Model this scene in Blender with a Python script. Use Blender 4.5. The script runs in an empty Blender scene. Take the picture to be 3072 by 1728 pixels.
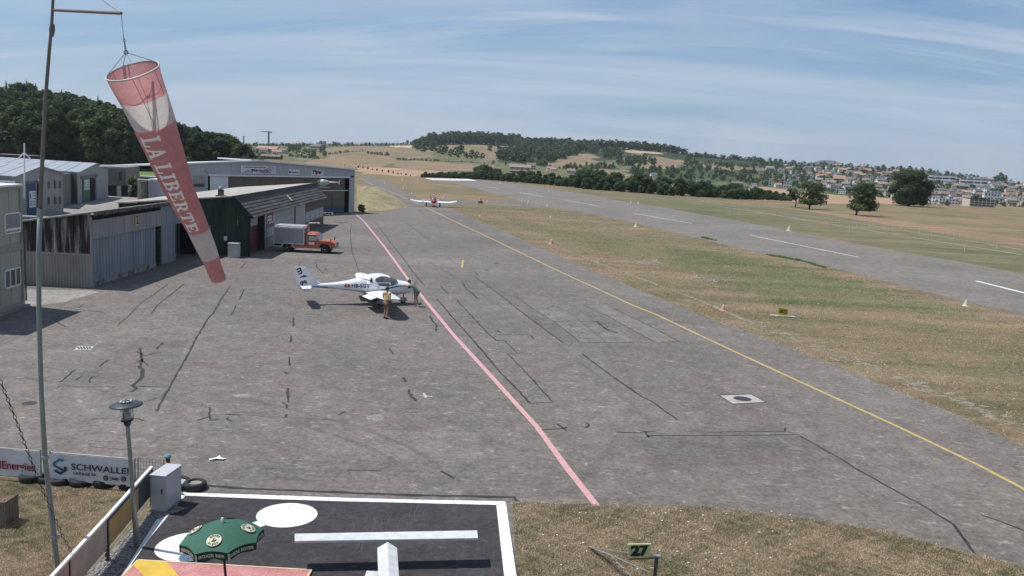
import bpy, bmesh, math, random
import numpy as np
from mathutils import Vector, Matrix
from math import radians, sin, cos, tan, pi, atan2, sqrt, hypot

scene = bpy.context.scene
col = scene.collection
R = random.Random(7)

# ------------------------------------------------------------------ camera
CAM = Vector((0, 0, 9.05)); FPX = 2600.0; PITCH = radians(8.44); ROLL = radians(3.0)
fwd = Vector((0, cos(PITCH), -sin(PITCH)))
r0 = Vector((1, 0, 0)); u0 = Vector((0, sin(PITCH), cos(PITCH)))
rgt = r0 * cos(ROLL) + u0 * sin(ROLL)
upv = u0 * cos(ROLL) - r0 * sin(ROLL)
cd = bpy.data.cameras.new('camera'); cam = bpy.data.objects.new('camera', cd); col.objects.link(cam)
cd.sensor_width = 36; cd.lens = 36 * FPX / 3072; cd.clip_start = 0.1; cd.clip_end = 30000
m = Matrix.Identity(4)
for i, v in enumerate((rgt, upv, -fwd)):
    for j in range(3): m[j][i] = v[j]
m.translation = CAM; cam.matrix_world = m
scene.camera = cam

# ------------------------------------------------------------------ world, sun, exposure
SUN_EL = radians(62.5); SUN_B = radians(12)           # the sun stands to the left and a little ahead
to_sun = Vector((-cos(SUN_EL) * cos(SUN_B), cos(SUN_EL) * sin(SUN_B), sin(SUN_EL)))
world = bpy.data.worlds.new('World'); scene.world = world; world.use_nodes = True
nt = world.node_tree; nt.nodes.clear()
N = nt.nodes.new; L = nt.links.new
out = N('ShaderNodeOutputWorld'); bg = N('ShaderNodeBackground'); bg.inputs['Strength'].default_value = 0.082
sky = N('ShaderNodeTexSky'); sky.sky_type = 'NISHITA'; sky.sun_disc = False
sky.sun_elevation = SUN_EL; sky.sun_rotation = atan2(to_sun.x, to_sun.y); sky.altitude = 600
sky.air_density = 1.05; sky.dust_density = 1.4; sky.ozone_density = 1.3
tc = N('ShaderNodeTexCoord')
sep = N('ShaderNodeSeparateXYZ'); L(tc.outputs['Generated'], sep.inputs[0])
zc = N('ShaderNodeMath'); zc.operation = 'MAXIMUM'; zc.inputs[1].default_value = 0.03; L(sep.outputs['Z'], zc.inputs[0])
za = N('ShaderNodeMath'); za.operation = 'ADD'; za.inputs[1].default_value = 0.20; L(zc.outputs[0], za.inputs[0])
dx = N('ShaderNodeMath'); dx.operation = 'DIVIDE'; L(sep.outputs['X'], dx.inputs[0]); L(za.outputs[0], dx.inputs[1])
dy = N('ShaderNodeMath'); dy.operation = 'DIVIDE'; L(sep.outputs['Y'], dy.inputs[0]); L(za.outputs[0], dy.inputs[1])
cmb = N('ShaderNodeCombineXYZ'); L(dx.outputs[0], cmb.inputs[0]); L(dy.outputs[0], cmb.inputs[1])
def cloud(scale, sx, sy, rot, det, rough, lo, hi, dist=0.6):
    mp = N('ShaderNodeMapping'); mp.inputs['Scale'].default_value = (sx, sy, 1); mp.inputs['Rotation'].default_value = (0, 0, rot)
    L(cmb.outputs[0], mp.inputs['Vector'])
    n = N('ShaderNodeTexNoise'); n.inputs['Scale'].default_value = scale; n.inputs['Detail'].default_value = det
    n.inputs['Roughness'].default_value = rough; n.inputs['Distortion'].default_value = dist; L(mp.outputs[0], n.inputs['Vector'])
    r = N('ShaderNodeMapRange'); r.inputs['From Min'].default_value = lo; r.inputs['From Max'].default_value = hi
    L(n.outputs['Fac'], r.inputs['Value']); return r.outputs['Result']
c1 = cloud(0.50, 0.42, 1.25, radians(-38), 10, 0.62, 0.38, 0.70, 1.2)
c2 = cloud(1.2, 0.30, 1.5, radians(-46), 9, 0.66, 0.43, 0.76, 1.6)
c3 = cloud(0.24, 1, 1, 0, 3, 0.5, 0.22, 0.48, 0.2)
mx = N('ShaderNodeMath'); mx.operation = 'MAXIMUM'; L(c1, mx.inputs[0]); L(c2, mx.inputs[1])
ml = N('ShaderNodeMath'); ml.operation = 'MULTIPLY'; L(mx.outputs[0], ml.inputs[0]); L(c3, ml.inputs[1])
m2 = N('ShaderNodeMath'); m2.operation = 'MULTIPLY'; m2.inputs[1].default_value = 1.0; L(ml.outputs[0], m2.inputs[0])
mixc = N('ShaderNodeMix'); mixc.data_type = 'RGBA'; mixc.inputs['B'].default_value = (6.9, 7.6, 8.7, 1)
L(m2.outputs[0], mixc.inputs['Factor'])
# a thin veil everywhere greys the blue a little
veil = N('ShaderNodeMix'); veil.data_type = 'RGBA'; veil.inputs['Factor'].default_value = 0.20
veil.inputs['B'].default_value = (3.7, 5.0, 6.9, 1)
tint = N('ShaderNodeVectorMath'); tint.operation = 'MULTIPLY'; tint.inputs[1].default_value = (.50, .86, 1.16)
L(sky.outputs[0], tint.inputs[0]); L(tint.outputs[0], veil.inputs['A'])
vr = N('ShaderNodeMapRange'); vr.inputs['From Min'].default_value = 0.0; vr.inputs['From Max'].default_value = 0.30
vr.inputs['To Min'].default_value = 0.75; vr.inputs['To Max'].default_value = 0.08; L(sep.outputs['Z'], vr.inputs['Value']); L(vr.outputs[0], veil.inputs['Factor']); L(veil.outputs['Result'], mixc.inputs['A'])
L(mixc.outputs['Result'], bg.inputs['Color']); L(bg.outputs[0], out.inputs[0])
sd = bpy.data.lights.new('sun', 'SUN'); sd.energy = 4.4; sd.angle = radians(0.53); sd.color = (1, 0.955, 0.90)
so = bpy.data.objects.new('sun', sd); col.objects.link(so)
so.rotation_euler = to_sun.to_track_quat('Z', 'Y').to_euler()
vs = scene.view_settings; vs.view_transform = 'Standard'; vs.look = 'None'; vs.exposure = 0.14; vs.gamma = 1; vs.use_curve_mapping = False

# ------------------------------------------------------------------ finding real places from sight lines
def ray(px, py): return fwd * FPX + rgt * (px - 1536) + upv * (864 - py)
def G(px, py, z=0.0):
    """where the sight line meets the level z"""
    d = ray(px, py); t = (z - CAM.z) / d.z; return Vector((CAM.x + d.x * t, CAM.y + d.y * t, z))
def P(px, py, Y):
    """where the sight line reaches the distance Y"""
    d = ray(px, py); t = Y / d.y; return CAM + d * t
def proj(v):
    d = Vector(v) - CAM; q = d.dot(fwd); return 1536 + FPX * d.dot(rgt) / q, 864 - FPX * d.dot(upv) / q

YC = ([-1500, 0, 400, 757, 900, 1100, 1270, 1420, 1550, 1800, 2000, 2250, 2450, 3072, 4500],
      [500, 492, 497, 500, 515, 528, 533.5, 538, 546, 572, 585, 598, 609, 624, 645])
YR = ([-1500, 700, 760, 900, 1240, 1300, 1417, 1550, 1650, 1883, 1976, 2051, 2156, 2300, 2460, 2600, 2800, 2950, 3072, 4500],
      [440, 432, 432, 432, 434, 431, 429, 434, 440, 446, 452, 461, 474, 484, 494, 500, 518, 535, 552, 600])
YRIDGE = 1200.0
def _hz(a):
    A = fwd.y + a * fwd.x; C = a * upv.x + upv.y
    u = 1536 + FPX * (a * rgt.x + rgt.y) / A
    return u, A, C
def _elev(A, C, py):
    return ((864 - py) * A - FPX * C) / (FPX * upv.z - (864 - py) * fwd.z)
def terrain(a, Y):
    """ground height for arrays of bearing a = X/Y and distance Y"""
    a = np.asarray(a, float); Y = np.asarray(Y, float)
    u, A, C = _hz(a)
    yc = np.interp(u, *YC); yr = np.interp(u, *YR)
    Yc = -CAM.z / _elev(A, C, yc)
    t = np.clip((Y - Yc) / (YRIDGE - Yc), 0, 1)
    s = np.interp(t, [0, .12, .35, .65, 1.0], [0, .15, .45, .75, 1.0])
    y = yc + (yr - yc) * s
    z = CAM.z + _elev(A, C, y) * np.minimum(Y, YRIDGE)
    z = np.where(Y <= Yc, 0.0, z)
    z = z - np.where(Y > YRIDGE, (Y - YRIDGE) * 0.035, 0)
    k = np.clip((720 - u) / 620, 0, 1); k = k * k * (3 - 2 * k)
    q = np.clip((Y - 262) / 150, 0, 1); q = q * q * (3 - 2 * q)
    z = z + 19 * k * q
    return z
def gz(x, y): return float(terrain(x / y, y))
def hit(px, py):
    """where the sight line meets the ground"""
    d = ray(px, py); a = d.x / d.y; e = d.z / d.y
    if e < -0.001:
        Y0 = -CAM.z / e
        if Y0 < 240: return G(px, py)
    Ys = np.geomspace(200, 1230, 900)
    z = terrain(np.full_like(Ys, a), Ys); g = z - (CAM.z + e * Ys)
    i = np.argmax(g >= 0) if (g >= 0).any() else len(Ys) - 1
    Y = Ys[i]; return Vector((a * Y, Y, float(z[i])))

# ------------------------------------------------------------------ materials
MATS = {}
def mat(name, c, rough=0.7, c2=None, scale=4.0, stretch=None, bump=0.0, metal=0.0, spec=0.3, detail=6, lo=0.35, hi=0.65,
        coords='Object', fine=0.0, fscale=60.0, bscale=None, trans=0.0):
    """procedural material: two colours mixed by noise, optional fine speckle and bump"""
    if name in MATS: return MATS[name]
    M = bpy.data.materials.new(name); M.use_nodes = True; t = M.node_tree; b = t.nodes['Principled BSDF']
    b.inputs['Roughness'].default_value = rough; b.inputs['Metallic'].default_value = metal
    b.inputs['Specular IOR Level'].default_value = spec
    n_ = t.nodes.new; l_ = t.links.new
    c2 = c2 or tuple(x * 0.82 for x in c)
    co = n_('ShaderNodeTexCoord'); mp = n_('ShaderNodeMapping'); l_(co.outputs[coords], mp.inputs[0])
    if stretch: mp.inputs['Scale'].default_value = stretch
    no = n_('ShaderNodeTexNoise'); no.inputs['Scale'].default_value = scale; no.inputs['Detail'].default_value = detail
    no.inputs['Roughness'].default_value = 0.6; l_(mp.outputs[0], no.inputs['Vector'])
    mr = n_('ShaderNodeMapRange'); mr.inputs['From Min'].default_value = lo; mr.inputs['From Max'].default_value = hi; l_(no.outputs['Fac'], mr.inputs['Value'])
    mi = n_('ShaderNodeMix'); mi.data_type = 'RGBA'; mi.inputs['A'].default_value = (*c, 1); mi.inputs['B'].default_value = (*c2, 1)
    l_(mr.outputs[0], mi.inputs['Factor']); last = mi.outputs['Result']
    if fine:
        f = n_('ShaderNodeTexNoise'); f.inputs['Scale'].default_value = fscale; f.inputs['Detail'].default_value = 3; l_(co.outputs[coords], f.inputs['Vector'])
        r2 = n_('ShaderNodeMapRange'); r2.inputs['From Min'].default_value = .3; r2.inputs['From Max'].default_value = .7
        r2.inputs['To Min'].default_value = 1 - fine; r2.inputs['To Max'].default_value = 1 + fine; l_(f.outputs['Fac'], r2.inputs['Value'])
        vm = n_('ShaderNodeVectorMath'); vm.operation = 'SCALE'; l_(last, vm.inputs[0]); l_(r2.outputs[0], vm.inputs['Scale']); last = vm.outputs[0]
    l_(last, b.inputs['Base Color'])
    if bump:
        bn = n_('ShaderNodeTexNoise'); bn.inputs['Scale'].default_value = bscale or fscale; bn.inputs['Detail'].default_value = 5; l_(mp.outputs[0], bn.inputs['Vector'])
        bp = n_('ShaderNodeBump'); bp.inputs['Strength'].default_value = bump; bp.inputs['Distance'].default_value = 0.02
        l_(bn.outputs['Fac'], bp.inputs['Height']); l_(bp.outputs[0], b.inputs['Normal'])
    if trans: b.inputs['Transmission Weight'].default_value = trans
    MATS[name] = M; return M

# ------------------------------------------------------------------ objects
def tag(o, label=None, cat=None, group=None, kind=None):
    if label: o['label'] = label
    if cat: o['category'] = cat
    if group: o['group'] = group
    if kind: o['kind'] = kind
    return o
def thing(name, label, cat, loc=(0, 0, 0), rz=0.0, group=None, rot=None):
    o = bpy.data.objects.new(name, None); col.objects.link(o); o.empty_display_size = 0.2
    o.location = loc; o.rotation_euler = rot if rot else (0, 0, rz)
    return tag(o, label, cat, group)
def link(name, me, parent=None, loc=None, rot=None, sc=None):
    o = bpy.data.objects.new(name, me); col.objects.link(o)
    if parent: o.parent = parent
    if loc is not None: o.location = loc
    if rot is not None: o.rotation_euler = rot
    if sc is not None: o.scale = sc
    return o
def kids(o): return [c for c in bpy.data.objects if c.parent == o]
def dup(o, loc, rz=None, sc=None, label=None, group=None, ch=None):
    c = o.copy(); col.objects.link(c); c.location = loc
    if rz is not None: c.rotation_euler = (0, 0, rz)
    if sc is not None: c.scale = sc
    if label: c['label'] = label
    if group: c['group'] = group
    for k in (ch if ch is not None else kids(o)):
        k2 = k.copy(); col.objects.link(k2); k2.parent = c
        for g in (kids(k) if ch is None else []):
            g2 = g.copy(); col.objects.link(g2); g2.parent = k2
    return c
def _v(p): return tuple(p)
class MB:
    """collects faces and links them as one mesh"""
    def __init__(s, off=(0, 0, 0)): s.v = []; s.f = []; s.m = []; s.off = Vector(off)
    def add(s, vs, fs, mi=0):
        n = len(s.v); s.v += [tuple(Vector(p) - s.off) for p in vs]; s.f += [tuple(i + n for i in f) for f in fs]; s.m += [mi] * len(fs); return s
    def quad(s, a, b, c, d, mi=0): return s.add([a, b, c, d], [(0, 1, 2, 3)], mi)
    def poly(s, pts, mi=0): return s.add(pts, [tuple(range(len(pts)))], mi)
    def box(s, x0, y0, z0, x1, y1, z1, mi=0):
        vs = [(x, y, z) for z in (z0, z1) for y in (y0, y1) for x in (x0, x1)]
        return s.add(vs, [(0, 2, 3, 1), (4, 5, 7, 6), (0, 1, 5, 4), (2, 6, 7, 3), (0, 4, 6, 2), (1, 3, 7, 5)], mi)
    def hexa(s, b, t, mi=0):
        """bottom 4 points, top 4 points"""
        return s.add(list(b) + list(t), [(3, 2, 1, 0), (4, 5, 6, 7), (0, 1, 5, 4), (1, 2, 6, 5), (2, 3, 7, 6), (3, 0, 4, 7)], mi)
    def prism(s, pts, z0, z1, mi=0):
        n = len(pts); vs = [(p[0], p[1], z0) for p in pts] + [(p[0], p[1], z1) for p in pts]
        return s.add(vs, [tuple(range(n - 1, -1, -1)), tuple(range(n, 2 * n))] + [(i, (i + 1) % n, n + (i + 1) % n, n + i) for i in range(n)], mi)
    def sideprism(s, pts, y0, y1, mi=0):
        """outline in x,z extruded along y"""
        n = len(pts); vs = [(p[0], y0, p[1]) for p in pts] + [(p[0], y1, p[1]) for p in pts]
        return s.add(vs, [tuple(range(n)), tuple(range(2 * n - 1, n - 1, -1))] + [(n + i, n + (i + 1) % n, (i + 1) % n, i) for i in range(n)], mi)
    def tube(s, pts, r, n=8, mi=0, cap=True):
        pts = [Vector(p) for p in pts]; rs = r if isinstance(r, (list, tuple)) else [r] * len(pts)
        vs = []; prev = None
        for i, p in enumerate(pts):
            t = (pts[min(i + 1, len(pts) - 1)] - pts[max(i - 1, 0)])
            if t.length < 1e-9: t = Vector((0, 0, 1))
            t.normalize()
            if prev is None: a = t.orthogonal().normalized()
            else: a = (prev - t * prev.dot(t)).normalized()
            prev = a; b = t.cross(a)
            vs += [p + (a * cos(2 * pi * k / n) + b * sin(2 * pi * k / n)) * rs[i] for k in range(n)]
        fs = [(i * n + k, i * n + (k + 1) % n, (i + 1) * n + (k + 1) % n, (i + 1) * n + k) for i in range(len(pts) - 1) for k in range(n)]
        if cap: fs += [tuple(range(n - 1, -1, -1)), tuple((len(pts) - 1) * n + k for k in range(n))]
        return s.add(vs, fs, mi)
    def lathe(s, prof, c=(0, 0, 0), n=20, mi=0, axis='z'):
        c = Vector(c); vs = []
        for r, h in prof:
            for k in range(n):
                a = 2 * pi * k / n; q = (r * cos(a), r * sin(a), h)
                if axis == 'y': q = (r * cos(a), h, r * sin(a))
                if axis == 'x': q = (h, r * cos(a), r * sin(a))
                vs.append(c + Vector(q))
        fs = [(i * n + k, i * n + (k + 1) % n, (i + 1) * n + (k + 1) % n, (i + 1) * n + k) for i in range(len(prof) - 1) for k in range(n)]
        fs += [tuple(range(n - 1, -1, -1)), tuple((len(prof) - 1) * n + k for k in range(n))]
        return s.add(vs, fs, mi)
    def mesh(s, name, mats, smooth=False):
        me = bpy.data.meshes.new(name); me.from_pydata(s.v, [], s.f)
        for M in (mats if isinstance(mats, (list, tuple)) else [mats]): me.materials.append(M)
        if len(me.materials) > 1: me.polygons.foreach_set('material_index', s.m)
        if smooth: me.polygons.foreach_set('use_smooth', [True] * len(me.polygons))
        me.update(); return me
    def build(s, name, mats, parent=None, smooth=False, **k):
        return link(name, s.mesh(name, mats, smooth), parent, **k)

def fixn(o):
    bm = bmesh.new(); bm.from_mesh(o.data); bmesh.ops.recalc_face_normals(bm, faces=bm.faces); bm.to_mesh(o.data); bm.free(); return o

_txt = {}
def text_mesh(s, size, M, depth=0.0, name='lettering', bold=0.0, align='CENTER'):
    cu = bpy.data.curves.new('t', 'FONT'); cu.body = s; cu.size = size; cu.align_x = align; cu.align_y = 'CENTER'
    cu.extrude = depth; cu.offset = bold; cu.resolution_u = 3
    o = bpy.data.objects.new('t', cu); col.objects.link(o)
    dg = bpy.context.evaluated_depsgraph_get(); me = bpy.data.meshes.new_from_object(o.evaluated_get(dg))
    bpy.data.objects.remove(o); me.name = name; me.materials.clear(); me.materials.append(M); return me
def text_on(s, size, M, parent, origin, xdir, ydir, name='lettering', bold=0.0, lift=0.004, width=None, align='CENTER', depth=0.0):
    """flat lettering whose writing direction is xdir and whose upward direction is ydir"""
    me = text_mesh(s, size, M, depth, name, bold, align)
    X = Vector(xdir).normalized(); Yd = Vector(ydir).normalized(); Z = X.cross(Yd).normalized()
    xs = [v.co.x for v in me.vertices]
    k = 1.0 if (width is None or not xs) else width / (max(xs) - min(xs))
    for v in me.vertices: v.co = X * v.co.x * k + Yd * v.co.y + Z * v.co.z
    return link(name, me, parent, loc=Vector(origin) + Z * lift)
def ribbon(mb, pts, w, z, mi=0, jit=0.0, rnd=R):
    """a flat strip along points (x,y), w wide"""
    pts = [Vector((p[0], p[1], 0)) for p in pts]; n = len(pts); Ls = []; Rs = []
    for i, p in enumerate(pts):
        t = pts[min(i + 1, n - 1)] - pts[max(i - 1, 0)]
        if t.length < 1e-6: t = Vector((1, 0, 0))
        t.normalize(); nn = Vector((-t.y, t.x, 0)); k = w / 2 * (1 + rnd.uniform(-jit, jit))
        Ls.append((p.x + nn.x * k, p.y + nn.y * k, z)); Rs.append((p.x - nn.x * k, p.y - nn.y * k, z))
    for i in range(n - 1): mb.quad(Rs[i], Rs[i + 1], Ls[i + 1], Ls[i], mi)
def densify(pts, step, jit=0.0, rnd=R):
    o = []
    for a, b in zip(pts, pts[1:]):
        a = Vector(a); b = Vector(b); n = max(1, int((b - a).length / step))
        for i in range(n):
            q = a.lerp(b, i / n)
            if jit and i: q = q + Vector([rnd.uniform(-jit, jit) for _ in q])
            o.append(q)
    o.append(Vector(pts[-1])); return o
# ================================================================== ground
def asphalt(name, base, spots=0.35, warm=1.0):
    M = bpy.data.materials.new(name); M.use_nodes = True; t = M.node_tree; b = t.nodes['Principled BSDF']
    b.inputs['Roughness'].default_value = 0.88; b.inputs['Specular IOR Level'].default_value = 0.25
    n_ = t.nodes.new; l_ = t.links.new
    co = n_('ShaderNodeTexCoord')
    def noise(scale, det, rough=.6, st=None, dist=0, rot=0):
        src = co.outputs['Object']
        if st:
            mp = n_('ShaderNodeMapping'); mp.inputs['Scale'].default_value = st; mp.inputs['Rotation'].default_value = (0, 0, rot); l_(src, mp.inputs[0]); src = mp.outputs[0]
        x = n_('ShaderNodeTexNoise'); x.inputs['Scale'].default_value = scale; x.inputs['Detail'].default_value = det
        x.inputs['Roughness'].default_value = rough; x.inputs['Distortion'].default_value = dist; l_(src, x.inputs['Vector']); return x.outputs['Fac']
    def rng(v, a, b_, c, d):
        r = n_('ShaderNodeMapRange'); r.inputs['From Min'].default_value = a; r.inputs['From Max'].default_value = b_
        r.inputs['To Min'].default_value = c; r.inputs['To Max'].default_value = d; l_(v, r.inputs['Value']); return r.outputs[0]
    def mul(a, b_):
        x = n_('ShaderNodeMath'); x.operation = 'MULTIPLY'; l_(a, x.inputs[0]); l_(b_, x.inputs[1]); return x.outputs[0]
    big = rng(noise(.09, 4, .55), .3, .7, .84, 1.15)
    mid = rng(noise(1.1, 7, .72, (1, .8, 1)), .32, .68, .76, 1.22)
    fine = rng(noise(5.5, 5, .8), .36, .64, .68, 1.30)
    grit = rng(noise(70, 2, .7), .3, .7, .80, 1.20)
    sp = rng(noise(3.0, 6, .72, (0.75, 1.1, 1), 0.5, .4), .585, .64, 1.0, 1.0 + spots)
    dk = rng(noise(.9, 4, .7, (1, 1.5, 1)), .30, .38, .78, 1.0)
    st = rng(noise(1.0, 4, .6, (.25, 3, 1), .3, -1.2), .35, .65, .96, 1.04)
    v = mul(mul(mul(big, mid), mul(fine, grit)), mul(sp, mul(dk, st)))
    hue = n_('ShaderNodeMix'); hue.data_type = 'RGBA'; hue.inputs['A'].default_value = (base[0] * .985, base[1] * 1.0, base[2] * 1.0, 1); hue.inputs['B'].default_value = (base[0] * 1.025, base[1] * 1.0, base[2] * .985, 1)
    l_(rng(noise(.35, 5, .65), .4, .6, 0, 1), hue.inputs['Factor'])
    vm = n_('ShaderNodeVectorMath'); vm.operation = 'SCALE'; l_(hue.outputs['Result'], vm.inputs[0]); l_(v, vm.inputs['Scale'])
    l_(vm.outputs[0], b.inputs['Base Color'])
    bp = n_('ShaderNodeBump'); bp.inputs['Strength'].default_value = .35; bp.inputs['Distance'].default_value = .01
    l_(noise(55, 4, .7), bp.inputs['Height']); l_(bp.outputs[0], b.inputs['Normal'])
    return M
M_apron = asphalt('apron_asphalt', (.150, .135, .124), .75)
M_rwy = asphalt('runway_asphalt', (.172, .155, .142), .3)
M_sig = asphalt('signal_area_asphalt', (.044, .042, .046), .5)
M_edge = asphalt('pale_concrete', (.25, .24, .22), .2)
M_tar = mat('tar', (.022, .020, .021), .65, (.045, .042, .042), 3)
M_tarw = mat('worn_tar', (.070, .066, .066), .7, (.14, .132, .13), 6)
M_yel = mat('yellow_line_paint', (.50, .37, .12), .7, (.33, .27, .14), 5, fine=.15)
M_yelw = mat('worn_yellow_paint', (.30, .26, .15), .8, (.18, .165, .14), 3, fine=.2)
M_pink = mat('faded_red_paint', (.60, .33, .34), .7, (.44, .27, .27), 5, fine=.12)
M_white = mat('white_ground_paint', (.72, .72, .71), .8, (.46, .46, .45), 7, fine=.2, fscale=30, lo=.50, hi=.70)
M_whitew = mat('worn_white_paint', (.55, .54, .53), .75, (.30, .29, .28), 6, fine=.15)
M_dirt = mat('dry_dirt', (.27, .235, .185), .95, (.15, .135, .095), 2.0, fine=.25, fscale=12, bump=.4)

# ---- terrain with its fields
def inpoly(px, py, poly):
    c = np.zeros(px.shape, bool); n = len(poly)
    for i in range(n):
        x1, y1 = poly[i]; x2, y2 = poly[(i + 1) % n]
        cnd = ((y1 > py) != (y2 > py)) & (px < (x2 - x1) * (py - y1) / (y2 - y1 + 1e-12) + x1); c ^= cnd
    return c
BR = (.190, .156, .108); BR2 = (.165, .148, .096); WH = (.29, .215, .155); DG = (.030, .052, .024); PALE = (.33, .27, .20)
WD = (.036, .056, .028)
FIELDS = [
 ([(1285, 431), (1417, 428), (1540, 434), (1540, 437), (1290, 437)], WD), ([(1540, 434), (1800, 446), (1960, 450), (2060, 460), (2060, 466), (1900, 460), (1860, 480), (1790, 485), (1785, 462), (1740, 464), (1650, 486), (1600, 492), (1540, 490), (1500, 484), (1480, 478), (1510, 465), (1532, 452)], WD),
 ([(1500, 478), (1640, 490), (1640, 502), (1510, 486)], WD), ([(1862, 482), (1962, 480), (1970, 498), (1935, 502), (1850, 496)], WD), ([(1690, 502), (1760, 496), (1850, 500), (1845, 510), (1700, 509)], WD),
 ([(1870, 508), (2030, 504), (2060, 492), (2076, 480), (2100, 480), (2095, 500), (2200, 512), (2250, 512), (2260, 550), (2060, 545), (1900, 528)], (.045, .07, .034)),
 ([(700, 425), (1240, 430), (1240, 440), (1000, 441), (960, 446), (700, 446)], (.085, .11, .05)),
 ([(985, 443), (1180, 436), (1240, 440), (1290, 447), (1310, 470), (1230, 476), (1080, 466), (960, 466), (900, 486), (905, 470)], BR2),
 ([(1180, 433), (1236, 433), (1236, 444), (1182, 441)], (.40, .33, .25)),
 ([(930, 484), (1000, 466), (1180, 469), (1195, 484), (1130, 502), (1010, 500), (900, 494)], BR),
 ([(1070, 502), (1130, 500), (1250, 512), (1350, 513), (1250, 529), (1080, 524)], WH),
 ([(1190, 484), (1250, 482), (1320, 488), (1464, 493), (1500, 506), (1417, 512), (1200, 510)], BR),
 ([(1320, 431), (1520, 437), (1500, 455), (1470, 480), (1450, 476), (1380, 452), (1310, 446)], BR2),
 ([(1520, 440), (1540, 450), (1510, 470), (1480, 482), (1452, 480), (1460, 455)], BR2),
 ([(1640, 497), (1680, 478), (1735, 462), (1790, 462), (1790, 490), (1700, 502)], BR),
 ([(1720, 503), (1870, 512), (1905, 528), (1850, 532), (1760, 520)], BR),
 ([(1900, 491), (1963, 470), (2056, 478), (2030, 500), (1993, 509), (1900, 500)], BR),
 ([(1880, 450), (1990, 456), (1985, 463), (1880, 459)], PALE),
 ([(1935, 460), (2060, 466), (2200, 476), (2370, 492), (2380, 506), (2250, 497), (2080, 484), (1960, 468)], DG),
 ([(2085, 490), (2120, 486), (2165, 496), (2240, 500), (2230, 512), (2150, 512), (2110, 505)], BR2),
 ([(2045, 546), (2260, 561), (2225, 580), (2060, 566)], (.034, .062, .036)),
 ([(2210, 579), (2262, 561), (2366, 571), (2500, 584), (2680, 594), (2690, 614), (2480, 609), (2262, 602)], WH),
 ([(110, 484), (300, 488), (440, 500), (440, 513), (250, 508), (110, 500)], (.46, .30, .185)),
 ([(300, 505), (520, 512), (520, 532), (300, 528)], (.10, .16, .055)),
 ([(2450, 634), (2560, 646), (2720, 667), (2930, 696), (3200, 722), (3300, 770), (3072, 740), (2900, 716), (2700, 684), (2560, 662), (2450, 650)], (.205, .160, .108)),
 ([(2330, 622), (2440, 626), (2500, 636), (2440, 642), (2330, 634)], (.27, .20, .13)),
 ([(1990, 590), (2250, 603), (2480, 614), (3300, 632), (3300, 722), (2930, 696), (2720, 667), (2560, 646), (2440, 634), (2200, 615)], (.165, .145, .090)),
 ([(1990, 735), (2300, 775), (2700, 880), (3072, 965), (3200, 1000), (3200, 1230), (2900, 1150), (2500, 990), (2250, 880), (2000, 800)], (.112, .122, .066)),
 ([(1500, 640), (1700, 690), (1990, 735), (2000, 800), (1750, 740), (1550, 680)], (.130, .128, .074)),
 ([(1700, 566), (2000, 590), (2440, 636), (2560, 660), (2900, 715), (3400, 790), (3400, 900), (3072, 822), (2686, 755), (2366, 690), (2016, 627), (1700, 578)], (.128, .130, .080)),
]
NA, NR = 760, 400
aa = np.concatenate([np.linspace(-4, -.72, 30), np.linspace(-.70, .70, NA - 60), np.linspace(.72, 4, 30)])
yy = np.concatenate([np.linspace(1, 20, 8), np.geomspace(22, 90, 30), np.geomspace(91, 230, 150), np.geomspace(232, 1260, NR - 98), np.geomspace(1300, 9000, 30)])
AA, YY = np.meshgrid(aa, yy); ZZ = terrain(AA, YY); XX = AA * YY
vco = np.stack([XX, YY, ZZ], -1).reshape(-1, 3)
d = vco - np.array(CAM); q = d @ np.array(fwd)
PX = 1536 + FPX * (d @ np.array(rgt)) / q; PY = 864 - FPX * (d @ np.array(upv)) / q
colr = np.empty((len(vco), 4)); colr[:] = (.158, .138, .088, 1)            # dry airfield grass
hillmask = vco[:, 1] > 250
colr[(vco[:, 2] > .02)] = (.105, .118, .068, 1)
town = (PX > 2240) & (PY < 608) & (vco[:, 2] != 0)
colr[town] = (.070, .090, .046, 1)
JX = PX + 9 * np.sin(vco[:, 0] * .11 + vco[:, 1] * .05) + 7 * np.sin(vco[:, 0] * .37) ; JY = PY + 1.3 * np.sin(vco[:, 0] * .09 + 1) + .9 * np.sin(vco[:, 0] * .31 + vco[:, 1] * .02)
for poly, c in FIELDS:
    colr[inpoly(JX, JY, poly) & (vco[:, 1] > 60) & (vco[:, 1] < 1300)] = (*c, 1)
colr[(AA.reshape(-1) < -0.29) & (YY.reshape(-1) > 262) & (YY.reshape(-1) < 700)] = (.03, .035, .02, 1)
nr, na = len(yy), len(aa)
idx = np.arange(nr * na).reshape(nr, na)
quads = np.stack([idx[:-1, :-1], idx[:-1, 1:], idx[1:, 1:], idx[1:, :-1]], -1).reshape(-1, 4)
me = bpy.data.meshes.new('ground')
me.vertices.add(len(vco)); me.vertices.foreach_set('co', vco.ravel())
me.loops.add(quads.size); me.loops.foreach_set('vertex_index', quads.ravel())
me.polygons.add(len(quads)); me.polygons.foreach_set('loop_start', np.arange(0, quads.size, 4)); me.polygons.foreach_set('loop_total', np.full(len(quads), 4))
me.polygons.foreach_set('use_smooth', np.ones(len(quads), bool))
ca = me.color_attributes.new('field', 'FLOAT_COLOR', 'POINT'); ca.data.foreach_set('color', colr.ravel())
me.update(); me.validate()
M = bpy.data.materials.new('meadow_and_fields'); M.use_nodes = True; t = M.node_tree; b = t.nodes['Principled BSDF']
b.inputs['Roughness'].default_value = .95; b.inputs['Specular IOR Level'].default_value = .1
n_ = t.nodes.new; l_ = t.links.new
at = n_('ShaderNodeAttribute'); at.attribute_name = 'field'; co = n_('ShaderNodeTexCoord')
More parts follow.
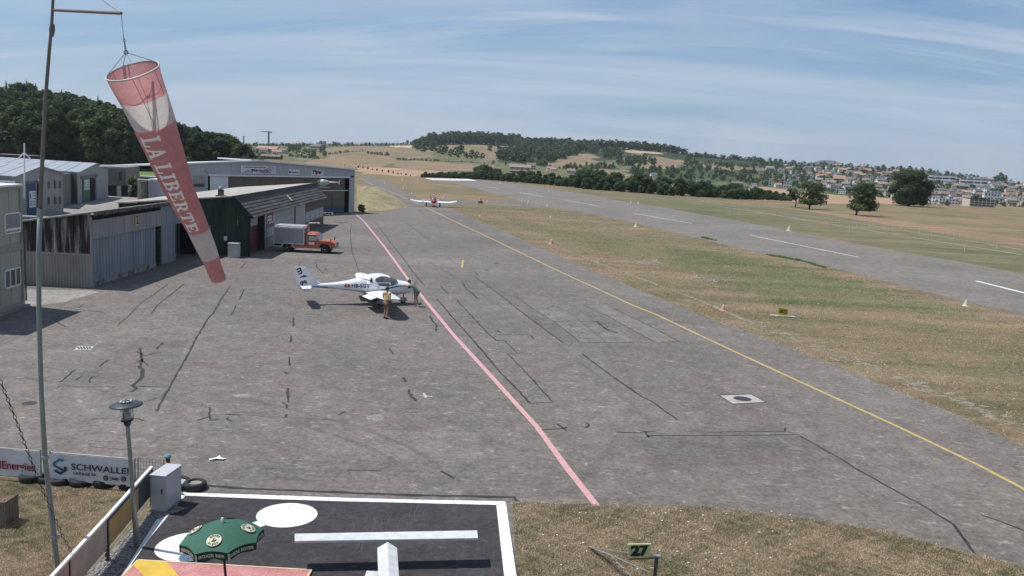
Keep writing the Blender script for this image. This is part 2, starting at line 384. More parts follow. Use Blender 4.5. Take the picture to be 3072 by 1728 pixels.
def gnoise(scale, det, rough=.6, st=None, rot=0):
    src = co.outputs['Object']
    if st:
        mp = n_('ShaderNodeMapping'); mp.inputs['Scale'].default_value = st; mp.inputs['Rotation'].default_value = (0, 0, rot); l_(src, mp.inputs[0]); src = mp.outputs[0]
    x = n_('ShaderNodeTexNoise'); x.inputs['Scale'].default_value = scale; x.inputs['Detail'].default_value = det; x.inputs['Roughness'].default_value = rough; l_(src, x.inputs['Vector']); return x.outputs['Fac']
def grng(v, a, b_, c, d):
    r = n_('ShaderNodeMapRange'); r.inputs['From Min'].default_value = a; r.inputs['From Max'].default_value = b_
    r.inputs['To Min'].default_value = c; r.inputs['To Max'].default_value = d; l_(v, r.inputs['Value']); return r.outputs[0]
def gmul(a, b_, op='MULTIPLY'):
    x = n_('ShaderNodeMath'); x.operation = op; l_(a, x.inputs[0]); l_(b_, x.inputs[1]); return x.outputs[0]
# straw and green patches shift the field's own colour
patch = grng(gmul(gnoise(.16, 5, .6), gnoise(.035, 3, .5), 'ADD'), .80, 1.16, 0, 1)
tuft = grng(gnoise(1.6, 6, .75), .40, .62, 0, 1)
straw = n_('ShaderNodeVectorMath'); straw.operation = 'MULTIPLY'; straw.inputs[1].default_value = (1.64, 1.29, 1.42); l_(at.outputs['Color'], straw.inputs[0])
green = n_('ShaderNodeVectorMath'); green.operation = 'MULTIPLY'; green.inputs[1].default_value = (.66, .83, .62); l_(at.outputs['Color'], green.inputs[0])
strp = grng(gnoise(.16, 4, .6, (.12, 1.5, 1), .14), .36, .64, -.22, .30)
f1 = gmul(gmul(gmul(patch, strp, 'ADD'), tuft, 'ADD'), grng(gnoise(9, 3, .7), .3, .7, .25, .75))
mi = n_('ShaderNodeMix'); mi.data_type = 'RGBA'; l_(f1, mi.inputs['Factor']); l_(green.outputs[0], mi.inputs['A']); l_(straw.outputs[0], mi.inputs['B'])
strk = grng(gnoise(.28, 4, .65, (.10, 1.2, 1), .12), .3, .7, .76, 1.22)
v = gmul(strk, gmul(grng(gnoise(26, 4, .75), .3, .7, .70, 1.3), grng(gnoise(4.2, 4, .7), .3, .7, .80, 1.2)))
vm = n_('ShaderNodeVectorMath'); vm.operation = 'SCALE'; l_(mi.outputs['Result'], vm.inputs[0]); l_(v, vm.inputs['Scale'])
l_(vm.outputs[0], b.inputs['Base Color'])
bp = n_('ShaderNodeBump'); bp.inputs['Strength'].default_value = .8; bp.inputs['Distance'].default_value = .06
l_(gnoise(11, 5, .75), bp.inputs['Height']); l_(bp.outputs[0], b.inputs['Normal'])
me.materials.append(M); M_ground = M
ground = tag(link('ground', me), kind='structure')

def sheet(name, pts, z, M, parent=None, kind=None):
    """a thin flat sheet from ground points"""
    P2 = [(p[0], p[1]) for p in pts]
    ar = sum(P2[i][0] * P2[(i + 1) % len(P2)][1] - P2[(i + 1) % len(P2)][0] * P2[i][1] for i in range(len(P2)))
    if ar < 0: P2.reverse()
    mb = MB(); mb.poly([(x, y, z) for x, y in P2]); o = mb.build(name, M, parent)
    if kind: o['kind'] = kind
    return o
def Gs(l): return [G(*p) for p in l]
def rough_edge(pts, step, amp, rnd=R):
    """densify the outline and let it wander, for grass that creeps over an edge"""
    o = []
    n = len(pts)
    for i in range(n):
        a = Vector(pts[i][:2]); b = Vector(pts[(i + 1) % n][:2]); L_ = (b - a).length; k = min(160, max(1, int(L_ / step)))
        t = (b - a) / max(L_, 1e-6); nn = Vector((-t.y, t.x)); w = 0
        for j in range(k):
            w = w * .6 + rnd.uniform(-amp, amp) * .7
            o.append(a.lerp(b, j / k) + nn * w)
    return o
# right-hand edge of the apron and taxiway, from far to near
EDGE_R = [(1108, 529), (1160, 548), (1205, 568), (1245, 588), (1262, 597), (1300, 600), (1420, 603), (1545, 605), (1600, 612)]
EDGE_R2 = [(1640, 626), (1560, 618), (1450, 614), (1344, 615), (1342, 623), (1402, 649), (1489, 684), (1559, 715), (1600, 734), (1771, 809), (1966, 889), (2114, 951), (2286, 1011), (2491, 1089), (2686, 1169), (2886, 1249), (3072, 1340), (3500, 1540), (3500, 1960)]
BOT = [(3072, 1702), (2964, 1671), (2842, 1644), (2659, 1595), (2415, 1555), (2140, 1522), (1805, 1513), (1700, 1510), (1537, 1507), (1560, 1900), (160, 1900), (330, 1700), (470, 1500), (400, 1470), (120, 1440), (-400, 1400), (-500, 900)]
LEFT = [(-200, 850), (100, 800), (400, 700), (500, 660), (700, 610), (1068, 637), (1130, 636), (1190, 629), (1238, 620), (1150, 578), (1120, 562), (1085, 540), (1078, 529)]
apron_pts = Gs(EDGE_R + EDGE_R2 + BOT + LEFT)
apron = sheet('apron', rough_edge(apron_pts, 1.2, .07), .004, M_apron, kind='structure')
RW_NEAR = [(1271, 536), (1330, 546), (1374, 552), (1458, 574), (1560, 603), (1597, 612), (1728, 634), (1911, 671), (2028, 700), (2257, 754), (2514, 808), (2743, 866), (2914, 911), (3072, 948), (3700, 1110)]
RW_FAR = [(3700, 960), (3072, 826), (2886, 791), (2686, 757), (2383, 699), (2249, 670), (2133, 650), (2016, 628), (1900, 610), (1790, 590), (1604, 558), (1417, 537.5), (1300, 535)]
runway = sheet('runway', rough_edge(Gs(RW_NEAR + RW_FAR), 2.0, .10), .008, M_rwy, kind='structure')
# pale yard road between the far sheds
yard = sheet('yard_road', [(-80, 78), (-27, 72), (-27, 80), (-38, 100), (-43, 135), (-60, 142), (-110, 150), (-140, 100)], .006, M_edge, kind='structure')
# concrete strip at the foot of the left hangars
strip = sheet('concrete_apron_strip', Gs([(74, 868), (276, 872), (300, 876), (200, 905), (110, 918), (74, 918)]), .009, M_edge, kind='structure')

# ---- painted lines, parts of the apron / runway
def line(name, pts, w, z, M, parent, jit=0.0, step=None):
    g = [Vector((G(*p).x, G(*p).y, 0)) for p in pts]
    if step: g = densify(g, step)
    mb = MB(); ribbon(mb, [(p.x, p.y) for p in g], w, z, jit=jit); return mb.build(name, M, parent)
YL = [(1078, 533), (1088, 538), (1119, 555), (1197, 585), (1281, 624), (1363, 664), (1489, 723), (1629, 791), (1714, 831), (1769, 856), (1900, 917), (1966, 943), (2171, 1040), (2400, 1146), (2686, 1277), (2943, 1400), (3072, 1468), (3300, 1590)]
line('taxi_line', YL, .17, .012, M_yel, apron, .10, 1.5)
PL = [(1065, 640), (1078, 652), (1091, 663), (1150, 736), (1224, 838), (1266, 890), (1335, 974), (1356, 1000), (1447, 1100), (1476, 1132), (1612, 1283), (1696, 1398), (1786, 1513), (1790, 1519)]
line('stand_line', PL, .205, .012, M_pink, apron, .06, 1.5)
line('stand_line', [(812, 774), (930, 780), (1100, 788), (1240, 795), (1385, 804)], .10, .012, M_yelw, apron, .25, .8)
line('stand_line', [(1000, 762), (1120, 768), (1222, 773), (1384, 781)], .08, .012, M_yelw, apron, .3, .8)
line('stand_mark', [(1389, 780), (1386, 803)], .16, .013, M_yel, apron)
for a in ([(924, 768), (950, 769)], [(1074, 776), (1098, 777)], [(1226, 783), (1250, 784)]): line('stand_mark', a, .16, .013, M_yelw, apron)
sc_ = 1.0
for a in ([(1557, 577), (1630, 590)], [(1694, 600), (1799, 619)], [(1902, 640), (2077, 671)], [(2251, 706), (2577, 772)], [(2928, 843), (3085, 882)], [(1460, 560), (1500, 567)]):
    line('centreline_dash', a, .42 if a[0][0] > 1900 else .5, .014, M_whitew if a[0][0] < 2900 else M_white, runway, .05)
for k in range(9):
    x = 1279 + k * 15.0
    line('threshold_bar', [(x, 534.6 + k * .25), (x + 26, 540.2 + k * .3)], 1.7, .014, M_white, runway)
# far concrete pads
# ---- tar seams: each sealed crack is its own strip
def c1_(l): return [(1000 + x * .3494, 600 + y * .3494) for x, y in l]
def c2_(l): return [(x * .41398, 800 + y * .41398) for x, y in l]
def c3_(l): return [(700 + x * .3882, 1000 + y * .3882) for x, y in l]
def c4_(l): return [(1600 + x * .5714, 700 + y * .5714) for x, y in l]
def c5_(l): return [(1500 + x * .6102, 1400 + y * .6102) for x, y in l]
SEAMS = [
 (c1_([(890, 850), (1000, 980), (1150, 1150), (1290, 1310), (1390, 1431)]) + [(1590, 1210)], .07),
 ([(1590, 1210), (1657, 1208)], .05),
 (c3_([(2470, 533), (2300, 345), (2120, 160), (2200, 160), (2100, 60), (2030, 55)]) , .05),
 (c1_([(1060, 860), (1200, 1010), (1320, 1140), (1400, 1210), (1475, 1210)]), .06),
 (c1_([(1220, 665), (1400, 790), (1600, 950), (1800, 1100), (1975, 1230)]), .06),
 (c1_([(1570, 830), (1720, 940)]), .05), (c1_([(1740, 950), (1900, 1050), (2120, 1222), (2576, 1224)]), .05),
 (c4_([(265, 375), (385, 375), (420, 395), (560, 460), (765, 568), (645, 573), (560, 530), (400, 440), (270, 378)]), .05),
 (c4_([(255, 633), (400, 740), (500, 810), (570, 858), (640, 895), (755, 980)]), .07),
 (c4_([(330, 460), (380, 500), (440, 525)]), .07), (c4_([(110, 465), (200, 460), (330, 465)]), .05), (c4_([(270, 550), (340, 558)]), .05), (c4_([(170, 480), (215, 490)]), .06),
 (c4_([(435, 1047), (640, 1042)]), .05), (c4_([(915, 1045), (1320, 1040), (1322, 1022)]), .05),
 (c4_([(600, 1070), (610, 1063), (1000, 1062), (1390, 1058), (1480, 1110), (1680, 1225)]), .06), (c4_([(585, 1040), (605, 1072)]), .06),
 (c5_([(1730, 0), (1900, 95), (2100, 205), (2230, 285), (2335, 430)]), .065), (c5_([(2365, 238), (2460, 270), (2576, 315)]), .05),
 (c3_([(2360, 750), (2450, 742), (2540, 738)]) + [(1700, 1282)], .06), ([(1672, 1272), (1700, 1292)], .08), ([(1760, 1270), (1768, 1276), (1758, 1283)], .08),
 (c1_([(830, 995), (855, 1045), (885, 1075), (880, 1130)]), .09), (c1_([(885, 1075), (1070, 1078)]), .04),
 (c1_([(1380, 1155), (1560, 1160), (1650, 1152), (1700, 1165), (1720, 1190)]), .06), (c1_([(1400, 1115), (1430, 1140)]), .07),
 (c1_([(1110, 715), (1140, 760), (1190, 800), (1240, 850)]), .08), (c1_([(920, 740), (985, 808)]), .08), (c1_([(1215, 615), (1240, 640), (1200, 655)]), .08), (c1_([(1300, 590), (1325, 600), (1310, 610)]), .08),
 (c1_([(355, 185), (420, 270), (510, 390), (600, 500), (700, 640), (785, 740)]), .06), (c1_([(700, 560), (800, 700), (870, 790)]), .04),
 (c1_([(600, 175), (700, 250), (790, 320)]), .06), (c1_([(790, 320), (950, 460), (1090, 580)]), .04), (c1_([(1060, 295), (1200, 380)]), .04), (c1_([(1440, 560), (1700, 720), (2050, 910), (2400, 1110)]), .03),
 (c1_([(725, 85), (790, 130)]), .06), (c1_([(840, 160), (1000, 260)]), .03),
 (c1_([(155, 200), (145, 300), (160, 440), (210, 590), (250, 690)]), .05),
 (c1_([(480, 1278), (512, 1322)]), .07), (c1_([(335, 1222), (395, 1222)]), .06),
 (c1_([(1830, 930), (1900, 905), (1960, 935)]), .05), (c1_([(2440, 1140), (2370, 1130), (2270, 1060)]), .06),
 (c2_([(1215, 130), (1150, 175), (1020, 265), (940, 350), (855, 425)]), .05), (c2_([(1330, 130), (1220, 215), (1140, 280), (1095, 342)]), .06),
 (c2_([(1665, 150), (1600, 240), (1550, 335), (1500, 385), (1465, 450), (1420, 520), (1350, 660), (1290, 760), (1240, 855), (1180, 960), (1135, 1050)]), .07),
 (c2_([(1770, 165), (1735, 240)]), .06), (c2_([(1710, 280), (1675, 355)]), .05),
 (c2_([(550, 225), (430, 305)]), .04), (c2_([(380, 375), (410, 400), (475, 438)]), .05), (c2_([(600, 275), (575, 298)]), .05),
 (c2_([(440, 290), (560, 308), (625, 315)]), .03),
 (c2_([(2125, 368), (2125, 432)]), .08), (c2_([(2110, 500), (2106, 545)]), .08), (c2_([(2096, 658), (2100, 720)]), .07), (c2_([(2062, 765), (2083, 780)]), .07),
 (c2_([(2088, 880), (2090, 985)]), .07), (c2_([(2045, 985), (2080, 1005), (2075, 1030)]), .06), (c2_([(2076, 1072), (2068, 1094)]), .07), (c2_([(1630, 1070), (1750, 1075)]), .05), (c2_([(1780, 1080), (2174, 1098)]) + [(1050, 1263)], .03),
 (c2_([(1430, 1115), (1510, 1090)]), .05), (c2_([(1515, 1118), (1590, 1104)]), .05), (c2_([(1660, 1092), (1640, 1106), (1683, 1122)]), .05), (c2_([(1518, 1020), (1525, 1110)]), .05),
 (c2_([(540, 750), (480, 800), (435, 838)]), .06), (c2_([(430, 835), (515, 833)]), .03), (c2_([(600, 790), (550, 825)]), .05), (c2_([(725, 792), (670, 798), (645, 825), (655, 842)]), .06),
 (c2_([(410, 868), (600, 869), (830, 873)]), .04), (c2_([(985, 865), (1100, 872), (1225, 874)]), .05), (c2_([(790, 675), (750, 700), (722, 725)]), .06),
 (c2_([(1070, 540), (1180, 550), (1245, 548)]), .04), (c2_([(1180, 550), (1135, 600)]), .08),
 (c2_([(960, 588), (1070, 592)]), .04), (c2_([(1015, 592), (1022, 640), (1030, 680), (1010, 730), (1035, 745), (1030, 800), (990, 840), (960, 860), (990, 885), (950, 910)]), .11),
 (c2_([(1030, 650), (1100, 635), (1170, 622)]), .06), (c2_([(1025, 680), (1075, 718)]), .07), (c2_([(990, 615), (1040, 640)]), .06), (c2_([(985, 695), (1040, 670)]), .06),
 (c2_([(800, 948), (900, 938), (945, 930)]), .04), (c2_([(1070, 970), (1115, 965)]), .06), (c2_([(1080, 460), (1140, 445)]), .05), (c2_([(960, 1100), (1005, 1102), (1035, 1118)]), .05),
 (c2_([(645, 1303), (760, 1315), (915, 1326)]), .04), (c2_([(180, 478), (150, 492)]), .06),
 (c3_([(0, 1195), (600, 1222), (1300, 1250), (2170, 1268), (2190, 1300)]), .10), ([(600, 1455), (700, 1464)], .10),
 (c3_([(230, 1043), (340, 1046)]), .04), (c3_([(480, 1048), (545, 1050)]), .04), (c3_([(700, 1090), (720, 1060), (765, 1058)]), .04), (c3_([(880, 1057), (1140, 1066)]), .05), (c3_([(1280, 1065), (1410, 1069)]), .03),
 (c3_([(1605, 1068), (1660, 1095), (1710, 1125)]), .06), (c3_([(820, 628), (862, 605)]), .05), (c3_([(690, 665), (880, 680)]), .04),
 (c3_([(1315, 342), (1332, 376)]), .09), (c3_([(1358, 435), (1354, 468)]), .09), (c3_([(1372, 468), (1370, 488), (1400, 505), (1410, 525)]), .09), (c3_([(2010, 1076), (2230, 1085)]), .03),
 ([(948, 787), (950, 800), (960, 812), (972, 822)], .07), ([(975, 805), (985, 815), (1010, 815)], .05), ([(1003, 818), (1008, 828), (1040, 840)], .05),
 ([(895, 800), (902, 784)], .05), ([(740, 785), (722, 806)], .05),
 ([(1180, 640), (1300, 642)], .03),
]
for pts, w in SEAMS:
    pts = [tuple(Vector(p).to_2d() if False else p) for p in pts]
    g = [Vector((G(*p).x, G(*p).y, 0)) for p in pts]
    g = densify(g, .35, .025)
    mb = MB(); ribbon(mb, [(p.x, p.y) for p in g], w * 1.22, .010, jit=.35); mb.build('tar_seam', M_tar if w >= .05 else M_tarw, apron)
# a net of thin irregular cracks in the worn patches
rr = random.Random(5)
mb = MB()
for k in range(46):
    px = rr.uniform(1660, 1850); py = rr.uniform(945, 1020)
    g0 = G(px, py); a = rr.uniform(0, 6.3); pts = [(g0.x, g0.y)]
    for j in range(rr.randint(2, 5)):
        a += rr.uniform(-.9, .9); pts.append((pts[-1][0] + cos(a) * .35, pts[-1][1] + sin(a) * .5))
    ribbon(mb, pts, .045, .0088 + k * .00002, jit=.4, rnd=rr)
for k in range(60):
    px = rr.uniform(60, 1500); py = rr.uniform(900, 1450); g0 = G(px, py); a = rr.uniform(-.5, .5) + (0 if rr.random() < .6 else 1.3); pts = [(g0.x, g0.y)]
    for j in range(rr.randint(1, 4)):
        a += rr.uniform(-.5, .5); pts.append((pts[-1][0] + cos(a) * .3, pts[-1][1] + sin(a) * .3))
    ribbon(mb, pts, .016, .0088 + k * .00002, jit=.4, rnd=rr)
for k in range(70):
    px = rr.uniform(1900, 3072); py = rr.uniform(690, 900); g0 = G(px, py); a = rr.uniform(-.3, .3) - .5; pts = [(g0.x, g0.y)]
    for j in range(rr.randint(2, 5)):
        a += rr.uniform(-.4, .4); pts.append((pts[-1][0] + cos(a) * .8, pts[-1][1] + sin(a) * .8))
    ribbon(mb, pts, .06, .0120 + k * .00002, jit=.4, rnd=rr)
o = mb.build('hairline_cracks', M_tarw, apron); o['kind'] = 'stuff'
# light worn patches
def blob(cx, cy, rx, ry, z, M, name, parent, n=18, rnd=rr):
    pts = []
    for k in range(n):
        a = 2 * pi * k / n; q = rnd.uniform(.85, 1.12); pts.append(G(cx + rx * cos(a) * q, cy + ry * sin(a) * q))
    return sheet(name, pts, z, M, parent)
M_patch = asphalt('light_patch', (.215, .205, .195), .1); M_stain = asphalt('oil_stain', (.135, .126, .122), .1)
for c in [(727, 1187, 32, 5), (1125, 1254, 30, 9), (1102, 1125, 10, 3), (1275, 1118, 14, 3), (960, 1310, 13, 3.5), (868, 1283, 12, 3), (945, 1280, 16, 3), (765, 1153, 22, 2.5)]: blob(*c, .0085, M_patch, 'repair_patch', apron)
for c in [(1190, 1281, 55, 9), (1128, 1192, 20, 4), (965, 1249, 16, 4)]: blob(*c, .0085, M_stain, 'oil_stain', apron)
# areas relaid at different times, each a shade apart
M_p1 = asphalt('relaid_asphalt_dark', (.136, .123, .113), .4); M_p2 = asphalt('relaid_asphalt_light', (.172, .156, .143), .4)
for pts, M_ in ((c4_([(265, 375), (385, 375), (765, 568), (645, 573)]), M_p2), (c1_([(1740, 950), (2120, 1222), (2576, 1224), (2450, 1120), (1900, 940)]), M_p2),
                (c1_([(1220, 665), (1975, 1230), (2120, 1222), (1570, 830)]), M_p1),
                ([(790, 770), (1384, 802), (1386, 781), (1000, 762), (880, 757)], M_p2), ([(180, 1150), (345, 1159), (505, 1162), (560, 1020), (430, 1010), (330, 1060)], M_p1),
                ([(930, 1290), (1440, 1300), (1430, 1390), (900, 1380)], M_p2), ([(1880, 1310), (2395, 1303), (2560, 1390), (1960, 1400)], M_p1)):
    g = Gs(pts); zp_ = .0050 + len([o for o in bpy.data.objects if o.name.startswith('repair_patch')]) * .0001; sheet('repair_patch', g, zp_, M_, apron)
# faint tyre tracks
for pts in ([(1330, 1500), (1120, 1350), (760, 1240), (300, 1170), (60, 1130)], [(1430, 1490), (1200, 1330), (820, 1215), (380, 1140), (120, 1100)], [(1700, 1480), (1840, 1330), (1900, 1180), (1840, 1050), (1700, 930)], [(2100, 1450), (1980, 1300), (1820, 1150), (1640, 1010), (1440, 880), (1280, 780)]):
    g = [Vector((G(*p).x, G(*p).y, 0)) for p in pts]; q = []
    for i in range(len(g) - 1):
        p0 = g[max(0, i - 1)]; p1 = g[i]; p2 = g[i + 1]; p3 = g[min(len(g) - 1, i + 2)]
        for t_ in range(10): t_ /= 10; q.append(.5 * ((2 * p1) + (p2 - p0) * t_ + (2 * p0 - 5 * p1 + 4 * p2 - p3) * t_ ** 2 + (3 * p1 - p0 - 3 * p2 + p3) * t_ ** 3))
    mb = MB(); ribbon(mb, [(p.x, p.y) for p in q], .20, .0070 + .0003 * len([o for o in bpy.data.objects if o.name.startswith('tyre_track')]), jit=.25); mb.build('tyre_track', M_p1, apron)
# painted cross and litter mark
line('painted_cross', c3_([(1446, 484), (1540, 490)]), .09, .013, M_whitew, apron); line('painted_cross', c3_([(1470, 462), (1490, 500)]), .09, .0145, M_whitew, apron)
# drain grate, manholes
M_conc = mat('concrete', (.40, .385, .36), .9, (.30, .29, .27), 3, fine=.12, bump=.2)
M_iron = mat('cast_iron', (.045, .042, .048), .6, (.07, .065, .065), 8, metal=.3)
o = sheet('concrete_collar', Gs(c4_([(978, 852), (1142, 847), (1218, 887), (1048, 895)])), .010, M_conc, apron)
line('tar_seam', c4_([(972, 850), (1144, 844), (1222, 888), (1046, 898), (972, 850)]), .05, .0112, M_tar, apron)
def disc(cx, cy, rx, z, M, name, parent, n=24):
    c = G(cx, cy); r = (G(cx + rx, cy) - c).length; mb = MB(); mb.poly([(c.x + r * cos(2 * pi * k / n), c.y + r * sin(2 * pi * k / n), z) for k in range(n)]); return mb.build(name, M, parent)
disc(2227, 1197, 25, .0140, M_iron, 'manhole_cover', apron)
disc(88, 1210, 23, .0100, M_iron, 'manhole_cover', apron); disc(1492, 791, 9, .010, M_iron, 'manhole_cover', apron)
c = G(1240, 1231); r_ = (G(1263, 1231) - c).length; mb = MB(); ribbon(mb, [(c.x + r_ * cos(a * .3), c.y + r_ * sin(a * .3)) for a in range(22)], .04, .0108); mb.build('ring_mark', M_tarw, apron)
sheet('grate_frame', Gs([(232, 1038), (282, 1040), (273, 1050), (223, 1050)]), .0100, M_whitew, apron)
mb = MB()
for k in range(5):
    a = G(232 + k * 9, 1041); b_ = G(240 + k * 8, 1048); ribbon(mb, [(a.x, a.y), (b_.x, b_.y)], .07, .013)
mb.build('grate_bars', M_iron, apron)

# ---- dirt strip beside the taxiway
DS = c4_([(60, 40), (100, 60), (200, 100), (350, 160), (500, 212), (700, 290), (870, 350), (1050, 430), (1150, 468)])
g = densify([Vector((G(*p).x, G(*p).y, 0)) for p in DS], .8, .10); mb = MB(); ribbon(mb, [(p.x, p.y) for p in g], .26, .005, jit=.7)
for k in range(260):
    f = rr.uniform(.45, 1); cpx = float(np.interp(f, [0, .45, .7, 1], [1650, 2200, 2520, 3040])); cpy = float(np.interp(cpx, [1650, 2200, 2520, 2830, 3040], [735, 946, 1068, 1188, 1275])) + rr.gauss(0, 7); g0 = G(cpx, cpy); n_q = rr.randint(5, 7); r_q = rr.uniform(.04, .22); mb.poly([(g0.x + r_q * cos(2 * pi * q / n_q) * rr.uniform(.7, 1.6), g0.y + r_q * sin(2 * pi * q / n_q) * rr.uniform(.6, 1.1), .0045 + k * .00001) for q in range(n_q)])
tag(mb.build('dirt_track', M_dirt), kind='structure')
for l, w in (([(1700, 577), (1900, 598), (2050, 606), (2120, 614), (2250, 632), (2400, 657), (2600, 690), (2800, 722), (3072, 765)], 1.0),
             ([(2100, 604), (2250, 627), (2400, 645), (2560, 668), (2750, 698), (2930, 726), (3072, 750)], .8)):
    g = densify([Vector((G(*p).x, G(*p).y, 0)) for p in l], 2.5, .15); mb = MB(); ribbon(mb, [(p.x, p.y) for p in g], w, .006, jit=.4)
    tag(mb.build('field_track', mat('pale_grass_track', (.25, .24, .17), .95, (.17, .17, .10), .6, fine=.2, fscale=8)), kind='structure')
EDG = [(1700, 574.5), (1790, 590), (1900, 610.5), (2016, 628), (2133, 650), (2249, 670), (2383, 698), (2686, 755), (2886, 789), (3072, 823), (3300, 870)]
g = densify([Vector((G(*p).x, G(*p).y, 0)) for p in EDG], 1.5, .2); mb = MB(); ribbon(mb, [(p.x, p.y) for p in g], .6, .011, jit=.6); tag(mb.build('dirt_verge', M_dirt), kind='structure')

# ---- signal area: dark square with white border, dumb-bell, red and yellow board
SA = [(515, 1483), (1512, 1511), (1600, 1960), (120, 1960)]
sig = sheet('signal_area', Gs([(556, 1478), (1517, 1506), (1600, 2000), (120, 2000), (330, 1740), (470, 1560), (520, 1490)]), .008, M_sig, kind='structure')
sheet('border_line', Gs([(548, 1479), (800, 1486), (1030, 1494), (1250, 1500), (1517, 1505), (1489, 1516), (1250, 1510), (1030, 1505), (800, 1498), (556, 1488)]), .012, M_white, sig)
sheet('border_line', Gs([(1489, 1517), (1517, 1506), (1560, 1800), (1520, 1800)]), .0125, M_white, sig)
sheet('border_line', Gs([(527, 1484), (556, 1488), (520, 1530), (445, 1620), (350, 1760), (300, 1830), (255, 1830), (330, 1720), (420, 1610), (490, 1520)]), .013, M_white, sig)
# dumb-bell
c1g = G(861, 1546); rad1 = (G(953, 1546) - G(770, 1546)).length / 2
c2g = G(571, 1641); rad2 = rad1 * 1.02
mb = MB(); mb.poly([(c1g.x + rad1 * cos(2 * pi * k / 40), c1g.y + rad1 * sin(2 * pi * k / 40), .014) for k in range(40)]); mb.build('dumbbell_disc', M_white, sig)
mb = MB(); mb.poly([(c2g.x + rad2 * cos(2 * pi * k / 40), c2g.y + rad2 * sin(2 * pi * k / 40), .014) for k in range(40)]); mb.build('dumbbell_disc', M_white, sig)
mb = MB(); dq = (c2g - c1g).normalized(); qa = c1g + dq * rad1 * .975; qb = c2g - dq * rad2 * .975; ribbon(mb, [(qa.x, qa.y), (qb.x, qb.y)], .34, .0165); mb.build('dumbbell_bar', M_white, sig)
# tyre scrub marks
mb = MB()
for k in range(36):
    a = G(1050 + k * 6 + rr.uniform(-4, 4), 1600 - k * 1.6 + rr.uniform(0, 70)); ribbon(mb, [(a.x, a.y), (a.x + rr.uniform(-.1, .1), a.y + rr.uniform(.3, 1.0))], rr.uniform(.02, .05), .0092 + k * .00006)
o = mb.build('scuff_marks', mat('faint_scuff', (.066, .064, .066), .9, (.048, .046, .05), 5), sig); o['kind'] = 'stuff'

# red board with a yellow diagonal
M_red = mat('faded_red_board', (.52, .24, .235), .85, (.38, .16, .155), 2.2, fine=.22, fscale=22, bump=.3)
M_ylb = mat('yellow_board', (.62, .42, .07), .8, (.50, .34, .06), 3, fine=.1)
M_cream = mat('pale_yellow_rim', (.70, .62, .36), .8)
tl = G(414, 1686); tr = G(934, 1716); u = (tr - tl).normalized(); vv = Vector((u.y, -u.x, 0))
W_ = (tr - tl).length; D_ = W_
mb = MB(); mb.prism([tl, tl + u * W_, tl + u * W_ + vv * D_, tl + vv * D_], .016, .05); board = mb.build('signal_board', M_red)
tag(board, 'weathered red square board with yellow band lying on the signal area', 'board')
mb = MB(); bw = .42
mb.poly([tuple(p) for p in [tl + Vector((0, 0, .054)), tl + vv * bw * .55 + Vector((0, 0, .054)), tl + u * (W_ - bw) + vv * D_ + Vector((0, 0, .054)), tl + u * W_ + vv * D_ + Vector((0, 0, .054)), tl + u * bw * 1.5 + Vector((0, 0, .054))]]); mb.build('yellow_band', M_ylb, board)
mb = MB()
for a, b_ in ((tl, tl + u * W_), (tl + u * W_, tl + u * W_ + vv * D_), (tl + vv * D_, tl)):
    ribbon(mb, [(a.x, a.y), (b_.x, b_.y)], .035, .056)
mb.build('rim', M_cream, board)
# ================================================================== buildings near the apron
def corrugated(name, c, c2=None, period=.18, rough=.55, amp=.6, axis='X', **k):
    """sheet metal whose ribs come from a wave bump along the wall"""
    M = mat(name, c, rough, c2, k.get('scale', 1.2), k.get('stretch', (1, 1, .35)), detail=6, fine=.06)
    t = M.node_tree; b = t.nodes['Principled BSDF']
    co = t.nodes.new('ShaderNodeTexCoord'); sp = t.nodes.new('ShaderNodeSeparateXYZ'); t.links.new(co.outputs['Object'], sp.inputs[0])
    ad = t.nodes.new('ShaderNodeMath'); ad.operation = 'ADD'; t.links.new(sp.outputs['X'], ad.inputs[0]); t.links.new(sp.outputs['Y'], ad.inputs[1])
    mu = t.nodes.new('ShaderNodeMath'); mu.operation = 'MULTIPLY'; mu.inputs[1].default_value = 2 * pi / period; t.links.new(ad.outputs[0], mu.inputs[0])
    si = t.nodes.new('ShaderNodeMath'); si.operation = 'SINE'; t.links.new(mu.outputs[0], si.inputs[0])
    bp = t.nodes.new('ShaderNodeBump'); bp.inputs['Strength'].default_value = amp; bp.inputs['Distance'].default_value = .03
    t.links.new(si.outputs[0], bp.inputs['Height']); t.links.new(bp.outputs[0], b.inputs['Normal']); return M
M_stain_w = mat('weather_stained_boards', (.42, .39, .36), .9, (.035, .026, .026), 3.4, (1, 1, .10), lo=.30, hi=.52, detail=8, fine=.2, fscale=9, bump=.4)
M_metal_g = mat('grey_ribbed_metal', (.30, .285, .275), .6, (.22, .21, .20), .8, (1, 1, .3), fine=.05)
M_door_bl = mat('blue_grey_door_sheet', (.25, .28, .30), .6, (.18, .205, .225), 1.4, (1, 1, .12), fine=.08, fscale=12)
M_fascia = mat('grey_fascia_sheet', (.31, .295, .29), .65, (.24, .225, .22), 1.5, (1, 1, .15), fine=.06)
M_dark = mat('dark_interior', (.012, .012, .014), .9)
M_roofold = mat('weathered_roof', (.32, .30, .275), .9, (.11, .105, .09), 2.2, lo=.42, hi=.6, fine=.25, fscale=5, bump=.3)
M_mossy = mat('mossy_edge_board', (.16, .14, .12), .9, (.03, .03, .025), 3, fine=.3, fscale=8)
M_greenw = mat('dark_green_sheet', (.075, .118, .088), .65, (.040, .066, .050), 1.6, (1, 1, .2), fine=.1)
M_slate = mat('dark_slate_roof', (.062, .060, .060), .85, (.115, .112, .108), 1.4, (.3, 1, 1), lo=.45, hi=.7, fine=.2, fscale=10)
M_ltgrey = mat('pale_grey_panel', (.46, .45, .44), .7, (.36, .355, .35), 2.5, fine=.08)
M_ochre = mat('brown_panel', (.155, .115, .085), .8, (.10, .085, .07), 2)
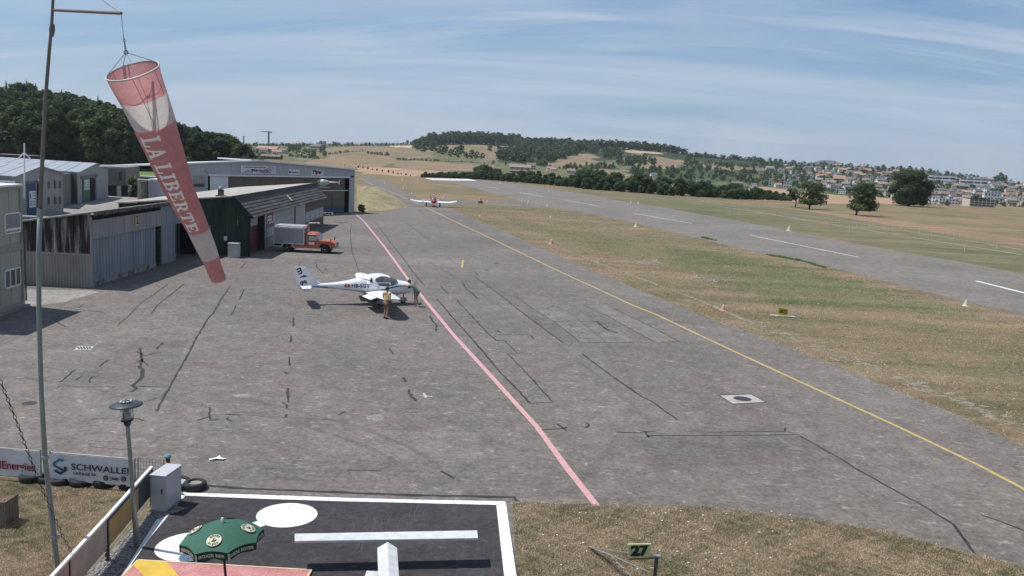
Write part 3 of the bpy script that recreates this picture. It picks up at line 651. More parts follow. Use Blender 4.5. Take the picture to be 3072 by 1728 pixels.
M_black = mat('black_frame', (.02, .02, .026), .6)
M_darkred = mat('dark_red_door_paint', (.115, .028, .026), .55, (.08, .02, .02), 4)
M_glass = mat('window_glass', (.035, .045, .055), .12, (.06, .07, .08), 1.0, spec=.6)
M_whitep = mat('white_paint', (.74, .74, .74), .5, (.64, .64, .64), 4)
M_beige = mat('beige_container_paint', (.37, .36, .30), .6, (.32, .31, .26), 1.0, (1, 1, .3), fine=.04)
M_beige_d = mat('beige_frame_paint', (.31, .305, .255), .6)
M_shut = mat('grey_roller_shutter', (.33, .335, .34), .6, (.29, .295, .30), 3)
M_galv = mat('galvanised_steel', (.38, .40, .40), .45, (.28, .30, .30), 5, metal=.5)

def wall_frame(A, B, h=0):
    """origin and unit directions of a wall from ground point A to B; n points to the right of A->B"""
    A = Vector((A[0], A[1], 0)); B = Vector((B[0], B[1], 0)); u = (B - A).normalized(); return A, u, Vector((u.y, -u.x, 0)), (B - A).length
def place(root, A, u):
    root.location = A; root.rotation_euler = (0, 0, atan2(u.y, u.x))
# local frame of a wall: x along A->B, -y outwards (to the right of travel), z up  (n = (u.y,-u.x) is local -y)

# ---------------------------------------------------------------- hangar 2
A, u, n, Lh = wall_frame(G(276, 862), G(745, 700)); B2 = G(525, 783.5); Lh = (Vector((B2.x, B2.y, 0)) - A).length
u = (Vector((B2.x, B2.y, 0)) - A).normalized(); n = Vector((u.y, -u.x, 0))
hg = thing('old_hangar', 'long low grey hangar with stained board side wall and the yellow number plate 2', 'hangar'); place(hg, A, u)
Wd = 9.0; LT = Lh + 4.6        # runs on to the green hangar
def rz_(y): return 4.50 - .175 * y     # roof height falls towards the back (local +y)
# side wall: boards above, ribbed metal below  (side wall lies on local x=0 facing the camera)
sw = MB(); zb = 2.02
nb = 44
for k in range(nb):
    y0 = k * Wd / nb; y1 = (k + 1) * Wd / nb - .015; o_ = .02 * (k % 2) + R.uniform(0, .015)
    b_ = [(-.03 - o_, y0, zb), (.04, y0, zb), (.04, y1, zb), (-.03 - o_, y1, zb)]; t_ = [(-.03 - o_, y0, rz_(y0)), (.04, y0, rz_(y0)), (.04, y1, rz_(y1)), (-.03 - o_, y1, rz_(y1))]
    MB().hexa(b_, t_).build('board', M_stain_w, hg)
mb = MB()
ng = 50
pts = []
for k in range(ng * 2 + 1):
    y = k * Wd / (ng * 2); pts.append((-.07 if k % 2 else -.02, y))
for k in range(ng):
    y0 = k * Wd / ng; w_ = Wd / ng
    mb.add([(-.02, y0, 0), (-.07, y0 + w_ * .25, 0), (-.07, y0 + w_ * .5, 0), (-.02, y0 + w_ * .75, 0), (-.02, y0 + w_, 0), (-.02, y0, zb - .02), (-.07, y0 + w_ * .25, zb - .02), (-.07, y0 + w_ * .5, zb - .02), (-.02, y0 + w_ * .75, zb - .02), (-.02, y0 + w_, zb - .02)],
           [(0, 5, 6, 1), (1, 6, 7, 2), (2, 7, 8, 3), (3, 8, 9, 4)])
mb.build('ribbed_wall', M_metal_g, hg)
MB().box(-.06, 0, zb - .10, .0, Wd, zb + .03).build('rail', M_fascia, hg)
# roof slab and mossy edges
mb = MB(); mb.hexa([(-.25, -.30, rz_(-.3)), (LT, -.30, rz_(-.3)), (LT, Wd, rz_(Wd)), (-.25, Wd, rz_(Wd))], [(-.25, -.30, rz_(-.3) + .09), (LT, -.30, rz_(-.3) + .09), (LT, Wd, rz_(Wd) + .09), (-.25, Wd, rz_(Wd) + .09)]); mb.build('roof', M_roofold, hg)
for k in range(46):
    x0 = -.28 + k * (LT + .25) / 46; dz = R.uniform(-.05, .03); MB().box(x0, -.34, rz_(-.3) - .16 + dz, x0 + LT / 46 - .01, -.30, rz_(-.3) + .05).build('roof_edge_board', M_mossy, hg)
# front: fascia panels, doors
xd = 7.6 / 13.3 * Lh
fz0 = 2.95
G1 = G(470, 797); xg = (Vector((G1.x, G1.y, 0)) - A).dot(u)      # end of the first door bay
G0 = G(457, 801); xe = (Vector((G0.x, G0.y, 0)) - A).dot(u)
npn = 12
for k in range(npn):
    x0 = .02 + k * (xg - .02) / npn; MB().box(x0, -.10 - .012 * (k % 2), fz0, x0 + xg / npn - .02, .0, 4.08).build('fascia_panel', M_fascia, hg)
for k in range(6):
    x0 = xg + .03 + k * (Lh + 3.4 - xg) / 6; MB().box(x0, -.08 - .012 * (k % 2), 2.85, x0 + (Lh + 3.4 - xg) / 6 - .02, .0, 4.38).build('fascia_panel', M_door_bl, hg)
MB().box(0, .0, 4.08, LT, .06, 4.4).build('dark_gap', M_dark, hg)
# door leaves
for x0, x1 in ((.10, xe * .545), (xe * .55, xe - .02)):
    d_ = MB(); d_.box(x0, .02, .10, x1, .10, fz0); dl = d_.build('door_leaf', M_door_bl, hg)
    for j in range(int((x1 - x0) / .42)):
        xx = x0 + (j + .5) * .42; MB().box(xx, .0, .12, xx + .03, .02, fz0).build('rib', M_door_bl, dl)
    MB().box(x0, -.02, .02, x1, .02, .34).build('kick_board', M_roofold, dl)
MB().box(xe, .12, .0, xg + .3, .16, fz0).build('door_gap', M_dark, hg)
MB().box(xg - .02, -.05, 0, xg + .12, .1, 4.0).build('post', M_mossy, hg)
MB().box(-.06, -.06, 0, .06, .05, 4.3).build('corner_post', M_metal_g, hg)
d_ = MB(); d_.box(xg + .16, -.06, .05, Lh - .05, .02, 2.85); dl = d_.build('door_leaf', M_door_bl, hg)
for j in range(7): MB().box(xg + .3 + j * .55, -.08, .06, xg + .33 + j * .55, -.06, 2.85).build('rib', M_door_bl, dl)
# open bay beyond the last leaf: back wall, side
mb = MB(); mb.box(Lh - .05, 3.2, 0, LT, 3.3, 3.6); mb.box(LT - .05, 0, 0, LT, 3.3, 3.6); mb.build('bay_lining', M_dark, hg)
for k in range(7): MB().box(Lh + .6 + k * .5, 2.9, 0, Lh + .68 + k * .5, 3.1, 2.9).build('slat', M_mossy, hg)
# inner wall closing the volume
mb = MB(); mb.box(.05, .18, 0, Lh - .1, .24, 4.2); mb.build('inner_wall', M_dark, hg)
MB().box(0, Wd - .1, 0, LT, Wd, rz_(Wd)).build('rear_wall', M_metal_g, hg)
# number plate 2
Gn = G(386, 825); xn = 5.95
xs_ = [(Vector((G(386, yy_).x, G(386, yy_).y, 0)) - A).dot(u) for yy_ in (820,)]; xn = xs_[0]
pl = MB().box(xn - .27, -.17, 3.28, xn + .27, -.13, 4.02).build('number_plate', mat('yellow_plate', (.62, .50, .20), .6, (.5, .40, .17), 4), hg)
text_on('2', .80, M_black, pl, (xn, -.17, 3.66), (1, 0, 0), (0, 0, 1), bold=.02, lift=.01)

# ---------------------------------------------------------------- green hangar
C = G(747, 770); C = Vector((C.x, C.y, 0)); D = G(970, 672); D = Vector((D.x, D.y, 0))
ug = (D - C).normalized(); Lg = (D - C).length
gh = thing('green_hangar', 'dark green corrugated fire station hangar with slanted slate front roof and red FEU lettering', 'hangar'); place(gh, C, ug)
def roofz(y): return 4.84 - .105 * (y - 1.25)
Wg = 10.5
# gable wall (local x=0): corrugated sheets as parts
ns = 22
for k in range(ns):
    y0 = k * Wg / ns; y1 = y0 + Wg / ns - .012
    def top(y): return roofz(y) if y > 1.25 else 3.3 + (4.84 - 3.3) * y / 1.25
    mb = MB(); m_ = 5
    for j in range(m_):
        ya = y0 + (y1 - y0) * j / m_; yb = y0 + (y1 - y0) * (j + .5) / m_; ycx = y0 + (y1 - y0) * (j + 1) / m_
        mb.add([(-.02, ya, 0), (-.09, yb, 0), (-.02, ycx, 0), (-.02, ya, top(ya) - .02), (-.09, yb, top(yb) - .02), (-.02, ycx, top(ycx) - .02)], [(0, 3, 4, 1), (1, 4, 5, 2)])
    mb.build('corrugated_sheet', M_greenw, gh)
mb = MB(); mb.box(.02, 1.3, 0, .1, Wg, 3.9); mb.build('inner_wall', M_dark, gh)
# roof
mb = MB(); mb.hexa([(-.3, 1.1, roofz(1.1)), (Lg + .3, 1.1, roofz(1.1)), (Lg + .3, Wg, roofz(Wg)), (-.3, Wg, roofz(Wg))], [(-.3, 1.1, roofz(1.1) + .10), (Lg + .3, 1.1, roofz(1.1) + .10), (Lg + .3, Wg, roofz(Wg) + .1), (-.3, Wg, roofz(Wg) + .1)]); mb.build('roof', mat('pale_fibre_roof', (.46, .44, .40), .9, (.24, .23, .21), .9, fine=.2, fscale=6), gh)
# slanted slate front with separate slate courses
ncs = 7; nxs = 16
for j in range(ncs):
    t0 = j / ncs; t1 = (j + 1.12) / ncs
    for k in range(nxs):
        x0 = -.28 + k * (Lg + .55) / nxs; x1 = x0 + (Lg + .55) / nxs - .03
        ya, za = 1.32 - 1.62 * t0, 4.92 - 1.66 * t0; yb, zb_ = 1.32 - 1.62 * t1, 4.92 - 1.66 * t1
        e = R.uniform(0, .012)
        mb = MB(); mb.hexa([(x0, yb - .05 - e, zb_ - .02), (x1, yb - .05 - e, zb_ - .02), (x1, ya, za - .03), (x0, ya, za - .03)], [(x0, yb - .08 - e, zb_ + .03), (x1, yb - .08 - e, zb_ + .03), (x1, ya - .02, za + .02), (x0, ya - .02, za + .02)])
        mb.build('slate', M_slate, gh)
mb = MB(); mb.quad((-.2, -.25, 3.24), (Lg + .2, -.25, 3.24), (Lg + .2, 1.3, 4.86), (-.2, 1.3, 4.86)); mb.quad((-.2, -.25, 3.22), (-.2, 0.3, 3.22), (Lg + .2, 0.3, 3.22), (Lg + .2, -.25, 3.22)); mb.build('roof_lining', M_slate, gh)
mb = MB(); mb.box(-.36, -.36, 3.16, -.30, -.22, 3.40); mb.hexa([(-.36, -.30, 3.2), (-.28, -.30, 3.2), (-.28, 1.3, 4.84), (-.36, 1.3, 4.84)], [(-.36, -.42, 3.30), (-.28, -.42, 3.30), (-.28, 1.22, 4.98), (-.36, 1.22, 4.98)]); mb.build('verge_board', M_black, gh)
# ridge of darker shingles at the top edge
for k in range(20):
    x0 = -.3 + k * (Lg + .6) / 20; MB().box(x0, 1.02, roofz(1.1) - .22, x0 + (Lg + .6) / 20 - .03, 1.10, roofz(1.1) + .13).build('ridge_board', M_slate, gh)
MB().box(-.10, -.10, 0, .10, .10, 3.3).build('corner_post', M_black, gh)
# entrance recess
def lx(px, py): g = G(px, py); return (Vector((g.x, g.y, 0)) - C).dot(ug)
x_post = lx(793, 750)
MB().box(.3, .55, 0, x_post + .2, .62, 3.3).build('porch_wall', M_ltgrey, gh)
dr = MB().box(.55, .47, .05, x_post - .30, .55, 2.25).build('red_door', M_darkred, gh)
MB().box(.50 + .75 * (x_post - .9) * .3, .45, 1.15, .80 + .75 * (x_post - .9) * .3 + .25, .47, 1.6).build('door_notice', M_whitep, dr)
MB().box(.62, .42, .98, .68, .47, 1.14).build('handle', M_galv, dr)
MB().box(x_post - .1, -.02, 0, x_post + .08, .6, 3.2).build('post', M_black, gh)
# side wall of pale panels; each panel a part, mullions between
x_a = x_post + .1; x_b = Lg
def lxs(px):     # position along the side wall for an image column at wall base
    g = G(px, 752 - (px - 793) * (752 - 675) / (970 - 793.0)); return (Vector((g.x, g.y, 0)) - C).dot(ug)
x_pil = lxs(889)
npan = 15
for k in range(npan):
    x0 = x_a + k * (x_pil - .15 - x_a) / npan; w_ = (x_pil - .15 - x_a) / npan
    for z0, z1 in ((.05, .95), (1.0, 1.85), (1.9, 2.55), (2.6, 3.15)):
        MB().box(x0 + .05, .0, z0, x0 + w_ - .05, .05, z1).build('panel', M_metal_g if z0 < .9 and k < 5 else M_ltgrey, gh)
MB().box(x_a, .055, 0, x_pil, .10, 3.2).build('frame', M_fascia, gh)
MB().box(x_pil - .14, -.06, 0, x_pil + .14, .1, 3.3).build('pillar', mat('navy_post', (.02, .025, .06), .6), gh)
x_q = lxs(921)
for k in range(7):
    x0 = x_pil + .2 + k * (x_q - x_pil - .25) / 7; MB().box(x0, .0, .9, x0 + (x_q - x_pil) / 7 - .12, .05, 3.15).build('panel', M_ltgrey, gh)
MB().box(x_pil, .055, 0, x_b, .10, 3.2).build('frame', M_fascia, gh)
MB().box(x_q, -.01, 2.15, x_b, .05, 3.15).build('brown_panel', M_ochre, gh)
MB().box(x_q, -.01, .05, x_b, .05, .95).build('brown_panel', M_ochre, gh)
for k in range(4):
    x0 = x_q + .1 + k * (x_b - x_q - .1) / 4; MB().box(x0, -.02, 1.02, x0 + (x_b - x_q) / 4 - .35, .05, 2.08).build('window_panel', M_ltgrey, gh)
MB().box(Lg - .05, 0, 0, Lg, Wg, 3.5).build('end_wall', M_ochre, gh)
# FEU board
x0 = lxs(803); x1 = lxs(824)
fb = MB().box(x0, -.05, 1.95, x1, .0, 3.05).build('red_lettering_board', mat('faded_red_sign', (.28, .10, .10), .7, (.20, .085, .085), 3), gh)
text_on('FEU', 1.05, M_whitep, fb, ((x0 + x1) / 2, -.05, 2.5), (1, 0, 0), (0, 0, 1), width=(x1 - x0) * .86, bold=.02, lift=.012)
# roof vent, lamp, meter box
vt = MB(); g_ = P(702, 577, 74); vt.box(.9 - .18, 2.35, 4.7, .9 + .18, 2.75, 5.35); vt.box(.6, 2.2, 4.78, 1.2, 2.9, 4.88); vo = vt.build('roof_vent', M_mossy, gh)
MB().lathe([(.0, 5.35), (.16, 5.38), (.2, 5.5), (.12, 5.62), (.0, 5.64)], (.9, 2.55, 0), 10).build('cowl', M_galv, vo)
MB().box(-.2, 4.35, 2.95, -.1, 4.75, 3.10).build('wall_lamp', M_whitep, gh)
MB().box(-.16, 1.75, 1.25, -.09, 2.0, 1.62).build('meter_box', M_whitep, gh)
MB().box(Lg * .52, -.0, 3.95, Lg * .52 + .22, .62, 4.05).build('vent_strip', mat('cream_strip', (.55, .52, .40), .7), gh) if False else None
st_ = MB(); xs0 = Lg * .47
st_.hexa([(xs0, .10, 3.72), (xs0 + .55, .10, 3.72), (xs0 + .55, .62, 4.22), (xs0, .62, 4.22)], [(xs0, .02, 3.80), (xs0 + .55, .02, 3.80), (xs0 + .55, .54, 4.30), (xs0, .54, 4.30)]); st_.build('skylight', mat('cream_strip', (.55, .52, .40), .7), gh)
# grey sliding gate leaning on the gable
gt = MB(); gt.box(-.22, 3.05, .05, -.14, 8.2, 2.45); go = gt.build('sliding_gate', mat('grey_gate_sheet', (.22, .23, .235), .6, (.17, .18, .185), 2, (1, 1, .2)), gh)
for k in range(9): MB().box(-.25, 3.2 + k * .56, .08, -.22, 3.24 + k * .56, 2.42).build('rib', M_door_bl, go)
# box and extinguisher cabinet in front of the gable
cb = MB(); q1 = G(703, 772); cb.box(-.38, -.45, 0, .38, .35, 1.13); cb.box(-.42, -.49, 1.13, .42, .39, 1.19)
o = cb.build('utility_box', mat('pale_grey_box', (.50, .51, .51), .5, (.44, .45, .45), 3)); o.location = q1; tag(o, 'pale grey utility box against the dark green hangar wall', 'box')
MB().box(-.3, -.47, .2, .3, -.455, 1.05).build('door', mat('pale_grey_box', (.5, .5, .5)), o)
q2 = G(691, 771); o = MB().box(-.16, -.3, 0, .16, .0, .9).build('fire_cabinet', mat('red_cabinet', (.30, .03, .03), .5)); o.location = q2; tag(o, 'small red extinguisher cabinet beside the grey box at the green hangar', 'cabinet')
MB().box(-.05, -.32, .5, .05, -.30, .66).build('label_plate', M_whitep, o)

# ---------------------------------------------------------------- maintenance hangar (far, metal)
E = G(1062, 637); E = Vector((E.x, E.y, 0)); e0 = P(560, 494, 104.5); F = Vector((e0.x, e0.y, 0))
uf = (E - F).normalized(); Lf = (E - F).length
F = F - uf * 2; Lf += 2
mh = thing('maintenance_hangar', 'wide light grey metal aircraft hangar with white roof and a row of company signs', 'hangar'); place(mh, F, uf)
M_mw = mat('light_grey_cladding', (.42, .43, .46), .5, (.385, .395, .42), .7, (1, 1, .3), fine=.03)
M_mwr = mat('white_roof_sheet', (.72, .73, .74), .5, (.62, .63, .64), 1.2)
def X_at(px, py_guess, z):      # distance along the wall of the sight line at column px
    dd = ray(px, py_guess); nn = Vector((uf.y, -uf.x, 0)); t = (F - CAM).dot(nn) / dd.dot(nn); pnt = CAM + dd * t; return (pnt - F).dot(uf), pnt.z
xr, zr_ = X_at(775, 484, 7); hd_x0, hd_z0 = X_at(549 + 78, 525, 5); hd_x1, hd_z1 = X_at(1050, 533, 5)
xe_l, ze_l = X_at(566, 493, 6); xe_r, ze_r = X_at(1067, 511, 6)
zl0 = ze_l - .3; hdz = (hd_z0 + hd_z1) / 2
def mtop(x): return ze_l + (zr_ - ze_l) * (x - xe_l) / (xr - xe_l) if x < xr else zr_ + (ze_r - zr_) * (x - xr) / (Lf - xr)
def clad(x0, x1, z0, zf, name='cladding_sheet'):
    k = max(1, int((x1 - x0) / .9))
    for j in range(k):
        a = x0 + (x1 - x0) * j / k; b_ = x0 + (x1 - x0) * (j + 1) / k - .015; mb = MB(); m_ = 4
        for i in range(m_):
            p = a + (b_ - a) * i / m_; q_ = a + (b_ - a) * (i + .35) / m_; r__ = a + (b_ - a) * (i + .7) / m_; s_ = a + (b_ - a) * (i + 1) / m_
            za_ = [z0(v) if callable(z0) else z0 for v in (p, q_, r__, s_)]; zt = [zf(v) if callable(zf) else zf for v in (p, q_, r__, s_)]
            mb.add([(p, 0, za_[0]), (q_, -.05, za_[1]), (r__, -.05, za_[2]), (s_, 0, za_[3]), (p, 0, zt[0]), (q_, -.05, zt[1]), (r__, -.05, zt[2]), (s_, 0, zt[3])], [(0, 1, 5, 4), (1, 2, 6, 5), (2, 3, 7, 6)])
        mb.build(name, M_mw, mh)
dx0, dx1 = hd_x0, X_at(1046, 560, 4)[0]
clad(0, dx0 - .15, 0, mtop); clad(dx0 - .15, Lf, hdz + .12, mtop); clad(dx1 + .12, Lf, 0, hdz + .10)
MB().box(dx0 - .15, -.14, hdz - .08, dx1 + .15, .0, hdz + .12).build('door_track', M_whitep, mh)
Wm = 14
mb = MB(); ov = .35
def rslab(xa, xb, y1, drop):
    za, zb_ = mtop(max(xa, 0)), mtop(min(xb, Lf)); mb.hexa([(xa, -ov, za + .02), (xb, -ov, zb_ + .02), (xb, y1, zb_ + .02 - drop), (xa, y1, za + .02 - drop)], [(xa, -ov, za + .2), (xb, -ov, zb_ + .2), (xb, y1, zb_ + .2 - drop), (xa, y1, za + .2 - drop)])
rslab(-.3, xr, Wm, .9); rslab(xr, Lf + .4, 8.0, .02)
mb.build('roof', M_mwr, mh)
MB().box(xr - 1.8, 1.0, mtop(xr) + .2, xr + 1.2, 1.3, mtop(xr) + .34).build('ridge_vent', M_mossy, mh)
mb = MB(); mb.box(Lf - .1, 0.02, 0, Lf, 8, mtop(Lf)); mb.box(Lf - .1, 7.9, 0, Lf, 8, mtop(Lf)); mb.build('side_wall', M_mw, mh)
# interior and glazed doors
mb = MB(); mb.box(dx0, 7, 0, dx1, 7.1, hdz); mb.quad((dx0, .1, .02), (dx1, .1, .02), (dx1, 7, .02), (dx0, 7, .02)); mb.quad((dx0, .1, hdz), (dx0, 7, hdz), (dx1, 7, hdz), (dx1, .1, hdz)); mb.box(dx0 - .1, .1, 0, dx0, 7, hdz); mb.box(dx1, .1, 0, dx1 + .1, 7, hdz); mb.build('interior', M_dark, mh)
M_gl2 = mat('tinted_glazing', (.055, .06, .06), .08, (.10, .095, .085), .35, (1, 1, 2.5), spec=.7)
M_blp = mat('blue_panel', (.06, .10, .16), .5, (.05, .085, .14), 3)
gx1 = X_at(1035, 560, 4)[0]; wx = X_at(685, 535, 4)[0]
# white sectional door at the left end
wd = MB().box(dx0 + .2, .02, hdz - 2.2, wx, .08, hdz - .12).build('white_door_panel', M_whitep, mh)
MB().box(wx - .7, .0, hdz - 1.4, wx - .6, .02, hdz - 1.25).build('handle', M_black, wd)
MB().box(dx0 + .1, .03, 0, wx, .09, hdz - 2.3).build('lower_door_panel', mat('grey_blue_panel', (.14, .16, .19), .5), mh)
nbay = 8; bw_ = (gx1 - wx) / nbay
for k in range(nbay):
    x0 = wx + k * bw_
    fr = MB(); fr.box(x0, .02, 0, x0 + .10, .12, hdz - .1)
    for z_ in (hdz * .62, hdz * .36): fr.box(x0 + .1, .03, z_, x0 + bw_, .09, z_ + .07)
    fr.box(x0 + .1, .03, 0, x0 + bw_, .09, .1)
    f_ = fr.build('glazing_bar', mat('dark_blue_frame', (.05, .065, .085), .5), mh)
    for z0, z1 in ((.95, hdz * .36), (hdz * .36 + .07, hdz * .62), (hdz * .62 + .07, hdz - .1)):
        MB().box(x0 + .1, .045, z0, x0 + bw_, .06, z1).build('pane', M_gl2, mh)
    MB().box(x0 + .1, .035, .1, x0 + bw_, .08, .93).build('blue_panel', M_blp, mh)
MB().box(gx1 - bw_ * 3 + .1, -.02, hdz * .62 + .0, dx1, .02, hdz * .62 + .09).build('white_rail', M_whitep, mh)
# window with shutter left of the doors, wall lamp
wx0, wz0 = X_at(580, 527, 4); wx1, wz1 = X_at(612, 553, 3)
w_ = MB().box(wx0, -.09, wz1 - .3, wx1, -.05, wz0).build('window', M_glass, mh); MB().box(wx0, -.11, wz1 + .1, wx1, -.09, wz0).build('shutter', mat('beige_shutter', (.36, .34, .30), .7), w_)
lx_, lz_ = X_at(618, 514, 5); MB().lathe([(0, -.25), (.18, -.2), (.2, -.08), (.12, 0)], (lx_, 0, lz_), 10, axis='y').build('wall_lamp', M_galv, mh)
# signs
def sign(px0, py0, px1, py1, name):
    xa, za = X_at(px0, py0, 6); xb, zb_ = X_at(px1, py1, 6); o = MB().box(xa, -.13, zb_, xb, -.06, za).build(name, mat('white_sign_board', (.66, .67, .68), .5, (.58, .59, .6), 2), mh); return o, xa, xb, zb_, za
M_ink = mat('dark_blue_ink', (.02, .028, .07), .5)
s_, xa, xb, z0, z1 = sign(721, 496, 825, 522, 'sign_board')
text_on('Aircraft maintenance', .24, M_ink, s_, ((xa * .6 + xb * .4), -.13, z1 - .20), (1, 0, 0), (0, 0, 1), width=(xb - xa) * .62, bold=.008, lift=.01)
text_on('MécanAir', .46, M_ink, s_, ((xa * .45 + xb * .55), -.13, z0 + .42), (1, 0, 0), (0, 0, 1), width=(xb - xa) * .52, bold=.015, lift=.01)
text_on('SA', .3, M_ink, s_, ((xa * .17 + xb * .83), -.13, z1 - .5), (1, 0, 0), (0, 0, 1), bold=.008, lift=.01)
text_on('Ecuvillens', .16, M_ink, s_, ((xa * .3 + xb * .7), -.13, z0 + .14), (1, 0, 0), (0, 0, 1), width=(xb - xa) * .28, lift=.01)
zz = lambda p: tuple([xa + (xb - xa) * p[0], -.145, z0 + (z1 - z0) * p[1]])
mb = MB()
for a, b_ in (((.10, .22), (.34, .22)), ((.10, .22), (.30, .55)), ((.34, .22), (.30, .30)), ((.72, .55), (.80, .80)), ((.80, .80), (.94, .80)), ((.94, .80), (.84, .22)), ((.60, .22), (.84, .22))): mb.tube([zz(a), zz(b_)], .03, 4)
mb.build('sign_outline', M_ink, s_)
s_, xa, xb, z0, z1 = sign(863, 508, 897, 525, 'sign_board')
text_on('Textron', .35, M_ink, s_, ((xa * .42 + xb * .58), -.13, (z0 + z1) / 2), (1, 0, 0), (0, 0, 1), width=(xb - xa) * .62, bold=.012, lift=.01)
MB().box(xa + .12, -.15, (z0 + z1) / 2 - .12, xa + .42, -.135, (z0 + z1) / 2 + .12).build('emblem', M_ink, s_)
s_, xa, xb, z0, z1 = sign(932, 508, 968, 527, 'sign_board')
text_on('Piper', .75, M_black, s_, ((xa + xb) / 2, -.13, z0 + .5), (1, 0, 0), (0, 0, 1), width=(xb - xa) * .8, bold=.03, lift=.01)
xm = (xa + xb) / 2 + .15; mb = MB(); mb.poly([(xm - .3, -.142, z1 - .48), (xm + .3, -.142, z1 - .48), (xm + .05, -.142, z1 - .12), (xm - .05, -.142, z1 - .12)]); mb.build('emblem', mat('red_ink', (.40, .05, .04), .5), s_)
MB().box(Lf - .9, -.12, mtop(Lf) - 1.0, Lf - .3, -.05, mtop(Lf) - .8).build('small_plate', M_black, mh)

# ---------------------------------------------------------------- stacked office containers on the left
K = G(74, 918); K = Vector((K.x, K.y, 0)); K2 = G(0, 945); K2 = Vector((K2.x, K2.y, 0)); uk = (K - K2).normalized(); Lc = 6.06
O_ = K - uk * Lc
hc = 3.12
def container(z0, label, windows, name='office_container'):
    t_ = thing(name, label, 'container'); place(t_, O_, uk); t_.location.z = z0
    Wc = 2.6
    mb = MB(); mb.box(.09, .05, .12, Lc - .09, Wc, hc - .12); mb.build('wall', M_beige, t_)
    fr = MB()
    for x0 in (0, Lc - .16): fr.box(x0, -.03, 0, x0 + .16, .14, hc)
    for z in (.0, hc - .16): fr.box(.16, -.02, z, Lc - .16, .14, z + .16)
    fr.box(0, .14, 0, .16, Wc, .14); fr.box(Lc - .16, .14, 0, Lc, Wc, .14); fr.box(0, .14, hc - .14, .16, Wc, hc); fr.box(Lc - .16, .14, hc - .14, Lc, Wc, hc)
    fr.box(0, Wc - .1, 0, .16, Wc + .04, hc); fr.box(Lc - .16, Wc - .1, 0, Lc, Wc + .04, hc)
    fr.build('frame', M_beige_d, t_)
    for j in range(5): MB().box(.2 + j * 1.15, .035, .2, .23 + j * 1.15, .05, hc - .2).build('panel_joint', M_beige_d, t_)
    for k_, (xa, xb, za, zb_, kind) in enumerate(windows):
        f = MB(); f.box(xa, -.01, za, xb, .05, za + .07); f.box(xa, -.01, zb_ - .07, xb, .05, zb_); f.box(xa, -.01, za, xa + .07, .05, zb_); f.box(xb - .07, -.01, za, xb, .05, zb_)
        f_ = f.build('window_frame', M_whitep, t_)
        if kind == 'shut':
            for j in range(12):
                z_ = za + .30 + j * (zb_ - za - .4) / 12; MB().box(xa + .07, .0, z_, xb - .07, .03, z_ + (zb_ - za - .4) / 12 - .012).build('shutter_slat', M_shut, f_)
            MB().box(xa + .05, -.04, za + .16, xb - .05, .02, za + .28).build('sill', M_whitep, f_)
        else:
            w3 = (xb - xa) / 3
            for j in range(3):
                MB().box(xa + .09 + j * w3, .015, za + .09, xa + (j + 1) * w3 - .03, .03, zb_ - .09).build('pane', M_glass if j != 1 else mat('brown_curtain', (.14, .11, .07), .8), f_)
                if j: MB().box(xa + j * w3 - .02, -.005, za + .07, xa + j * w3 + .06, .04, zb_ - .07).build('mullion', M_whitep, f_)
    return t_
def kx(px, base):       # column -> distance along the container front
    dd = ray(px, base); nn = Vector((uk.y, -uk.x, 0)); t = (O_ - CAM).dot(nn) / dd.dot(nn); p = CAM + dd * t; return (p - O_).dot(uk), p.z
a0 = kx(16, 870)[0]; a1 = kx(64, 865)[0]; zt_ = kx(40, 812)[1]; zb2 = kx(40, 868)[1]
container(.12, 'lower beige office container with a white framed window', [(a0, a1, zb2, zt_, 'open')])
b0 = kx(16, 700)[0]; b1 = kx(63, 700)[0]; zt2 = kx(40, 638)[1]; zb3 = kx(40, 700)[1]
container(.12 + hc, 'upper beige office container with its grey shutter closed', [(b0, b1, zb3 - hc - .12, zt2 - hc - .12, 'shut')])
rf = MB(); rf.box(-.1, -.1, 0, Lc + .02, 2.7, .10); o = rf.build('container_roof', M_whitep); place(o, O_, uk); o.location.z = .12 + 2 * hc; tag(o, 'white roof lid on top of the stacked beige office containers', 'roof panel')
ft = MB(); ft.box(0, -.25, 0, Lc + .1, 2.6, .12); o = ft.build('gravel_plinth', mat('grey_gravel', (.30, .29, .27), .95, (.16, .155, .15), 9, fine=.4, fscale=25)); place(o, O_, uk); tag(o, 'narrow gravel plinth under the beige office containers', 'plinth')
dp = MB(); dp.tube([(Lc - .02, -.08, hc + 1.0), (Lc - .02, -.1, hc + .6), (Lc + .03, -.08, hc + .3), (Lc + .03, -.08, .3)], .045, 8); o = dp.build('downpipe', mat('dark_pipe', (.10, .10, .09), .5)); place(o, O_, uk); tag(o, 'dark drain pipe down the corner of the beige containers', 'pipe')
# antenna on the container roof
an = thing('antenna_mast', 'thin white antenna pole with two slanted arms above the containers', 'antenna', P(73, 590, K.y + .4))
zA = P(73, 430, K.y + .4) - P(73, 590, K.y + .4); jz = (P(73, 457, K.y + .4) - P(73, 590, K.y + .4))
MB().tube([(0, 0, -.1), zA], .035, 8).build('pole', M_whitep, an)
for sx in (-1, 1): MB().tube([jz, jz + Vector((sx * .36, 0, -.38))], .028, 6).build('arm', M_whitep, an)

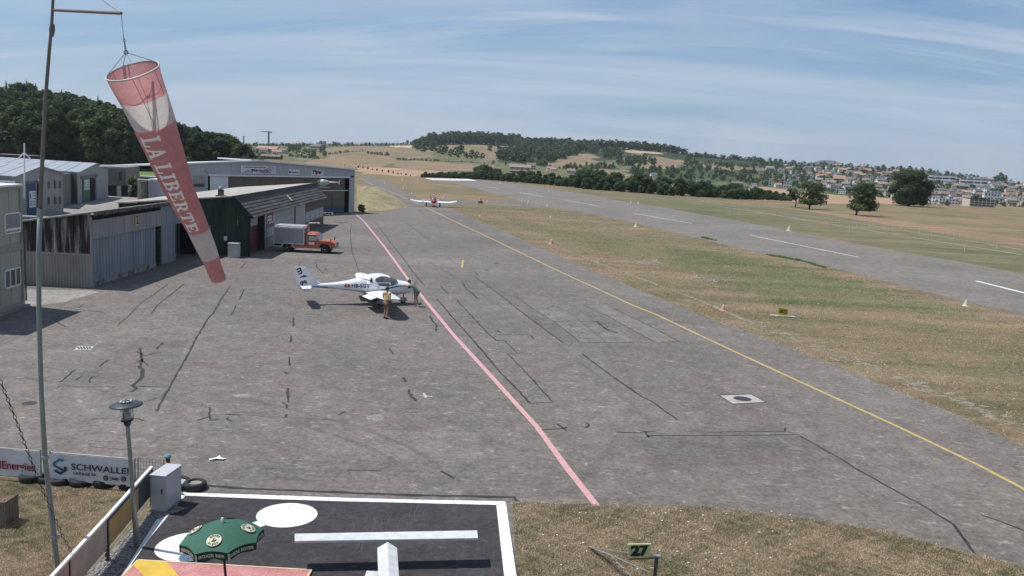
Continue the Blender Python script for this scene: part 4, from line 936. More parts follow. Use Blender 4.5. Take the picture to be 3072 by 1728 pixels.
# ---------------------------------------------------------------- sheds in the yard beyond
M_shedl = mat('light_shed_cladding', (.36, .355, .345), .6, (.31, .305, .30), .9, (1, 1, .3), fine=.03)
M_shedd = mat('dark_shed_cladding', (.17, .17, .175), .6, (.14, .14, .145), .9, (1, 1, .3), fine=.04)
M_shedr = mat('pale_blue_grey_roof', (.33, .35, .385), .45, (.27, .285, .32), .8, fine=.06)
def wallpt(px, py, A_, B_):
    """point on the vertical wall through ground points A_ B_ seen along a sight line"""
    uu = (B_ - A_).normalized(); nn = Vector((uu.y, -uu.x, 0)); dd = ray(px, py); t = (A_ - CAM).dot(nn) / dd.dot(nn); return CAM + dd * t
def shed(label, gab_l, gab_r, ridge, eave_l, eave_r, depth_dir, depth, col_w, door, posterM, name='workshop_shed'):
    """gabled shed: gable base left/right pixels, ridge and eave pixels, roof running back along depth_dir"""
    A_ = G(*gab_l); B_ = G(*gab_r); A_.z = 0; B_.z = 0; uu = (B_ - A_).normalized()
    t_ = thing(name, label, 'building'); place(t_, A_, uu)
    inv = Matrix.Rotation(-atan2(uu.y, uu.x), 3, 'Z')
    def loc(p): return inv @ (p - A_)
    rg = loc(wallpt(*ridge, A_, B_)); el = loc(wallpt(*eave_l, A_, B_)); er = loc(wallpt(*eave_r, A_, B_)); Lw = (B_ - A_).length
    el.x = 0; er.x = Lw
    dd = inv @ (depth_dir * depth)
    ns_ = 16
    for j in range(ns_):
        xa = Lw * j / ns_; xb = Lw * (j + 1) / ns_ - .02
        def zt(x): return el.z + (rg.z - el.z) * x / rg.x if x < rg.x else rg.z + (er.z - rg.z) * (x - rg.x) / (Lw - rg.x)
        mb = MB(); mb.hexa([(xa, -.04, 0), (xb, -.04, 0), (xb, .04, 0), (xa, .04, 0)], [(xa, -.04, zt(xa)), (xb, -.04, zt(xb)), (xb, .04, zt(xb)), (xa, .04, zt(xa))]); mb.build('cladding_sheet', col_w, t_)
    for (p, q) in ((Vector((0, 0.06, 0)), el), (Vector((Lw, 0.06, 0)), er)):
        b1_ = Vector((p.x, .06, 0)); t1 = Vector((p.x, .06, q.z - .02)); MB().quad(b1_, b1_ + dd, t1 + dd, t1).build('side_wall', M_shedd, t_)
    def hv(a, b): return Vector((a.x, -.3, a.z)), Vector((b.x, -.3, b.z))
    for a, b, m_ in ((el, rg, 0), (rg, er, 1)):
        for j in range(9):
            f0, f1 = j / 9, (j + 1) / 9 - .006
            a0_, b0_ = hv(a, b); mb = MB(); p0 = a0_ + dd * f0; p1 = b0_ + dd * f0; p2 = b0_ + dd * f1; p3 = a0_ + dd * f1; up_ = Vector((0, 0, .10))
            mb.hexa([p0, p1, p2, p3], [p0 + up_, p1 + up_, p2 + up_, p3 + up_]); mb.build('roof_sheet', M_shedr, t_)
    return t_, A_, B_, loc, rg, el, er, Lw
dirW = Vector((-.52, .85, 0)).normalized()
gA1 = (300, 662); gA2 = (190, 642)
s1 = shed('nearer grey gabled workshop with blue door, white poster and two rows of small windows', (42, 655), (190, 639), (118, 500), (47, 531), (190, 521), Vector((-.95, .31, 0)), 22, M_shedl, None, None)
def on(shed_, px0, py0, px1, py1, name, M, lift=.08, parent=None, th=.04):
    t_, A_, B_, loc, *_ = shed_; a = loc(wallpt(px0, py0, A_, B_)); b = loc(wallpt(px1, py1, A_, B_)); xa, xb = sorted((a.x, b.x)); za, zb_ = sorted((a.z, b.z)); za = max(za, .02)
    return MB().box(xa, -lift - th, za, xb, -lift, zb_).build(name, M, parent or t_), xa, xb, za, zb_
M_bldoor = mat('blue_gate_paint', (.055, .10, .17), .5, (.045, .085, .15), 2); M_grdoor = mat('green_gate_paint', (.045, .13, .075), .5, (.035, .11, .06), 2)
def poster(d, xa, xb, za, zb_, lift):
    pp = MB().box(xa, -lift - .03, za, xb, -lift, zb_).build('poster', M_whitep, d)
    w = xb - xa; h = zb_ - za; mb = MB()
    for j in range(5): mb.box(xa + w * .55, -lift - .05, za + h * (.85 - j * .17), xa + w * .92, -lift - .035, za + h * (.90 - j * .17))
    for j in range(3): mb.box(xa + w * .08, -lift - .05, za + h * (.35 - j * .11), xa + w * .45, -lift - .035, za + h * (.38 - j * .11))
    mb.box(xa + w * .08, -lift - .05, za + h * .55, xa + w * .22, -lift - .035, za + h * .85)
    o = mb.build('poster_print', mat('teal_print', (.06, .20, .26), .6), pp if False else d); o['kind'] = 'stuff'
d, xa, xb, za, zb_ = on(s1, 77, 549, 107, 645, 'gate', M_bldoor); poster(d, *[v for v in (xa + (xb - xa) * .2, xb - (xb - xa) * .1, za + (zb_ - za) * .25, za + (zb_ - za) * .75)], .14)
on(s1, 109, 548, 116, 640, 'door_gap', M_dark); on(s1, 72, 545, 128, 549, 'lintel', M_shedd, .1)
for px in (144.5, 163.5, 178):
    for py in (543, 590): on(s1, px - 3, py + (px < 150) * 1, px + 3, py + 22, 'window', mat('dim_window', (.08, .09, .105), .2, spec=.5))
on(s1, 106, 538, 116, 541, 'wall_lamp', M_whitep, .25)
# side wall board with the company panel (left of the gable)
pn = thing('company_panel', 'white company panel with blue squares on the side of the nearer workshop', 'sign', P(22, 560, 92)); pn.rotation_euler = (0, 0, radians(3))
sc9 = 92 / 2600
pb = MB().box(-22 * sc9, -.05, -22 * sc9, 23 * sc9, 0, 18 * sc9).build('board', M_whitep, pn)
for j in range(4): MB().box(-4 * sc9, -.08, (8.5 - j * 7.2) * sc9, 1 * sc9, -.055, (13 - j * 7.2) * sc9).build('blue_square', mat('blue_ink', (.04, .16, .36), .5), pb)
text_on('GROUP', 9 * sc9, M_ink, pb, (-6 * sc9, -.05, 5 * sc9), (1, 0, 0), (0, 0, 1), bold=.02, align='RIGHT', lift=.01)
mb = MB()
for j in range(4): mb.box(3 * sc9, -.07, (10 - j * 7.2) * sc9, (17 + (j * 3) % 4) * sc9, -.055, (11.4 - j * 7.2) * sc9)
mb.box(-20 * sc9, -.07, -11 * sc9, -9 * sc9, -.055, -10 * sc9); mb.box(-20 * sc9, -.07, -16 * sc9, -7 * sc9, -.055, -14 * sc9)
o = mb.build('small_print', M_ink, pb); o['kind'] = 'stuff'
# dark front wall of that workshop behind the panel
lw = MB(); pA = P(-60, 660, 93); pB = P(47, 655, 96.5); pA.z = 0; pB.z = 0; hA = P(-60, 536, 93).z; hB = P(47, 531, 96.5).z
lw.hexa([pA, pB, pB + Vector((0, 8, 0)), pA + Vector((0, 8, 0))], [Vector((pA.x, pA.y, hA)), Vector((pB.x, pB.y, hB)), Vector((pB.x, pB.y + 8, hB + .5)), Vector((pA.x, pA.y + 8, hA + .5))]); tag(lw.build('workshop_wing', M_shedd), 'dark grey wing of the workshop carrying the white company panel', 'building')
s2 = shed('farther grey gabled workshop with green sliding door and tall dark opening', (233, 612), (324, 591), (284, 491), (213, 520), (326, 505), Vector((-.95, .31, 0)), 22, M_shedl, None, None)
d, xa, xb, za, zb_ = on(s2, 245, 531, 268, 610, 'gate', M_grdoor); poster(d, xa + (xb - xa) * .15, xb - (xb - xa) * .1, za + (zb_ - za) * .48, zb_ - (zb_ - za) * .12, .14)
on(s2, 268, 530, 281, 604, 'door_gap', M_dark); on(s2, 281, 528, 287, 600, 'door_leaf', mat('plum_panel', (.10, .09, .12), .6), .1); on(s2, 240, 527, 290, 531, 'lintel', M_shedd, .1)
# connecting dark corrugated wall between the two workshops
cw = MB(); pA = P(190, 640, 109); pB = P(234, 612, 124); pA.z = pB.z = 0
h1 = P(190, 522, 109).z; h2 = P(234, 519, 124).z; cw.hexa([pA, pB, pB + Vector((-6, 6, 0)), pA + Vector((-6, 6, 0))], [Vector((pA.x, pA.y, h1)), Vector((pB.x, pB.y, h2)), Vector((pB.x - 6, pB.y + 6, h2)), Vector((pA.x - 6, pA.y + 6, h1))])
o = cw.build('link_building', corrugated('dark_corrugated_link', (.15, .15, .16), period=.35)); tag(o, 'dark corrugated link between the two grey workshops', 'building')
# building 33
bl = thing('office_block', 'brown grey flat roofed block with three square windows and the number 33 on its wall', 'building')
pA = P(326, 592, 137); pB = P(378, 590, 139); pC = P(419, 588, 148); pA.z = pB.z = pC.z = 0
def slab(parent, a, b, pxz0, pxz1, name, M, back=8, col_px=None):
    nn = Vector((-(b - a).y, (b - a).x, 0)).normalized(); z0, z1 = pxz0, pxz1
    mb = MB(); mb.hexa([Vector((a.x, a.y, z0)), Vector((b.x, b.y, z0)), Vector((b.x, b.y, z0)) + nn * back, Vector((a.x, a.y, z0)) + nn * back], [Vector((a.x, a.y, z1)), Vector((b.x, b.y, z1)), Vector((b.x, b.y, z1)) + nn * back, Vector((a.x, a.y, z1)) + nn * back]); return mb.build(name, M, parent)
zt3 = P(378, 505, 139).z; zm3 = P(378, 557, 139).z
slab(bl, pA, pB, zm3, zt3, 'dark_upper_wall', M_shedd); slab(bl, pB, pC, zm3, zt3 + .15, 'brown_upper_wall', mat('taupe_wall', (.24, .22, .205), .8))
slab(bl, pA + Vector((0, .7, 0)), pB + Vector((0, .7, 0)), 0, zm3, 'recess_wall', mat('dim_wall', (.05, .05, .055), .9))
wq = slab(bl, P(357, 588, 138) * 1.0 if False else Vector((P(357, 588, 138.5).x, 138.3, 0)), Vector((P(392, 588, 141).x, 141, 0)), 0, zm3 - .01, 'white_wall', M_whitep, back=1)
for px in (390, 403, 415):
    p = wallpt(px - 3.5, 522, pB, pC); q_ = wallpt(px + 3.5, 536, pB, pC); uu = (pC - pB).normalized(); nn = Vector((uu.y, -uu.x, 0)) * .06
    mb = MB(); mb.hexa([Vector((p.x, p.y, q_.z)), Vector((q_.x, q_.y, q_.z)), Vector((q_.x, q_.y, q_.z)) + nn, Vector((p.x, p.y, q_.z)) + nn], [Vector((p.x, p.y, p.z)), Vector((q_.x, q_.y, p.z)), Vector((q_.x, q_.y, p.z)) + nn, Vector((p.x, p.y, p.z)) + nn]); mb.build('window', mat('dim_window', (.08, .09, .105)), bl)
p = wallpt(360, 530, pA, pB); mb = MB(); mb.box(p.x - .35, p.y - .12, p.z - .5, p.x + .35, p.y + .3, p.z + .7); mb.build('window', mat('dim_window', (.08, .09, .105)), bl)
nn_ = (Vector((P(392, 588, 141).x, 141, 0)) - Vector((P(357, 588, 138.5).x, 138.3, 0))).normalized(); pt = P(384, 563, 139.9)
text_on('33', 15 / 2600 * 140, M_black, wq, pt + Vector((.1, -.2, 0)), nn_, (0, 0, 1), bold=.03, lift=.15)
# silos / tank boxes behind the hangar
ctn = thing('storage_cabin', 'pale grey flat topped cabin behind the low hangar roof', 'cabin', Vector((P(452, 600, 88).x, 88, 0)))
w_ = 37 / 2600 * 88 / 1; zt = P(465, 541, 88).z; MB().box(-.15, 0, 0, 37 / 2600 * 88 * 1.35, 3, zt).build('wall', mat('pale_lilac_panel', (.44, .45, .49), .6), ctn); MB().box(-.2, -.1, zt, 37 / 2600 * 88 * 1.35 + .05, 3.1, zt + .12).build('roof', M_whitep, ctn)
ct2 = thing('mossy_silo', 'mossy streaked fibre silo standing between pale posts behind the low hangar', 'silo', Vector((P(432, 600, 87).x, 87, 0)))
zt = P(430, 545, 87).z; mb = MB(); mb.lathe([(.42, 0), (.42, zt - .1), (.46, zt), (.3, zt + .03)], (0, 0, 0), 14); mb.build('barrel', mat('mossy_fibre', (.20, .19, .16), .9, (.07, .075, .05), 2.2, (1, 1, .3), fine=.25, fscale=9), ct2)
for sx in (-.52, .56): MB().box(sx - .07, -.1, 0, sx + .07, .1, zt + .15).build('post', M_shedl, ct2)
MB().box(-.6, -.15, zt + .15, .62, .3, zt + .24).build('cap', M_whitep, ct2)
# tiny red and green sheds further off
o = thing('red_shed', 'small dark red shed with a pale green roof at the foot of the wood', 'shed', Vector((P(440, 545, 180).x, 180, 0))); q_ = P(440, 531, 180)
MB().box(-3.2, 0, 0, 3.0, 3, q_.z - .1).build('wall', mat('barn_red', (.16, .035, .03), .8), o); MB().box(-3.5, -.3, q_.z - .1, 3.3, 3.2, q_.z + .15).build('roof', mat('pale_green_roof', (.35, .45, .36), .7), o)
o = thing('dark_shed', 'long dark flat shed behind the workshops at the left edge', 'building', Vector((P(42, 500, 190).x, 190, 0))); q_ = P(42, 466, 190)
MB().box(-5, 0, 0, 3.1, 6, q_.z).build('wall', mat('very_dark_cladding', (.045, .047, .05), .8), o); MB().box(-5.2, -.2, q_.z, 3.3, 6.2, q_.z + .12).build('roof', M_shedd, o)
# grass mound between hangar and taxiway with the bush standing in for shade is done with the plants
# ================================================================== windsock, masts, fences and other things close by
YS = 15.4
M_srd = mat('faded_red_cloth', (.64, .335, .335), .8, (.54, .275, .28), 3, (1, 1, 1), fine=.06, fscale=20, bump=.3, bscale=6)
M_swh = mat('off_white_cloth', (.66, .63, .61), .8, (.58, .55, .54), 3, fine=.06, fscale=20, bump=.3, bscale=6)
M_cord = mat('grey_cord', (.30, .30, .32), .7)
M_chain = mat('dark_chain', (.05, .06, .09), .45, (.06, .06, .07), 9, metal=.6)
for M_ in (M_srd, M_swh):     # thin cloth lets some light through
    t = M_.node_tree; b = t.nodes['Principled BSDF']; o_ = t.nodes['Material Output']
    tr_ = t.nodes.new('ShaderNodeBsdfTranslucent'); mx_ = t.nodes.new('ShaderNodeMixShader'); mx_.inputs[0].default_value = .45
    src = b.inputs['Base Color'].links[0].from_socket; t.links.new(src, tr_.inputs['Color']); t.links.new(b.outputs[0], mx_.inputs[1]); t.links.new(tr_.outputs[0], mx_.inputs[2]); t.links.new(mx_.outputs[0], o_.inputs['Surface'])
axis_px = [(398, 212), (413, 251), (430, 290), (463, 371), (472, 400), (512, 501), (553, 600), (595, 692), (629, 772), (657, 840)]
half_px = [77, 73, 69, 62, 59, 50, 41.5, 33, 27.5, 21]
ss = [0]; cen = []
for i, (x, y) in enumerate(axis_px): cen.append(P(x, y, YS + 1.95 * (y - 212) / 628))
for a, b in zip(cen, cen[1:]): ss.append(ss[-1] + (b - a).length)
def at_s(s, arr):
    for i in range(len(ss) - 1):
        if s <= ss[i + 1] + 1e-9: k = (s - ss[i]) / (ss[i + 1] - ss[i]); return arr[i] * (1 - k) + arr[i + 1] * k
    return arr[-1]
rad_m = [h * c.y / FPX * .995 for h, c in zip(half_px, cen)]
S_T = ss[-1]; AX = (cen[-1] - cen[0]).normalized()
# frame across the sock: side pointing right in the picture, other pointing towards the camera
SIDE = (rgt - AX * rgt.dot(AX)).normalized(); FRONT = AX.cross(SIDE).normalized()
if FRONT.y > 0: FRONT = -FRONT
def sock_pt(s, ang, lift=0.0):
    """ang 0 faces the camera, positive towards the right"""
    c = at_s(s, cen); r = at_s(s, rad_m); k = s / S_T
    r = r * (1 + .012 * sin(ang * 5 + s * 3) + .05 * k * sin(ang * 3 + s * 2.2) + .02 * sin(ang * 9 + s * 5) * k); flat = 1.0 - .22 * k
    if k > .72: r *= 1 + .05 * (k - .72) * 4 * sin(ang * 4 + 7 * s)
    return c + (SIDE * sin(ang) + FRONT * cos(ang) * flat) * (r + lift)
sock = thing('windsock', 'large faded red and white windsock with vertical lettering hanging limp from the mast', 'windsock', cen[0])
def band(name, s0, s1, M, parent=sock):
    mb = MB(cen[0]); n = 40; k = max(2, int((s1 - s0) / .10)); vs = [sock_pt(s0 + (s1 - s0) * i / k, 2 * pi * j / n) for i in range(k + 1) for j in range(n)]
    fs = [(i * n + j, i * n + (j + 1) % n, (i + 1) * n + (j + 1) % n, (i + 1) * n + j) for i in range(k) for j in range(n)]
    return mb.add(vs, fs).build(name, M, parent, smooth=True)
def s_at(px, py):       # distance along the sock for a picture position on its axis
    return min(((P(px, py, at_s(k / 200 * S_T, cen).y) - at_s(k / 200 * S_T, cen)).length, k / 200 * S_T) for k in range(201))[1]
cuts = [0, ss[2], ss[3], s_at(595, 692), s_at(629, 772), S_T]
for i in range(5): band('red_band' if i % 2 == 0 else 'white_band', cuts[i], cuts[i + 1], M_srd if i % 2 == 0 else M_swh)
mb = MB(cen[0]); mb.tube([sock_pt(0, 2 * pi * j / 40) for j in range(41)], .014, 6); mb.build('hoop', mat('pale_hoop', (.55, .56, .50), .5), sock)
for a in (.35, -1.9, 2.2, 1.3):
    mb = MB(cen[0]); mb.tube([sock_pt(.02, a, .004), sock_pt(cuts[2] if a == .35 else cuts[1], a + .1, .004)], .004, 4); mb.build('seam', mat('dark_seam', (.12, .05, .06), .8), sock)
apex = P(378, 157, YS - .05)
for a in (-1.35, .55, 2.15, -2.4): mb = MB(cen[0]); mb.tube([apex, sock_pt(0, a)], .006, 5); mb.build('bridle_rope', M_cord, sock)
mb = MB(cen[0]); mb.tube([apex + rgt * .035 * cos(t_ * .7) + upv * (.035 * sin(t_ * .7)) for t_ in range(10)], .008, 6); mb.build('ring', M_chain, sock)
# slab-serif letters built from strokes; each letter is a mesh wrapped on the cloth
M_let = mat('pale_letter_print', (.88, .84, .82), .8, (.80, .76, .75), 4)
def LET(ch):
    V, H = .24, .16; s = .10
    def rct(x0, y0, x1, y1): return [(x0, y0), (x1, y0), (x1, y1), (x0, y1)]
    def arc(cx, cy, rx, ry, a0, a1, w, n=7):
        o = []
        for i in range(n):
            t0 = a0 + (a1 - a0) * i / n; t1 = a0 + (a1 - a0) * (i + 1) / n
            o.append([(cx + (rx - w) * cos(t0), cy + (ry - H * .8) * sin(t0)), (cx + rx * cos(t0), cy + ry * sin(t0)), (cx + rx * cos(t1), cy + ry * sin(t1)), (cx + (rx - w) * cos(t1), cy + (ry - H * .8) * sin(t1))])
        return o
    if ch == 'L': return [rct(.12, 0, .12 + V, 1), rct(0, .88, .50, 1), rct(0, 0, .85, .14), rct(.72, 0, .85, .36)]
    if ch == 'I': return [rct(.12, 0, .12 + V, 1), rct(0, .87, .5, 1), rct(0, 0, .5, .13)]
    if ch == 'E': return [rct(.12, 0, .12 + V, 1), rct(0, .86, .84, 1), rct(0, 0, .88, .14), rct(.3, .44, .6, .57), rct(.54, .34, .62, .67), rct(.76, 0, .88, .34), rct(.73, .68, .84, 1)]
    if ch == 'T': return [rct(.34, 0, .34 + V, 1), rct(0, .86, .92, 1), rct(0, .64, .12, 1), rct(.80, .64, .92, 1), rct(.20, 0, .72, .12)]
    if ch == 'A': return [[(.10, .05), (.26, .05), (.54, 1), (.40, 1)], [(.40, 1), (.60, 1), (.92, .05), (.66, .05)], rct(.26, .28, .74, .41), rct(0, 0, .38, .11), rct(.58, 0, 1.02, .11)]
    if ch == 'B': return [rct(.12, 0, .12 + V, 1), rct(0, .88, .5, 1), rct(0, 0, .5, .12), rct(.3, .45, .52, .56)] + arc(.48, .74, .34, .26, -pi / 2, pi / 2, V) + arc(.50, .28, .38, .28, -pi / 2, pi / 2, V)
    if ch == 'R': return [rct(.12, 0, .12 + V, 1), rct(0, .88, .5, 1), rct(0, 0, .48, .12), rct(.3, .42, .52, .54), [(.42, .46), (.64, .46), (.90, .06), (.66, .06)], rct(.64, 0, 1.02, .12)] + arc(.48, .71, .36, .29, -pi / 2, pi / 2, V)
    return []
s0L = s_at(455, 388) + .02; s1L = s_at(592, 684)
adv = {'L': .98, 'A': 1.10, ' ': .42, 'I': .64, 'B': 1.02, 'E': 1.02, 'R': 1.1, 'T': 1.04}
tot = sum(adv[c] for c in 'LA LIBERTE'); pos = 0
for ch in 'LA LIBERTE':
    if ch != ' ':
        mb = MB(cen[0])
        for qd in LET(ch):
            m_ = 4
            for i in range(m_):
                for j in range(m_):
                    pts = []
                    for (uu, vv_) in ((i / m_, j / m_), ((i + 1) / m_, j / m_), ((i + 1) / m_, (j + 1) / m_), (i / m_, (j + 1) / m_)):
                        a = Vector(qd[0]).lerp(Vector(qd[1]), uu); b = Vector(qd[3]).lerp(Vector(qd[2]), uu); q = a.lerp(b, vv_)
                        s = s0L + (s1L - s0L) * (pos + q.x) / tot; r = at_s(s, rad_m)
                        # letters stand on the left edge side and point to the right
                        wl = r * .98; ang = (-.50 + q.y * .98)
                        pts.append(sock_pt(s, ang, .006))
                    mb.quad(*pts)
        mb.build('letter', M_let, sock, smooth=True)
    pos += adv[ch]

# hanger wire and chain above the sock
hw = thing('hanger_chain', 'short dark chain and wire holding the windsock below its arm', 'chain', apex)
tops = [P(378, 157, YS - .05), P(374, 130, YS), P(371, 110, YS), P(366, 70, YS), P(364, 40, YS)]
MB(apex).tube(tops[2:], .006, 5).build('wire', M_cord, hw)
def link_mesh(l, w, r):
    mb = MB(); n = 12; pts = []
    for k in range(n + 1):
        a = 2 * pi * k / n; pts.append(Vector((w / 2 * cos(a), 0, (l / 2) * sin(a) * (1.0))))
    mb.tube(pts, r, 5, cap=False); return mb.mesh('link', M_chain, True)
def hang_chain(root, pts, n, me_, off):
    cum = [0]
    for a, b in zip(pts, pts[1:]): cum.append(cum[-1] + (b - a).length)
    for k in range(n):
        s = cum[-1] * (k + .5) / n
        for i in range(len(cum) - 1):
            if s <= cum[i + 1]: q = pts[i].lerp(pts[i + 1], (s - cum[i]) / (cum[i + 1] - cum[i])); d_ = (pts[i + 1] - pts[i]).normalized(); break
        o = link('link', me_, root); Q = d_.to_track_quat('Z', 'Y'); o.rotation_mode = 'QUATERNION'; from mathutils import Quaternion
        o.rotation_quaternion = Q @ Quaternion((0, 0, 1), (pi / 2 if k % 2 else 0) + .5); o.location = q - off
lm = link_mesh(.055, .032, .0055); hang_chain(hw, tops[:3], 7, lm, apex)

# windsock mast with its arm (the arm lies above the hanging point)
MPX = [(180, 1800), (176, 1728), (152, 1520), (135, 1371), (124, 1180), (117, 950), (116, 760), (120, 640), (126, 500), (136, 300), (148, 150), (155, 75), (160, -20), (166, -120)]
mbase = G(182, 1735); YM = mbase.y
ms = thing('windsock_mast', 'tall slim two tone metal mast rising beside the windsock from the fence corner', 'mast', (P(178, 1728, YM).x, YM, 0))
MO = Vector(ms.location)
pts = [P(x, y, YM) for x, y in MPX]; pts[0].z = 0
lo_ = [p for p, q in zip(pts, MPX) if q[1] >= 640]; hi_ = [p for p, q in zip(pts, MPX) if q[1] <= 640]
M_pole = mat('weathered_steel_pole', (.26, .30, .29), .5, (.19, .215, .21), 3, (6, 6, .5), metal=.35); M_poleb = mat('brown_wooden_pole', (.175, .150, .125), .7, (.125, .11, .095), 3, (6, 6, .4))
MB(MO).tube(lo_, [.052] * 4 + [.046] * (len(lo_) - 4), 14).build('lower_pole', M_pole, ms, smooth=True)
MB(MO).tube(hi_, [.040, .037, .034, .031, .028, .026, .024], 14).build('upper_pole', M_poleb, ms, smooth=True)
MB(MO).tube([pts[6].lerp(pts[7], .9), pts[7] + (pts[8] - pts[7]) * .10], .057, 14).build('collar', M_pole, ms)
MB(MO).tube([P(155, 110, YM), P(156, 88, YM), P(157, 72, YM)], [.035, .055, .04], 12).build('collar', M_poleb, ms)
arm_l = P(160, 30, YM); arm_r = P(364, 40, YS)
MB(MO).tube([arm_l, arm_r], .028, 10).build('arm', M_poleb, ms)
MB(MO).tube([P(164, -100, YM), arm_r], .012, 6).build('stay_wire', M_cord, ms)
MB(MO).box(-.16 + MO.x, -.16 + MO.y, 0, .16 + MO.x, .16 + MO.y, .06).build('foot_plate', M_galv, ms)
for (x, y) in ((136, 1372), (165, 1610)): c_ = P(x, y, YM); MB(MO).tube([c_ - Vector((.0, 0, .03)), c_ + Vector((0, 0, .03))], .072, 12).build('clamp', M_galv, ms)
# long slack chain across the lower left
ch = thing('guy_chain', 'long dark chain running down across the left side past the mast', 'chain', P(0, 1140, 15.0)); CO = Vector(ch.location)
cpts = [P(-60, 1040, 14.6), P(0, 1140, 14.8), P(52, 1270, 15.2), P(100, 1400, 15.6), P(140, 1500, 15.9), P(183, 1600, 16.2), P(225, 1675, 16.5), P(258, 1740, 16.8)]
cpts[-1].z = max(cpts[-1].z, .1)
hang_chain(ch, cpts, 58, link_mesh(.105, .05, .0068), CO)
MB(CO).tube([P(150, 1485, YM - .1), P(153, 1560, YM - .1), P(158, 1650, YM - .1), P(176, 1730, YM - .1)], .005, 4).build('thin_rope', M_cord, ch)

# ---------------------------------------------------------------- lamp post
lb = G(411, 1641); ltz = P(378, 1215, lb.y); ltx = ltz - lb
lamp = thing('park_lamp', 'short grey lamp post with a wide flat disc hood beside the fence', 'lamp', lb)
k_ = ltx.z
def lp(py): p = P(411 + (378 - 411) * (1641 - py) / (1641 - 1215), py, lb.y) - lb; return p
MB().tube([(0, 0, 0), lp(1450), lp(1300), lp(1275)], [.062, .05, .045, .045], 14).build('post', M_pole, lamp, smooth=True)
hd = lp(1215); dirp = (lp(1215) - lp(1300)).normalized()
def lthe(prof, name, M, parent, n=28, smooth=True):
    o = MB().lathe(prof, (0, 0, 0), n).build(name, M, parent, smooth); o.location = hd; o.rotation_mode = 'QUATERNION'; o.rotation_quaternion = Vector((0, 0, 1)).rotation_difference(dirp); return o
M_lampd = mat('dark_teal_lamp_metal', (.045, .065, .070), .45, (.035, .05, .055), 4)
lthe([(.02, -.02), (.30, -.025), (.35, -.012), (.35, .0), (.30, .03), (.12, .06), (.10, .065)], 'hood', M_lampd, lamp, 40)
cap_ = lthe([(.11, .066), (.11, .085), (.09, .09), (.085, .10), (.0, .105)], 'hood_cap', M_lampd, lamp)
for k in range(8):
    a = 2 * pi * k / 8; o = MB().box(.085, -.02, -.006, .125, .02, .012).build('cap_vent', M_whitep, cap_)
    o.location = (0, 0, .083); o.rotation_euler = (0, 0, a)
M_clear = mat('clear_lamp_glass', (.85, .87, .88), .05, (.8, .82, .84), 3, trans=.92, spec=.5)
lthe([(.115, -.34), (.125, -.02)], 'glass', M_clear, lamp)
lthe([(.06, -.34), (.06, -.20), (.05, -.19), (.03, -.12), (.0, -.10)], 'bulb', mat('milky_bulb', (.55, .54, .50), .4), lamp, 16)
lthe([(.0, -.46), (.06, -.46), (.075, -.42), (.085, -.36), (.13, -.355), (.13, -.335), (.0, -.33)], 'socket', mat('black_lamp_metal', (.02, .02, .035), .4), lamp, 20)
for k in range(3):
    a = 2 * pi * k / 3 + .4; p0 = Vector((.128 * cos(a), .128 * sin(a), -.34)); p1 = Vector((.128 * cos(a), .128 * sin(a), -.01)); o = MB().tube([p0, p1], .007, 6).build('strut', M_lampd, lamp); o.location = hd; o.rotation_mode = 'QUATERNION'; o.rotation_quaternion = Vector((0, 0, 1)).rotation_difference(dirp)

# ---------------------------------------------------------------- banner fence along the apron
F0 = G(-330, 1410); F1 = G(497, 1482); F0.z = F1.z = 0; uF = (F1 - F0).normalized(); LF = (F1 - F0).length
def fx(px, py): g = G(px, py); return (Vector((g.x, g.y, 0)) - F0).dot(uF)
def fwall(px, py): nn = Vector((uF.y, -uF.x, 0)); dd = ray(px, py); t = (F0 - CAM).dot(nn) / dd.dot(nn); p = CAM + dd * t; return (p - F0).dot(uF), p.z
angF = atan2(uF.y, uF.x)
_, ztop = fwall(250, 1368); _, zbot = fwall(250, 1446); _, ztl = fwall(5, 1346)
M_ban = mat('white_banner', (.60, .62, .64), .6, (.53, .55, .57), 1.6, fine=.03); M_redt = mat('dark_red_print', (.27, .015, .05), .5); M_navy = mat('navy_print', (.02, .045, .09), .5); M_teal = mat('teal_print_light', (.03, .22, .28), .5)
def banner(x0, x1, label):
    t_ = thing('banner_fence', label, 'banner', F0 + uF * x0, angF); w = x1 - x0
    mb = MB(); n = 24; vs = []
    for i in range(n + 1):
        for j in range(5): vs.append((w * i / n, .012 * sin(i * 1.1 + j) , zbot + (ztop - zbot) * j / 4 + .012 * sin(i * .8) * (j in (0, 4))))
    fs = [(i * 5 + j, (i + 1) * 5 + j, (i + 1) * 5 + j + 1, i * 5 + j + 1) for i in range(n) for j in range(4)]
    bo = mb.add(vs, fs).build('banner', M_ban, t_)
    MB().tube([(0, .04, ztop + .02), (w, .04, ztop + .02)], .014, 6).build('top_rail', M_galv, t_)
    MB().tube([(0, .04, zbot - .03), (w, .04, zbot - .03)], .014, 6).build('bottom_rail', M_chain, t_)
    for xx in (.0, w): MB().tube([(xx, .05, 0), (xx, .05, ztop + .06)], .022, 8).build('post', M_galv, t_)
    return t_, bo, w
xP1, _ = fwall(119, 1400); xP2, _ = fwall(148, 1400); xP3, _ = fwall(402, 1420)
t1, bo1, w1 = banner(xP1 - 4.0, xP1, 'white banner fence panel with dark red TotalEnergies lettering')
xe_, ze_ = fwall(108, 1396); tw = .0
tm = text_on('TotalEnergies', .30, M_redt, bo1, (xe_ - (xP1 - 4.0), -.03, ze_ - .06), (1, 0, 0), (0, 0, 1), bold=.006, lift=.012, align='RIGHT')
xs1, _ = fwall(0, 1390)
